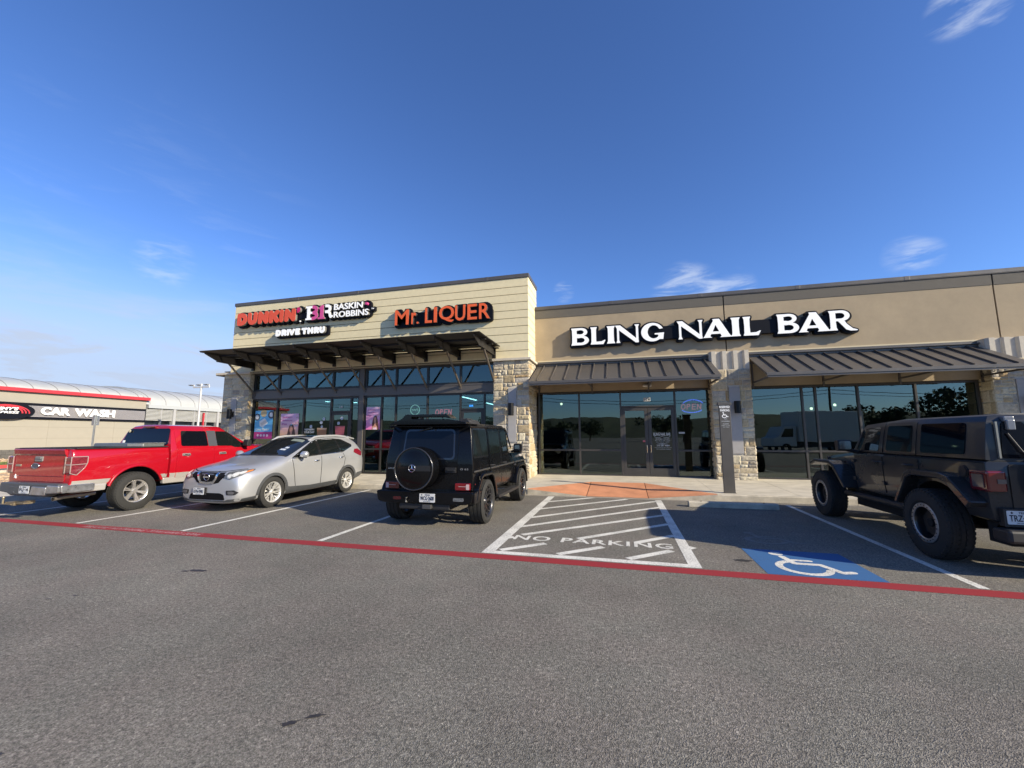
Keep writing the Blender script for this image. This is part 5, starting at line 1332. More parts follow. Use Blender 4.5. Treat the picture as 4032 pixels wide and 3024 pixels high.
# ------------------------------------------------------------ black boxy suv
def boxy_suv():
    root = thing('black_suv', 'black boxy suv with rear spare wheel parked facing the liquor shop', 'suv', (-3.5, 7.75, 0))
    PB = paintm('black_paint', (.0028, .0030, .0038), .28, coat=.28)
    sec = lambda s=1.0: [(0, .50), (.74, .50), (.86, .56), (.885, .72), (.885, 1.0), (.87, 1.24), (.80, 1.80), (.73, 1.885), (0, 1.915)]
    hood = [(0, .50), (.74, .50), (.86, .56), (.885, .72), (.885, 1.0), (.83, 1.12), (.78, 1.235), (.60, 1.255), (0, 1.27)]
    o = loft([([-.60]*6+[-.50, -.47, -.46], sec()), (-.2, sec()), (1.80, sec()), (2.22, hood), (3.55, [(p[0], p[1]-.03 if p[1] > 1.05 else p[1]) for p in hood])], bevel=.028)
    body, bvh = finish(o, 'body', [arch_cut(0, .47, .40), arch_cut(2.85, .47, .40)], PB, root, 28)
    # raised rear lamp, roof skin
    door = patch('rear_door', bvh, rpoly(rect(-.60, .585, .66, 1.845), .03), 'B', .014, PB, root, step=.12)
    w = patch('rear_window', bvh, rpoly([(-.50, 1.25), (.50, 1.25), (.475, 1.74), (-.475, 1.74)], .07), 'B', .024, TG, door, step=.12); 
    fr = patch('window_seal', bvh, rpoly([(-.535, 1.215), (.535, 1.215), (.505, 1.775), (-.505, 1.775)], .08), 'B', .019, M('gloss_seal', (.012, .012, .013), .18, coat=1), door, step=.12)
    for z in (.93, 1.16): b = MB(); b.cyl((-.62, -.75, z-.03), (-.62, -.75, z+.05), .02, n=10); b.build('hinge', PB, door, smooth=40)
    b = MB(); b.box(.36, .57, -.762, -.735, .985, 1.075); b.box(.40, .55, -.785, -.76, 1.015, 1.04)
    b.build('door_handle', PLB, door, bevel=.004)
    b = MB(); b.tube([(.02, -.72, 1.80), (.02, -.76, 1.80)], .022, 10); b.tube([(.02, -.765, 1.80), (-.20, -.735, 1.745), (-.36, -.70, 1.72)], [.014, .010, .006], 8); b.tube([(.10, -.72, 1.765), (.10, -.745, 1.765)], .014, 8)
    b.build('wiper', M('wiper_dull', (.05, .05, .045), .4), door, smooth=40)
    # spare wheel cover
    b = MB(); prof = [(-1.055, .0005), (-1.055, .285), (-1.045, .30), (-1.045, .365), (-1.03, .385), (-1.0, .39), (-.80, .39), (-.76, .36), (-.745, .0005)]
    b.lathe([(a, r) for a, r in prof], 56, 'y', (-.13, 0, 1.065), closed=False); sp = b.build('spare_wheel_cover', PB, root, smooth=35)
    b = MB(); P = [(-.13+.372*math.sin(2*math.pi*k/48), -1.045, 1.065+.372*math.cos(2*math.pi*k/48)) for k in range(48)]
    b.tube(P, .013, 8, closed=True); b.build('cover_ring', M('satin_ring', (.09, .09, .095), .25, metal=.8), sp, smooth=50)
    b = MB(); b.box(-.12, .21, -1.060, -1.054, 1.025, 1.125); b.build('cover_panel', M('cover_inset', (.012, .012, .013), .35, coat=.5), sp, bevel=.003)
    b = MB(); b.tube([(-.15+.062*math.sin(2*math.pi*k/28), -1.068, 1.075+.062*math.cos(2*math.pi*k/28)) for k in range(28)], .0065, 6, closed=True)
    for k in range(3):
        a = 2*math.pi*k/3; b.tube([(-.15, -1.068, 1.075), (-.15+.06*math.sin(a), -1.068, 1.075+.06*math.cos(a))], [.012, .004], 6)
    b.build('badge', CHR, sp, smooth=50)
    # bumper, lamps
    b = MB(); b.prism(rpoly([(-.92, .47), (-.80, .44), (.80, .44), (.92, .47), (.96, .66), (-.96, .66)], .05), 'y', -.90, -.60); b.prism(rpoly([(-.66, .43), (-.30, .43), (-.30, .66), (-.66, .62)], .05), 'x', -.97, -.80); b.prism(rpoly([(-.86, .45), (-.38, .45), (-.34, .66), (-.88, .66)], .05), 'x', .80, .97)
    bm_ = b.build('rear_bumper', PB, root, fix=True, bevel=.015)
    b = MB(); b.box(-.50, .50, -.86, -.62, .33, .45); b.build('rear_valance', PLB, root, bevel=.02)
    b = MB(); b.box(.01, .17, -.95, -.84, .36, .43); b.tube([(-.32, -.9, .55), (-.32, -.94, .54), (-.32, -.94, .47), (-.32, -.9, .46)], .018, 8); b.build('tow_hitch', M('grey_steel', (.14, .14, .14), .4, metal=.7), root, bevel=.006)
    for s, x0, x1 in ((-1, -.845, -.56), (1, .56, .845)):
        b = MB(); b.prism(rpoly(rect(x0, x1, .675, .80), .02), 'y', -.775, -.70); l = b.build('tail_light', REDL, root, fix=True, bevel=.006)
        b = MB(); xo = x1-.07 if s > 0 else x0+.01; b.prism(rpoly(rect(xo, xo+.06, .69, .785), .012), 'y', -.778, -.774); b.box(x0+.07, x1-.07, -.779, -.774, .74, .748); b.build('clear_section', M('lens_pale', (.55, .40, .40), .15, coat=1), l, fix=True)
    b = MB(); b.prism(rpoly(rect(.58, .78, .50, .56), .02), 'y', -.905, -.89); b.build('reverse_lamp', M('lamp_clear_dark', (.12, .13, .14), .1, coat=1, noise=(40, .5)), root, fix=True)
    b = MB(); b.prism(rpoly(rect(-.60, -.44, .50, .555), .02), 'y', -.905, -.89); b.build('reflector', REDL, root, fix=True)
    b = MB(); b.box(.888, .90, -.62, -.55, .70, .78); b.build('side_marker', REDL, root, bevel=.004)
    plate(root, 'WCG·2600', .085, -.912, .545)
    text('badge_lettering', 'G 63', (.64, .80, 1.03, 1.065), (0, -.728, 0), FRONT, CHR, root, ext=.004, offset=.02)
    text('badge_lettering', 'AMG', (-.83, -.70, 1.03, 1.06), (0, -.728, 0), FRONT, ALU, root, ext=.004, offset=.02)
    # roof: gutter, rear wing with gap, roof pod on the right
    b = MB()
    for s in (-1, 1): b.tube([(s*.815, -.62, 1.815), (s*.815, 1.78, 1.815), (s*.87, 2.1, 1.36)], .016, 8)
    b.tube([(-.80, -.62, 1.83), (.80, -.62, 1.83)], .014, 8); b.build('roof_gutter', PB, root, smooth=50)
    b = MB(); b.prism([(-.78, 1.86), (-.50, 1.97), (-.42, 2.05), (.40, 2.05), (.47, 2.0), (.50, 1.97), (.44, 1.975), (.36, 2.0), (-.30, 2.0), (-.30, 1.965), (.44, 1.955), (.78, 1.90), (.80, 1.86)], 'y', -.74, -.44)
    b.prism([(-.74, 1.88), (-.42, 1.94), (-.1, 2.03), (.1, 1.94)], 'x', -.42, -.38); b.build('roof_wing', PB, root, fix=True, bevel=.008)
    b = MB(); b.prism([(.50, 1.90), (.60, 1.965), (.74, 1.955), (.80, 1.87)], 'y', -.70, -.15); b.box(.60, .72, -.69, -.40, 1.955, 1.975); b.build('roof_pod', M('pod_grey', (.025, .025, .025), .5, noise=(24, .8)), root, fix=True, bevel=.01)
    b = MB(); b.tube([(0, .1, 1.91), (0, .0, 2.03)], [.02, .006], 8); b.build('antenna', PB, root)
    # sides
    for v, s in (('R', 1), ('L', -1)):
        for (y0, y1) in ((.37, 1.22), (1.245, 2.20)):
            poly = [(y0, .64), (y1, .64), (y1, 1.24), (y1 if y1 < 2 else 1.86, 1.79), (y0, 1.79)] if y0 > .3 else None
            if y0 < .5: poly = [(.62, .64), (y1, .64), (y1, 1.79), (y0, 1.79), (y0, 1.0), (.50, .84)]
            if y0 > 1: poly = [(y0, .64), (2.32, .64), (2.32, .90), (2.2, 1.20), (1.84, 1.79), (y0, 1.79)]
            d = patch('door', bvh, rpoly(poly, .03), v, .012, PB, root, step=.12)
            wy = (y0+.06, 1.16) if y0 < 1 else (y0+.07, 1.88)
            wp = rpoly([(wy[0], 1.28), (wy[1] if y0 < 1 else 2.06, 1.28), (wy[1] if y0 < 1 else 1.80, 1.745), (wy[0], 1.745)], .03)
            patch('side_window', bvh, wp, v, .017, TGB, d, step=.12)
            handle_y(d, s*.905, y0+.17 if y0 > 1 else y0+.14, 1.055, s, PLB, L=.16)
            seam(bvh, [(y1, .65), (y1, 1.23), (y1, 1.78)] if y0 < 1 else [(2.33, .65), (2.33, 1.2)], v, root, .012, .0135)
        w = patch('side_window', bvh, rpoly([(-.51, 1.27), (.29, 1.27), (.30, 1.765), (-.44, 1.765)], .05), v, .012, TGB, root, step=.12)
        f_ = patch('window_seal', bvh, rpoly([(-.55, 1.235), (.325, 1.235), (.335, 1.80), (-.475, 1.80)], .06), v, .007, MATS['gloss_seal'], root, step=.12)
        b = MB(); b.box(s*.888, s*.912, -.58, .34, .985, 1.02) if s > 0 else b.box(-.912, -.888, -.58, .34, .985, 1.02)
        a, c = (.895, .918) if s > 0 else (-.918, -.895)
        b.box(a, c, .40, 2.30, .985, 1.02); b.box(a, c, 2.4, 3.5, .985, 1.02); b.build('side_moulding', M('moulding', (.10, .10, .10), .25, metal=.6), root, bevel=.006)
        # wheel-arch flares
        for yc in (0, 2.85):
            P = [(yc-.60, .52), (yc-.50, .78), (yc-.30, .93), (yc+.30, .93), (yc+.50, .80), (yc+.62, .46)]
            P = [(yc-.62, .50), (yc-.55, .70), (yc-.38, .905), (yc-.25, .95), (yc+.27, .95), (yc+.42, .90), (yc+.58, .62), (yc+.66, .42)]
            Q = [(yc-.56, .50), (yc-.48, .68), (yc-.33, .85), (yc-.22, .885), (yc+.24, .885), (yc+.36, .84), (yc+.50, .60), (yc+.56, .42)]
            b = MB(); b.prism(P+Q[::-1], 'x', s*.80, s*.985); b.build('wheel_arch', PB, root, fix=True, bevel=.018)
        b = MB(); b.prism(rpoly([(.62, .38), (2.28, .38), (2.28, .44), (.62, .44)], .02), 'x', s*.86, s*1.02)
        for k in range(3): b.box(min(s*.90, s*.90)+k*s*.035-.008, s*.90+k*s*.035+.008, .66, 2.24, .44, .448)
        b.box(min(s*.5, s*.86), max(s*.5, s*.86), .7, .8, .40, .44); b.box(min(s*.5, s*.86), max(s*.5, s*.86), 2.0, 2.1, .40, .44); b.build('running_board', PLB, root, fix=True)
        b = MB(); b.prism(rpoly([(2.12, 1.24), (2.32, 1.24), (2.34, 1.44), (2.14, 1.46)], .05), 'x', s*.93, s*1.10); b.tube([(s*.85, 2.2, 1.26), (s*.98, 2.2, 1.30)], .03, 8)
        m_ = b.build('side_mirror', PB, root, fix=True, bevel=.02)
        b = MB(); b.prism(rpoly([(.965*s-.0, 1.27), (1.085*s, 1.27), (1.085*s, 1.42), (.96*s, 1.42)], .03), 'y', 2.128, 2.134); b.build('mirror_glass', CHR, m_, fix=True)
        b = MB(); b.prism(rpoly([(3.18, 1.10), (3.40, 1.10), (3.38, 1.16), (3.20, 1.16)], .02), 'x', s*.72, s*.84); b.build('indicator', M('indicator_pale', (.6, .55, .5), .2, coat=1), root, fix=True)
    text('badge_lettering', 'V8', (2.42, 2.52, .90, .95), (.890, 0, 0), ((0, 1, 0), (0, 0, 1)), ALU, root, ext=.004, offset=.02)
    patch('windshield', bvh, rpoly([(-.78, 1.30), (.78, 1.30), (.70, 1.78), (-.70, 1.78)], .04), 'F', .008, TG, root, step=.12)
    b = MB(); b.box(-.9, .9, 3.52, 3.72, .42, .68); b.build('front_bumper', PB, root, bevel=.03)
    b = MB(); b.box(-.40, .40, 3.55, 3.575, .78, 1.12); b.build('grille', PLB, root)
    for s in (-1, 1): b = MB(); b.cyl((s*.64, 3.55, .93), (s*.64, 3.60, .93), .12, n=24); b.build('headlight', CLR, root)
    b = MB(); b.box(-.42, .42, -.5, 3.4, .34, .50); b.tube([(-.9, 0, .40), (.9, 0, .40)], .06, 8); b.tube([(-.9, 2.85, .40), (.9, 2.85, .40)], .06, 8)
    b.tube([(.93, .72, .34), (.97, .62, .33)], .03, 10); b.build('underbody', M('underbody', (.01, .01, .01), .9), root)
    wheels(root, 2.85, 0, .85, .405, .30, .29, 'mesh', DALU)
    skip = ('rear_door', 'rear_window', 'window_seal')
    def shift(o):
        for c in o.children:
            if c.type == 'MESH' and not c.name.startswith(skip+('wheel', 'tyre', 'rim')):
                ys = [v.co.y for v in c.data.vertices]
                if max(ys) < -.1: c.data.transform(Matrix.Translation((0, .20 if c.name.startswith(('wiper', 'roof_')) else .12, 0)))
            if not c.name.startswith('wheel'): shift(c)
    shift(root)
    return root
boxy_suv()

# ------------------------------------------------------------ dark grey off-roader
def offroader():
    root = thing('offroad_suv', 'dark grey lifted off-road suv with hard top at the right edge of the picture', 'suv', (4.93, 7.08, 0))
    PB = paintm('grey_paint', (.030, .030, .030), .3, coat=.5); HT = M('hardtop', (.014, .016, .019), .42, coat=.2, noise=(2, .06))
    tub = [(0, .62), (.66, .62), (.76, .66), (.785, .82), (.79, 1.10), (.785, 1.32), (.74, 1.34), (.5, 1.34), (0, 1.34)]
    hd = lambda z, w: [(0, .66), (.5, .66), (.52, .70), (.55, .85), (w-.02, 1.08), (w, z-.06), (w-.06, z), (w*.5, z+.035), (0, z+.045)]
    o = loft([(-.86, tub), (2.02, tub), (2.06, hd(1.33, .76)), (3.45, hd(1.20, .60))], bevel=.02)
    body, bvh = finish(o, 'body', [arch_cut(0, .52, .50, .40), arch_cut(3.03, .54, .50, .34)], PB, root, 28)
    top = [(0, 1.34), (.5, 1.34), (.72, 1.34), (.775, 1.35), (.765, 1.45), (.715, 1.80), (.66, 1.87), (.5, 1.895), (0, 1.91)]
    t2 = [(p[0], p[1]-.055 if p[1] > 1.5 else p[1]) for p in top]; t3 = [(0, 1.30), (.5, 1.30), (.72, 1.30), (.775, 1.31), (.77, 1.32), (.765, 1.33), (.70, 1.34), (.5, 1.345), (0, 1.35)]
    o = loft([([-.86]*4+[-.86, -.85, -.80, -.79, -.79], top), (.9, top), (1.74, t2), (2.08, t3)], bevel=.035)
    ht, bt = finish(o, 'hardtop', [], HT, root, 28)
    for v, s in (('R', 1), ('L', -1)):
        # hinged doors
        for (pl, wp, hy) in (([(.66, .72), (1.11, .70), (1.11, 1.30), (.28, 1.30), (.28, 1.10), (.42, 1.02), (.54, .88)], rpoly([(1.04, 1.39), (.42, 1.39), (.41, 1.785), (.99, 1.785)], .04), .46),
                             ([(1.14, .70), (1.97, .70), (1.97, 1.28), (1.14, 1.30)], rpoly([(1.90, 1.38), (1.24, 1.38), (1.19, 1.775), (1.70, 1.75)], .04), 1.24)):
            d = patch('door', bvh, rpoly(pl, .04), v, .014, PB, root, step=.12)
            fr_ = patch('door_frame', bt, rpoly([(wp[0][0]+.0, 1.345)]*0+([(1.09, 1.345), (.34, 1.345), (.33, 1.835), (1.05, 1.835)] if hy < 1 else [(1.98, 1.35), (1.14, 1.345), (1.10, 1.83), (1.74, 1.79)]), .03), v, .010, HT, d, step=.12)
            patch('side_window', bt, wp, v, .014, TGB, d, step=.12); handle_y(d, s*.81, hy+.02, 1.20, s, PLB, L=.18)
            b = MB()
            for z in (.86, 1.18): b.box(min(s*.795, s*.83), max(s*.795, s*.83), (1.09 if hy < 1 else 1.94), (1.17 if hy < 1 else 2.03), z-.03, z+.03)
            b.build('hinge', PB, d, bevel=.006)
        patch('side_window', bt, rpoly([(-.56, 1.40), (.24, 1.39), (.23, 1.80), (-.57, 1.795)], .05), v, .010, TG, root, step=.12)
        seam(bvh, [(-.84, 1.315), (1.1, 1.315)], v, root, .014, .004)
        # flat fenders
        F1 = [(-.84, .85), (-.52, 1.12), (-.36, 1.16), (.20, 1.16), (.34, 1.10), (.62, .66), (.56, .64), (.29, 1.03), (.17, 1.08), (-.34, 1.08), (-.46, 1.04), (-.76, .78)]
        b = MB(); b.prism(F1, 'x', s*.70, s*.965); b.build('rear_fender', PB, root, fix=True, bevel=.016)
        F2 = [(2.06, .68), (2.12, .66), (2.50, 1.02), (2.64, 1.07), (3.22, 1.07), (3.44, 1.0), (3.48, 1.03), (3.42, 1.09), (3.26, 1.14), (2.62, 1.14), (2.44, 1.08)]
        b = MB(); b.prism(F2, 'x', s*.50, s*.965); b.build('front_fender', PB, root, fix=True, bevel=.016)
        b = MB(); b.tube([(s*.80, .50, .56), (s*.80, 2.35, .56)], .05, 10); b.box(min(s*.4, s*.8), max(s*.4, s*.8), .8, .86, .54, .58); b.box(min(s*.4, s*.8), max(s*.4, s*.8), 2.0, 2.06, .54, .58); b.build('rock_rail', PLB, root, smooth=40)
        b = MB(); b.prism(rpoly([(1.78, 1.36), (1.90, 1.35), (1.92, 1.54), (1.78, 1.56)], .04), 'x', s*.90, s*1.12); b.tube([(s*.77, 1.86, 1.33), (s*.96, 1.86, 1.38)], .035, 8); m_ = b.build('side_mirror', PLB, root, fix=True, bevel=.02)
        b = MB(); xa, xb = sorted((s*.92, s*1.10)); b.prism(rpoly(rect(xa, xb, 1.385, 1.535), .03), 'y', 1.772, 1.779); b.build('mirror_glass', CHR, m_, fix=True)
        # square tail lamps on the corners
        b = MB(); xa, xb = sorted((s*.645, s*.83)); b.prism(rpoly(rect(xa, xb, .985, 1.225), .03), 'y', -.93, -.66); l = b.build('tail_light', REDD, root, fix=True, bevel=.02)
        b = MB(); b.box(min(s*.66, s*.74), max(s*.66, s*.74), -.938, -.928, 1.08, 1.13); b.box(min(s*.825, s*.84), max(s*.825, s*.84), -.88, -.72, 1.03, 1.18); b.build('lamp_centre', M('lamp_smoke', (.08, .07, .07), .2, coat=1), l)
    b = MB(); b.cyl((-.78, -.54, 1.19), (-.80, -.54, 1.19), .075, n=24); b.cyl((-.80, -.54, 1.19), (-.808, -.54, 1.19), .06, n=24); b.build('fuel_cap', PLB, root, smooth=40)
    g = patch('rear_window', bt, rpoly([(-.62, 1.37), (.62, 1.37), (.58, 1.80), (-.58, 1.80)], .05), 'B', .014, TG, root, step=.12)
    b = MB(); b.box(-.652, -.632, -.885, -.86, 1.37, 1.80); b.build('window_edge', M('edge_light', (.30, .30, .26), .3, metal=.5), root)
    tg = patch('tailgate', bvh, rpoly(rect(-.58, .58, .72, 1.30), .04), 'B', .014, PB, root, step=.12)
    b = MB(); b.box(-.56, -.46, -.88, -.80, 1.80, 1.86); b.prism(rpoly(rect(-.55, -.47, 1.70, 1.82), .015), 'y', -.90, -.86); b.build('glass_hinge', M('hinge_grey', (.2, .21, .23), .3, metal=.5), root, bevel=.01)
    b = MB(); b.tube([(-.55, -.88, 1.66), (-.45, -.90, 1.45), (-.35, -.91, 1.38)], .012, 8); b.build('wiper', PLB, root)
    b = MB(); prof = [(-1.18, .05), (-1.18, .27), (-1.20, .30), (-1.19, .40), (-1.16, .45), (-.93, .45), (-.90, .40), (-.90, .05)]; b.lathe(prof, 48, 'y', (.14, 0, 1.12)); b.build('spare_wheel', RUB, root, smooth=35)
    b = MB(); b.box(-.80, .80, -1.08, -.84, .44, .585); b.build('rear_bumper', PLB, root, bevel=.03)
    plate(root, 'TRZ·3518', -.545, -.93, .705)
    b = MB(); b.box(-.72, -.37, -.925, -.85, .60, .80); b.build('plate_bracket', PLB, root)
    b = MB(); b.box(-.62, .62, .62, 2.4, .34, .64); b.box(-.60, .60, -.80, -.50, .36, .62); b.box(-.38, .38, -.9, 3.3, .44, .64); b.tube([(-.9, 0, .46), (.9, 0, .46)], .055, 8); b.tube([(-.9, 3.03, .46), (.9, 3.03, .46)], .055, 8); b.tube([(-.6, -.7, .5), (.6, -.7, .5)], .09, 10); b.build('underbody', MATS['underbody'], root)  # chassis and axles; the wide low boxes are added to block sunlight beneath
    b = MB(); b.box(-.62, .62, 3.44, 3.50, .80, 1.18); b.build('grille', PLB, root, bevel=.01)
    for s in (-1, 1): b = MB(); b.cyl((s*.48, 3.48, 1.0), (s*.48, 3.54, 1.0), .10, n=20); b.build('headlight', CLR, root)
    b = MB(); b.box(-.85, .85, 3.62, 3.80, .55, .72); b.box(-.5, -.3, 3.3, 3.65, .56, .66); b.box(.3, .5, 3.3, 3.65, .56, .66); b.build('front_bumper', PLB, root, bevel=.02)
    patch('windshield', bt, rpoly([(-.70, 1.40), (.70, 1.40), (.64, 1.78), (-.64, 1.78)], .04), 'F', .008, TG, root, step=.12)
    wheels(root, 3.03, 0, .825, .455, .29, .262, 'offroad', DALU)
    return root
offroader()

# ------------------------------------------------------------ red pickup
def pickup():
    root = thing('pickup_truck', 'red crew cab pickup truck with silver lower trim parked beside the silver suv', 'pickup truck', (-11.75, 7.15, 0))
    PR = paintm('red_vehicle_paint', (.33, .005, .013), .25); SV = paintm('silver_trim_paint', (.42, .40, .37), .3, metal=.3)
    bed = [(0, .62), (.84, .62), (.93, .64), (.955, .80), (.965, 1.02), (.955, 1.22), (.92, 1.36), (.86, 1.40), (0, 1.40)]
    bed0 = [(p[0]-.015 if p[0] > 0 else 0, p[1]) for p in bed]
    o = loft([(-1.20, bed0), (-1.14, bed), (.66, bed)], bevel=.025)
    cav = MB(); cav.box(-.80, .80, -1.12, .60, .98, 1.6)
    bd, bvb = finish(o, 'bed', [(cav, PLB), arch_cut(0, .55, .44, .60)], PR, root, 28)
    lower = [(0, .56), (.84, .56), (.93, .60), (.955, .78), (.965, 1.02), (.955, 1.24), (.93, 1.385), (.90, 1.40), (0, 1.41)]
    cab = lower[:6]+[(.925, 1.385), (.76, 1.83), (.62, 1.93), (.35, 1.955), (0, 1.96)]
    cabr = [(p[0], p[1]) if p[1] < 1.5 else (p[0]*.97, p[1]-.03) for p in cab]
    yr = [.70]*7+[.80, .84, .84, .84]; yf = [2.85]*5+[2.9, 2.95]+[2.25, 2.18, 2.18, 2.18]
    hood = lower[:6]+[(.93, 1.30), (.86, 1.34), (.66, 1.36), (.35, 1.385), (0, 1.39)]; hf = [(p[0], p[1]-(.10 if p[1] > 1.2 else 0)) for p in hood]
    cowl = lower[:6]+[(.925, 1.36), (.84, 1.39), (.66, 1.41), (.35, 1.42), (0, 1.43)]
    o = loft([(yr, cabr), ([.9]*11, cab), ([2.1]*11, cab), ([2.20]*5+[2.3, 2.45, 2.25, 2.2, 2.2, 2.2], [(p[0], p[1]-(.02 if p[1] > 1.8 else 0)) for p in cab]), ([3.05]*11, cowl), ([4.35]*11, hood), ([4.72]*11, hf)], bevel=.03)
    body, bvh = finish(o, 'cab', [arch_cut(3.68, .55, .44, .60)], PR, root, 30)
    # silver lower trim
    for v, s in (('R', 1), ('L', -1)):
        for src, pl in ((bvb, [(-1.13, .645), (-.47, .645), (-.44, .72), (-.455, .735), (-1.13, .735)]), (bvb, [(.47, .645), (.64, .645), (.64, .735), (.44, .735)])):
            pass
        patch('lower_trim', bvb, [(-1.17, .64), (-.56, .64), (-.51, .76), (-1.17, .76)], v, .006, SV, root); patch('lower_trim', bvb, [(.56, .64), (.655, .64), (.655, .76), (.51, .76)], v, .006, SV, root)
        b = MB(); x = s*.945; b.prism([(-1.17, .52), (-.58, .52), (-.565, .66), (-1.17, .66)], 'x', s*.84, x); b.prism([(.58, .52), (3.10, .50), (3.10, .64), (.565, .66)], 'x', s*.84, x); b.build('sill_trim', SV, root, fix=True, bevel=.02)
        patch('lower_trim', bvh, [(.715, .60), (3.08, .60), (3.12, .76), (.715, .76)], v, .006, SV, root)
        # doors
        d1 = patch('door', bvh, rpoly([(.84, .62), (1.80, .62), (1.80, 1.86), (1.05, 1.86), (.84, 1.78)], .05), v, .010, PR, root, step=.12, label='rear door')
        d2 = patch('door', bvh, rpoly([(1.82, .62), (2.86, .62), (2.92, 1.38), (2.30, 1.86), (1.82, 1.86)], .05), v, .010, PR, root, step=.12, label='front door')
        for d, (y0, y1) in ((d1, (.84, 1.80)), (d2, (1.82, 2.86))): patch('door_trim', bvh, [(y0+.01, .63), (y1-.01, .63), (y1-.01, .76), (y0+.01, .76)], v, .014, SV, d)
        patch('side_window', bvh, rpoly([(.95, 1.415), (1.66, 1.40), (1.66, 1.80), (1.00, 1.80)], .05), v, .015, TG, d1, step=.1)
        patch('side_window', bvh, rpoly([(1.92, 1.40), (2.36, 1.39), (2.44, 1.35), (2.80, 1.35), (2.78, 1.42), (2.30, 1.795), (1.94, 1.80)], .04), v, .015, TGB, d2, step=.1)
        patch('pillar_trim', bvh, [(1.67, 1.40), (1.92, 1.40), (1.93, 1.81), (1.68, 1.81)], v, .016, M('pillar_grey', (.06, .063, .07), .4), root, step=.1)
        for d, y in ((d1, .97), (d2, 1.97)):
            b = MB(); xx = sorted((s*.955, s*.968)); b.box(xx[0], xx[1], y-.0, y+.20, 1.13, 1.23); xx = sorted((s*.985, s*1.005)); b.box(xx[0], xx[1], y+.015, y+.185, 1.175, 1.215); h_ = b.build('door_handle', M('handle_grey', (.19, .19, .185), .4), d, bevel=.01)
            q = MB(); q.box(min(s*.985, s*1.012), max(s*.985, s*1.012), y+.02, y+.17, 1.19, 1.212); q.build('handle_chrome', CHR, h_, bevel=.008)
        # arch lip and bulge
        for yc, sr in ((0, bvb), (3.68, bvh)):
            P = [(yc+.56*math.cos(R(a)), .44+.56*math.sin(R(a))) for a in range(20, 165, 8)]
            b = MB(); b.tube([(s*.957, p[0], p[1]) for p in P], .030, 8); b.build('arch_lip', PR, root, smooth=50)
            P = [(yc+.72*math.cos(R(a)), .42+.58*math.sin(R(a))) for a in range(24, 157, 8)]
        # mirrors
        b = MB(); b.prism(rpoly([(2.64, 1.38), (2.78, 1.36), (2.80, 1.54), (2.67, 1.57)], .04), 'x', s*1.0, s*1.17); b.tube([(s*.90, 2.72, 1.38), (s*1.05, 2.72, 1.42)], .03, 8); b.build('side_mirror', PLB, root, fix=True, bevel=.02)
        # tail lamp wraps the corner
        b = MB(); tl = [(-1.23, .92), (-1.12, .88), (-1.00, 1.02), (-.96, 1.12), (-.96, 1.25), (-1.23, 1.25)]; b.prism(tl, 'x', s*.80, s*.968); l = b.build('tail_light', M('red_lens_bright', (.16, .02, .03), .15, coat=1, noise=(24, .5)), root, fix=True, bevel=.02)
        b = MB(); xs_ = sorted((s*.965, s*.974)); 
        for p, q in zip(tl, tl[1:]+tl[:1]): b.beam((s*.966, p[0], p[1]), (s*.966, q[0], q[1]), .012, .010, up=(1, 0, 0))
        b.beam((s*.966, -1.22, 1.09), (s*.966, -.97, 1.10), .012, .010, up=(1, 0, 0)); xr = sorted((s*.795, s*.806)); b.box(xr[0], xr[1], -1.238, -1.226, .92, 1.25); xr = sorted((s*.81, s*.96)); b.box(xr[0], xr[1], -1.238, -1.228, 1.08, 1.105)
        b.build('chrome_edge', M('lamp_edge', (.42, .34, .32), .25, metal=.3), l)
        b = MB(); b.box(min(s*.80, s*.90), max(s*.80, s*.90), -1.12, .66, 1.40, 1.425); b.build('bed_rail_cap', PLB, root, bevel=.008)
    # cab-to-bed gap filler
    b = MB(); b.box(-.82, .82, .655, .72, .62, 1.36); b.build('bed_gap', WELL, root)
    tg = patch('tailgate', bvb, rpoly(rect(-.785, .785, .745, 1.385), .03), 'B', .012, PR, root, step=.12)
    b = MB(); b.prism([(-1.235, 1.30), (-1.215, 1.27), (-1.205, 1.27), (-1.205, 1.405), (-1.25, 1.405), (-1.255, 1.385)], 'x', -.78, .78); b.prism([(-1.223, .86), (-1.213, .84), (-1.205, .86)], 'x', -.76, .76); b.build('tailgate_ridge', PR, tg, fix=True, bevel=.006)
    b = MB(); b.box(-.80, .80, -1.235, -1.08, 1.407, 1.422); b.build('bed_rail_cap', PLB, root, bevel=.006)
    b = MB(); b.prism(rpoly(rect(-.13, .10, 1.15, 1.255), .02), 'y', -1.232, -1.21); b.box(-.10, .07, -1.245, -1.23, 1.20, 1.245); b.build('tailgate_handle', M('handle_grey', (0, 0, 0)), tg, fix=True, bevel=.006)
    b = MB(); b.prism(circle(-.10, 1.06, .115, 28, .05), 'y', -1.228, -1.21); o_ = b.build('badge', M('badge_grey', (.07, .09, .13), .3, metal=.4), tg, fix=True); b = MB(); b.tube([(-.10+.115*math.cos(R(a)), -1.228, 1.06+.05*math.sin(R(a))) for a in range(0, 360, 15)], .006, 6, closed=True); b.build('badge_ring', ALU, o_, smooth=50)
    b = MB(); b.box(-.72, -.56, -1.224, -1.21, 1.04, 1.085); b.build('badge', M('badge_gold', (.30, .27, .20), .4, metal=.4), tg, bevel=.004)
    st = [(-.70+(.045 if k % 2 == 0 else .018)*math.sin(k*math.pi/5), .83+(.045 if k % 2 == 0 else .018)*math.cos(k*math.pi/5)) for k in range(10)]
    b = MB(); b.prism(st, 'y', -1.222, -1.212); b.build('star_sticker', WF, tg, fix=True)
    # bumper
    CB = M('scuffed_chrome', (.45, .45, .45), .32, metal=.85, noise=(5, .35)); GB = M('bumper_grey', (.065, .072, .08), .5, noise=(4, .1))
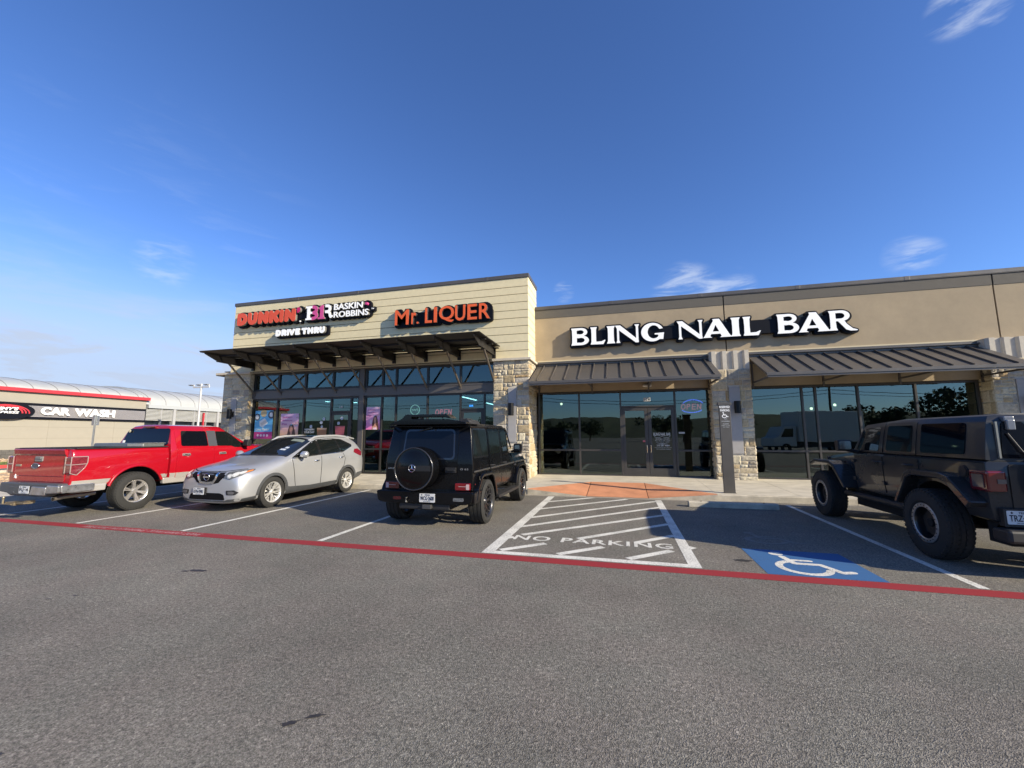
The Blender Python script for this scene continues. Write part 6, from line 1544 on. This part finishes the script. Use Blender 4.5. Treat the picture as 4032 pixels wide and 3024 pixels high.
    P = [(-.86, .53), (-.62, .51), (-.50, .46), (.50, .46), (.62, .51), (.90, .53), (.91, .69), (.88, .72), (-.84, .72), (-.87, .69)]
    b = MB(); b.prism(P, 'y', -1.355, -1.16); b.box(-.975, -.86, -1.24, -1.0, .54, .71); bp = b.build('rear_bumper', GB, root, fix=True, bevel=.03)
    b = MB(); b.prism(rpoly([(.58, .53), (.93, .545), (.94, .685), (.60, .69)], .03), 'y', -1.37, -1.20); b.prism(rpoly([(-1.33, .54), (-.80, .55), (-.80, .69), (-1.35, .69)], .03), 'x', .91, .985); b.prism(rpoly([(.10, .49), (.56, .49), (.58, .65), (.16, .66)], .03), 'y', -1.37, -1.33); b.build('chrome_corner', CB, bp, fix=True, bevel=.012)
    b = MB(); b.box(-.52, -.22, -1.366, -1.33, .49, .65); b.cyl((-.38, -1.372, .53), (-.38, -1.36, .53), .025, n=12); b.build('bumper_pad', GB, bp, bevel=.01)
    plate(root, 'RJ·4', -.05, -1.375, .59)
    b = MB(); b.box(-.10, .0, -1.52, -1.20, .30, .36); b.box(-.30, .25, -1.5, -1.36, .335, .36); b.cyl((-.33, -1.52, .32), (-.33, -1.52, .42), .018, n=12); b.lathe([(-.03, .001), (-.025, .018), (0, .028), (.025, .018), (.03, .001)], 14, 'z', (-.33, -1.52, .44), closed=False); b.box(-.36, -.05, -1.54, -1.49, .315, .335)
    b.build('tow_hitch', M('hitch_steel', (.30, .25, .17), .4, metal=.7), root, smooth=40)
    b = MB(); b.tube([(.66, -.6, .45), (.66, -1.12, .44), (.70, -1.30, .42)], .042, 14); b.build('exhaust', M('exhaust_steel', (.35, .31, .26), .35, metal=.8), root, smooth=50); b = MB(); b.cyl((.7005, -1.302, .4195), (.7006, -1.306, .4193), .033, n=14); b.build('exhaust_mouth', WELL, root)
    # toolbox at the head of the bed
    tb = M('toolbox_metal', (.17, .18, .17), .4, metal=.5, noise=(4, .12)); b = MB(); b.prism(rpoly([(.12, 1.41), (.60, 1.41), (.60, 1.50), (.14, 1.50)], .02), 'x', -.80, .84); b.build('toolbox', tb, root, fix=True, bevel=.01)
    b = MB(); b.box(.35, .85, .115, .14, 1.43, 1.49); b.box(.55, .86, .13, .62, 1.5, 1.506); b.build('toolbox_tread', M('tread_plate', (.55, .54, .5), .35, metal=.6, noise=(90, .5)), root)
    # rear glass, brake lamp
    g = patch('rear_window', bvh, rpoly([(-.80, 1.44), (.80, 1.44), (.70, 1.86), (-.70, 1.86)], .08), 'B', .010, TG, root, step=.1)
    b = MB(); b.box(-.20, .20, .78, .86, 1.885, 1.925); b.build('brake_lamp', REDL, root, bevel=.01)
    b = MB(); b.prism(circle(-.62, 1.80, .035, 12), 'y', .755, .765); b.build('window_sticker', M('sticker_cream', (.6, .55, .35), .5), root, fix=True); b = MB(); b.box(-.77, -.70, .718, .728, 1.48, 1.56); b.build('window_sticker', WF, root)
    patch('windshield', bvh, rpoly([(-.80, 1.46), (.80, 1.46), (.66, 1.86), (-.66, 1.86)], .05), 'F', .008, TG, root, step=.12)
    b = MB(); b.box(-.62, .62, 4.70, 4.76, .85, 1.20); b.build('grille', CHR, root, bevel=.01)
    for s in (-1, 1): b = MB(); b.box(min(s*.64, s*.92), max(s*.64, s*.92), 4.62, 4.75, .92, 1.20); b.build('headlight', CLR, root, bevel=.01)
    b = MB(); b.box(-.96, .96, 4.62, 4.85, .50, .76); b.build('front_bumper', CHR, root, bevel=.04)
    b = MB(); b.box(-.45, .45, -1.1, 4.4, .42, .60); b.tube([(-.9, 0, .42), (.9, 0, .42)], .07, 8); b.tube([(-.9, 3.68, .42), (.9, 3.68, .42)], .06, 8); b.build('underbody', MATS['underbody'], root)
    wheels(root, 3.68, 0, .84, .425, .285, .245, 'truck', M('pale_alloy', (.62, .60, .57), .28, metal=.75))
    return root
pickup()

# ------------------------------------------------------------ silver crossover, nose towards the camera (-y)
def crossover():
    root = thing('silver_suv', 'silver crossover suv with roof rails, nose out between the red pickup and black suv', 'suv', (-8.90, 8.20, 0))
    PS = paintm('silver_paint', (.50, .51, .52), .36, metal=.6, coat=.7); LP = M('grey_cladding', (.055, .058, .062), .5, noise=(6, .1))
    b0 = [(0, .2), (.80, .2), (.885, .30), (.905, .52)]
    st = [(-.90, [(0, .22), (.52, .22), (.64, .29), (.69, .46), (.68, .62), (.60, .74), (.46, .80), (.25, .82), (0, .83)]),
          (-.84, [(0, .18), (.64, .18), (.76, .27), (.81, .46), (.80, .64), (.73, .78), (.58, .86), (.3, .89), (0, .90)]),
          (-.68, [(0, .19), (.72, .19), (.84, .28), (.875, .46), (.87, .66), (.84, .82), (.70, .925), (.38, .965), (0, .975)]),
          (-.42, [(0, .19), (.80, .19), (.885, .28), (.915, .50), (.91, .72), (.875, .87), (.755, .98), (.42, 1.02), (0, 1.03)]),
          (.05, [(0, .20), (.80, .20), (.89, .28), (.925, .52), (.925, .78), (.885, .94), (.785, 1.05), (.45, 1.09), (0, 1.105)]),
          (.30, [(0, .21), (.80, .21), (.885, .28), (.91, .52), (.92, .84), (.895, 1.04), (.80, 1.125), (.46, 1.155), (0, 1.165)]),
          (.47, [(0, .21), (.80, .21), (.885, .28), (.905, .52), (.918, .86), (.895, 1.07), (.80, 1.17), (.47, 1.20), (0, 1.21)]),
          (1.32, [(0, .22), (.80, .22), (.885, .29), (.90, .52), (.915, .90), (.895, 1.12), (.725, 1.50), (.50, 1.56), (0, 1.585)]),
          (1.55, [(0, .22), (.80, .22), (.885, .29), (.90, .52), (.915, .91), (.895, 1.135), (.71, 1.575), (.50, 1.63), (0, 1.655)]),
          (2.20, [(0, .23), (.80, .23), (.885, .30), (.90, .54), (.915, .94), (.89, 1.17), (.705, 1.62), (.50, 1.67), (0, 1.69)]),
          (2.85, [(0, .24), (.80, .24), (.885, .32), (.91, .56), (.915, .98), (.885, 1.22), (.70, 1.60), (.49, 1.65), (0, 1.67)]),
          (3.22, [(0, .28), (.78, .28), (.87, .36), (.905, .58), (.905, 1.0), (.87, 1.25), (.69, 1.56), (.47, 1.61), (0, 1.63)]),
          (3.36, [(0, .32), (.76, .32), (.85, .40), (.89, .60), (.89, 1.0), (.86, 1.25), (.72, 1.44), (.47, 1.50), (0, 1.52)]),
          (3.58, [(0, .36), (.70, .36), (.80, .42), (.85, .60), (.84, .95), (.82, 1.13), (.72, 1.22), (.44, 1.26), (0, 1.27)]),
          (3.68, [(0, .42), (.55, .42), (.68, .46), (.76, .60), (.76, .85), (.70, .95), (.55, 1.0), (.3, 1.02), (0, 1.03)])]
    o = loft(st, sub=3)
    body, bvh = finish(o, 'body', [arch_cut(0, .385, .345, .48, 1.3, 40), arch_cut(2.72, .385, .345, .48, 1.3, 40)], PS, root, 35)
    G2 = M('windshield_glass', (.012, .015, .018), .02, spec=1.)
    for v, s in (('R', 1), ('L', -1)):
        seam(bvh, [(.72, .32), (.66, .55), (.60, .85), (.56, 1.08)], v, root, .011, .006); seam(bvh, [(1.60, .30), (1.60, 1.12)], v, root, .011, .006)
        seam(bvh, [(2.36, .62), (2.55, .80), (2.60, 1.0), (2.52, 1.16)], v, root, .011, .006)
        # glasshouse
        patch('window_trim', bvh, rpoly([(.56, 1.11), (2.52, 1.20), (3.00, 1.35), (3.02, 1.40), (2.62, 1.56), (2.2, 1.595), (1.62, 1.565), (1.40, 1.50)], .04), v, .004, M('gloss_trim', (.012, .012, .012), .2, coat=1), root, step=.07)
        for w in ([(.70, 1.14), (1.53, 1.175), (1.50, 1.535), (1.44, 1.49)], [(1.62, 1.18), (2.40, 1.21), (2.30, 1.565), (1.62, 1.55)], [(2.47, 1.215), (2.86, 1.335), (2.93, 1.385), (2.55, 1.535), (2.38, 1.555)]):
            patch('side_window', bvh, rpoly(w, .025), v, .008, TGB, root, step=.07)
        patch('window_chrome', bvh, band([(.56, 1.095), (1.6, 1.155), (2.5, 1.188), (2.98, 1.345)], .014), v, .010, CHR, root, step=.06, thick=.006)
        for y, z in ((1.42, 1.0), (2.42, 1.04)):
            h = bvh.ray_cast(Vector((s*5, y, z)), Vector((-s, 0, 0))); x = h[0].x
            b = MB(); b.tube([(x-s*.01, y-.09, z), (x+s*.032, y-.06, z+.003), (x+s*.036, y+.05, z+.005), (x-s*.01, y+.09, z+.008)], .014, 8); b.build('door_handle', CHR, root, smooth=50)
        # cladding: sill and arch lips
        patch('sill_cladding', bvh, [(.40, .26), (2.34, .29), (2.36, .40), (1.2, .385), (.52, .42), (.42, .44)], v, .010, LP, root, step=.08)
        for yc in (0, 2.72):
            P = [(yc+.425*math.cos(R(a)), .335+.425*math.sin(R(a))) for a in range(-6, 187, 8)]
            patch('arch_cladding', bvh, [(yc+.39*math.cos(R(a)), .345+.39*math.sin(R(a))) for a in range(-2, 183, 8)]+[(yc+.455*math.cos(R(a)), .345+.455*math.sin(R(a))) for a in range(182, -3, -8)], v, .014, LP, root, step=.06)
        # mirrors
        b = MB(); b.tube([(s*.93, .80, 1.175), (s*1.0, .795, 1.19), (s*1.09, .80, 1.19), (s*1.13, .81, 1.185)], [.05, .085, .085, .05], 14); m_ = b.build('side_mirror', PS, root, smooth=60); m_.data.transform(Matrix.Identity(4))
        b = MB(); b.tube([(s*.86, .78, 1.10), (s*1.0, .79, 1.115)], .03, 8); b.box(min(s*.98, s*1.08), max(s*.98, s*1.08), .77, .83, 1.10, 1.125); b.build('mirror_foot', PLB, m_, smooth=50)
        # roof rails
        zt = lambda x, y: bvh.ray_cast(Vector((x, y, 5)), Vector((0, 0, -1)))[0].z
        b = MB(); b.tube([(s*.61, 1.38, zt(s*.61, 1.38)), (s*.62, 1.60, zt(s*.62, 1.60)+.05), (s*.62, 1.85, zt(s*.62, 1.85)+.055), (s*.62, 2.5, zt(s*.62, 2.5)+.055), (s*.61, 2.92, zt(s*.61, 2.92)+.045), (s*.60, 3.12, zt(s*.60, 3.12))], [.02, .030, .030, .030, .028, .018], 10); b.build('roof_rail', M('rail_silver', (.62, .62, .62), .3, metal=.6), root, smooth=50)
        # headlamp wraps from grille to wing
        hp = [(s*.44, .745), (s*.60, .715), (s*.76, .785), (s*.825, .88), (s*.80, .925), (s*.66, .905), (s*.50, .875)]
        if s < 0: hp = hp[::-1]
        hl = patch('headlight', bvh, rpoly(hp, .02), 'B', .012, M('lamp_smoked', (.09, .092, .092), .1, coat=.6, noise=(30, .5)), root, step=.04)
        for cx, cz_, rr in ((.575, .785, .048), (.675, .825, .052), (.745, .858, .036)):
            patch('lamp_reflector', bvh, circle(s*cx, cz_, rr, 16), 'B', .020, CLR, hl, step=.03); patch('lamp_reflector', bvh, circle(s*cx, cz_, rr*.55, 12), 'B', .026, M('lamp_bulb', (.5, .5, .5), .25, coat=1), hl, step=.03)
        patch('indicator', bvh, rpoly([(s*.775, .845), (s*.815, .882), (s*.80, .912), (s*.775, .895)], .008), 'B', .020, AMB, hl, step=.03)
        # fog lamp recess
        patch('fog_recess', bvh, rpoly([(s*.54, .385), (s*.74, .385), (s*.80, .44), (s*.72, .49), (s*.52, .48)], .02), 'B', .008, PLB, root, step=.05); patch('fog_lamp', bvh, rpoly([(s*.585, .40), (s*.70, .40), (s*.73, .44), (s*.67, .465), (s*.57, .46)], .015), 'B', .014, M('fog_grey', (.10, .10, .105), .4), root, step=.04)
        # tail lamps on the rear corners
        patch('tail_light', bvh, rpoly([(3.02, 1.16), (3.30, 1.06), (3.42, 1.04), (3.46, 1.16), (3.24, 1.27), (3.08, 1.26)], .03), v, .014, REDL, root, step=.05)
    # hood shut lines, grille
    patch('grille', bvh, [(-.48, .80), (-.44, .865), (.44, .865), (.48, .80), (.52, .76), (.40, .74), (.30, .64), (.20, .62), (-.20, .62), (-.30, .64), (-.40, .74), (-.52, .76)], 'B', .006, M('grille_mesh', (.004, .004, .005), .6, spec=.15), root, step=.05)
    for k in range(3):
        patch('grille_bar', bvh, rect(-.42, .42, .79+k*.024, .797+k*.024), 'B', .012, PLB, root, step=.06, thick=.01)
    patch('grille_v', bvh, band([(-.285, .87), (-.235, .72), (-.17, .645), (0, .632), (.17, .645), (.235, .72), (.285, .87)], .052), 'B', .024, CHR, root, step=.03)
    bz = bvh.ray_cast(Vector((0, -5, .77)), Vector((0, 1, 0)))[0].y-.02
    b = MB(); b.tube([(.072*math.sin(2*math.pi*k/28), bz-.01, .765+.072*math.cos(2*math.pi*k/28)) for k in range(28)], .010, 8, closed=True); b.box(-.09, .09, bz-.022, bz-.006, .750, .780); b.build('badge', CHR, root, smooth=45)
    patch('lower_grille', bvh, rpoly([(-.50, .275), (.50, .275), (.46, .385), (.36, .42), (-.36, .42), (-.46, .385)], .03), 'B', .010, M('grille_mesh', (0, 0, 0)), root, step=.06)
    for v in 'RL': patch('chin_cladding', bvh, [(-.74, .235), (-.42, .225), (-.44, .33), (-.74, .30)], v, .012, LP, root, step=.05)
    patch('chin_cladding', bvh, rpoly([(-.76, .235), (.76, .235), (.78, .305), (.58, .29), (.50, .262), (-.50, .262), (-.58, .29), (-.78, .305)], .01), 'B', .014, LP, root, step=.06)
    seam(bvh, [(-.72, .93), (-.40, .885), (0, .88), (.40, .885), (.72, .93)], 'B', root, .012, .004)
    plate(root, 'KFN·0981', -.20, bvh.ray_cast(Vector((-.05, -5, .46)), Vector((0, 1, 0)))[0].y-.03, .455)
    b = MB(); yy = bvh.ray_cast(Vector((-.05, -5, .46)), Vector((0, 1, 0)))[0].y; b.box(-.36, .0, yy-.024, yy+.08, .375, .535); b.build('plate_bracket', PLB, root)
    # windshield, seen from above/front
    patch('windshield', bvh, rpoly([(-.80, .455), (-.4, .38), (0, .36), (.4, .38), (.80, .455), (.66, 1.40), (.35, 1.455), (0, 1.465), (-.35, 1.455), (-.66, 1.40)], .04), 'T', .008, G2, root, step=.08)
    patch('cowl', bvh, [(-.80, .44), (-.4, .36), (0, .34), (.4, .36), (.80, .44), (.78, .48), (.4, .395), (0, .375), (-.4, .395), (-.78, .48)], 'T', .012, PLB, root, step=.05)
    patch('sunroof', bvh, rpoly([(-.46, 1.62), (.46, 1.62), (.45, 2.6), (-.45, 2.6)], .05), 'T', .006, TG, root, step=.1)
    b = MB(); b.prism([(-.30, 0), (-.05, 0), (-.05, .01), (-.30, .01)], 'x', 0, 0) if False else None
    w = MB(); w.tube([(.55, .44, 1.19), (.10, .44, 1.215), (-.35, .46, 1.205)], .009, 6); w.tube([(-.05, .40, 1.20), (-.55, .46, 1.20)], .009, 6); w.build('wiper', PLB, root)
    b = MB(); b.prism(rpoly([(-.05, 1.40), (.20, 1.39), (.20, 1.47), (-.05, 1.48)], .02), 'y', 1.0, 1.001) if False else None
    hx = lambda x, y: bvh.ray_cast(Vector((x, y, 5)), Vector((0, 0, -1)))[0].z
    patch('window_sticker', bvh, rect(.40, .50, .80, .87), 'T', .012, M('pale_sticker', (.5, .55, .6), .4), root, step=.05, thick=.004); patch('window_sticker', bvh, rect(.34, .50, .69, .76), 'T', .012, M('pale_sticker', (0, 0, 0)), root, step=.05, thick=.004)
    patch('sun_visor', bvh, rpoly([(.18, 1.22), (.58, 1.20), (.56, 1.33), (.18, 1.35)], .03), 'T', .010, M('visor_pale', (.20, .23, .19), .4), root, step=.06, thick=.004)  # visor in flat pale grey-green, laid on the opaque windshield
    # rear spoiler and rear glass
    b = MB(); b.prism(rpoly([(3.10, 1.60), (3.44, 1.555), (3.44, 1.585), (3.10, 1.655)], .01), 'x', -.58, .58); b.build('spoiler', PS, root, fix=True, bevel=.01)
    patch('rear_window', bvh, rpoly([(-.62, 1.22), (.62, 1.22), (.54, 1.48), (-.54, 1.48)], .05), 'F', .008, TG, root, step=.1)
    patch('rear_cladding', bvh, [(2.98+.14, .36), (3.60, .44), (3.62, .56), (3.2, .54)], 'R', .010, LP, root, step=.08)
    b = MB(); b.box(-.42, .42, -.5, 3.3, .20, .34); b.tube([(-.8, 0, .34), (.8, 0, .34)], .05, 8); b.tube([(-.8, 2.72, .34), (.8, 2.72, .34)], .05, 8); b.build('underbody', MATS['underbody'], root)
    wheels(root, 0, 2.72, .80, .352, .235, .232, 'suv', M('alloy_bright', (.70, .69, .66), .3, metal=.6))
    return root
crossover()

# ============================================================ BEHIND THE CAMERA (seen in the shop glass)
def hills():
    b = MB(); n = 120; r = random.Random(9); v = []; f = []
    ph = [(r.uniform(0, 6), r.uniform(.4, 1)) for _ in range(9)]
    for i in range(n+1):
        a = R(185+170*i/n) if True else 0
        hgt = 15+sum(w*2.4/(k+1)**.5*math.sin((k+1)*a*2.1+p) for k, (p, w) in enumerate(ph))
        for j, (d, h) in enumerate(((230, 0), (290, .55), (350, 1.0), (420, .9), (480, 0))):
            v.append((d*math.cos(a), d*math.sin(a), hgt*h+r.uniform(0, .9)*(0 < j < 4)-.2))
    for i in range(n):
        for j in range(4): q = i*5+j; f.append((q, q+5, q+6, q+1))
    b.add(v, f); o = b.build('hills', M('hill_scrub', (.045, .055, .025), .95, noise=(.06, .4)), fix=True); tag(o, kind='structure')
hills()
LEAF = M('leaves', (.035, .055, .018), .7, noise=(1.5, .4)); BARK = M('bark', (.10, .075, .05), .9)
def tree(x, y, h, w, label, seed):
    t = thing('tree', label, 'tree', (x, y, 0), 0, 'trees across the street'); r = random.Random(seed)
    b = MB(); b.tube([(0, 0, 0), (.1, 0, h*.25), (0, .1, h*.5)], [.22, .17, .10], 8)
    for k in range(5): a = r.uniform(0, 6.3); b.tube([(0, 0, h*.3), (math.cos(a)*w*.35, math.sin(a)*w*.35, h*.62)], [.09, .03], 6)
    b.build('trunk', BARK, t)
    b = MB()
    cl_ = [(r.gauss(0, w*.27), r.gauss(0, w*.27), h*r.uniform(.45, .88), r.uniform(.16, .28)*w) for _ in range(16)]
    for cx, cy, cz_, rr in cl_:
        for k in range(110):
            th, z = r.uniform(0, 6.3), r.uniform(-1, 1); q = rr*r.uniform(.6, 1.05); s = math.sqrt(1-z*z); p = Vector((cx+q*s*math.cos(th), cy+q*s*math.sin(th), cz_+q*z*.75))
            a_, b_ = Vector((r.uniform(-1, 1), r.uniform(-1, 1), r.uniform(-1, 1))).normalized()*.2, Vector((r.uniform(-1, 1), r.uniform(-1, 1), r.uniform(-1, 1))).normalized()*.2
            b.add([p-a_, p+b_, p+a_, p-b_], [(0, 1, 2, 3)])
    b.build('crown', LEAF, t)
for i, (x, y, h, w) in enumerate([(38, -30, 7.6, 6.5), (45, -27, 8.2, 7), (33, -34, 6.2, 5.5), (52, -33, 9, 8), (9, -70, 6.5, 6), (14, -74, 6, 6), (-8, -80, 5.6, 6), (-14, -66, 5, 5), (24, -66, 7, 6), (-30, -75, 7, 7), (62, -38, 9, 8)]):
    tree(x, y, h, w, ['bushy tree mirrored at the left of the big crown in the right shop window', 'largest dark crown mirrored in the right shop window', 'lower tree mirrored left of the big crown in the right shop window', 'tall tree at the right end of the row mirrored in the right shop window',
                      'tree mirrored in the left glass door of the nail bar', 'tree mirrored in the right glass door of the nail bar', 'round tree mirrored in the second pane of the nail bar', 'small tree mirrored above the black suv in the first nail bar pane',
                      'tree mirrored beside the truck in the right shop window', 'broad tree mirrored low in the windows above the silver suv', 'tall tree farthest to the right of the street behind the viewer'][i], 40+i)
def truck(x, y, rz):
    t = thing('box_truck', 'white box delivery truck mirrored in the shop windows', 'truck', (x, y, 0), rz); WB = M('truck_white', (.66, .66, .63), .4)
    b = MB(); b.box(-1.2, 1.2, -3.6, 2.4, 1.0, 3.75); b.build('cargo_box', WB, t, bevel=.04)
    b = MB(); b.prism([(2.5, .6), (4.6, .6), (4.6, 1.35), (4.1, 1.5), (3.6, 2.4), (2.5, 2.45)], 'x', -1.0, 1.0); c = b.build('cab', WB, t, fix=True, bevel=.05)
    b = MB(); b.prism([(2.8, 1.45), (3.9, 1.45), (3.55, 2.2), (2.8, 2.2)], 'x', -1.01, 1.01); b.build('side_window', TG, c, fix=True)
    b = MB(); b.box(-.9, .9, -3.5, 4.5, .5, 1.0); b.build('chassis', PLB, t)
    for xx in (-1, 1):
        for yy in (-2.2, 3.5): q = MB(); q.lathe([(-.13, .25), (-.13, .42), (.13, .42), (.13, .25)], 24, 'x', (xx*.95, yy, .42)); q.build('wheel', RUB, t, smooth=40)
    b = MB(); b.box(-1.205, -1.2, -2.6, -1.2, 2.4, 3.0); b.build('side_panel', M('truck_graphic', (.05, .06, .07), .5), t)
truck(17.5, -14, R(75)); 
def pole(x, y, lab):
    t = thing('utility_pole', lab, 'utility pole', (x, y, 0), 0, 'utility poles along the street')
    b = MB(); b.tube([(0, 0, 0), (0, 0, 9.2)], [.15, .10], 10); b.build('pole', BARK, t); b = MB(); b.box(-1.1, 1.1, -.06, .06, 8.4, 8.52); b.build('crossarm', BARK, t)
for x, lab in ((-48, 'wooden utility pole farthest left on the street behind the viewer'), (-12, 'wooden utility pole left of the viewer on the street behind'), (24, 'wooden utility pole mirrored between the first panes of the right shop window'), (60, 'wooden utility pole farthest right on the street behind the viewer')): pole(x, -26, lab)
b = MB()
for (yy, zz) in ((-26.9, 8.5), (-26, 8.5), (-25.1, 8.5), (-26, 6.9), (-26, 6.5)):
    for a, c in zip((-84, -48, -12, 24, 60), (-48, -12, 24, 60, 96)):
        b.tube([(a+(c-a)*k/10, yy, zz-.9*4*(k/10)*(1-k/10)) for k in range(11)], .028, 4)
tag(b.build('overhead_wires', M('wire', (.01, .01, .01), .7)), 'black overhead wires strung between the poles behind the viewer', 'wires')
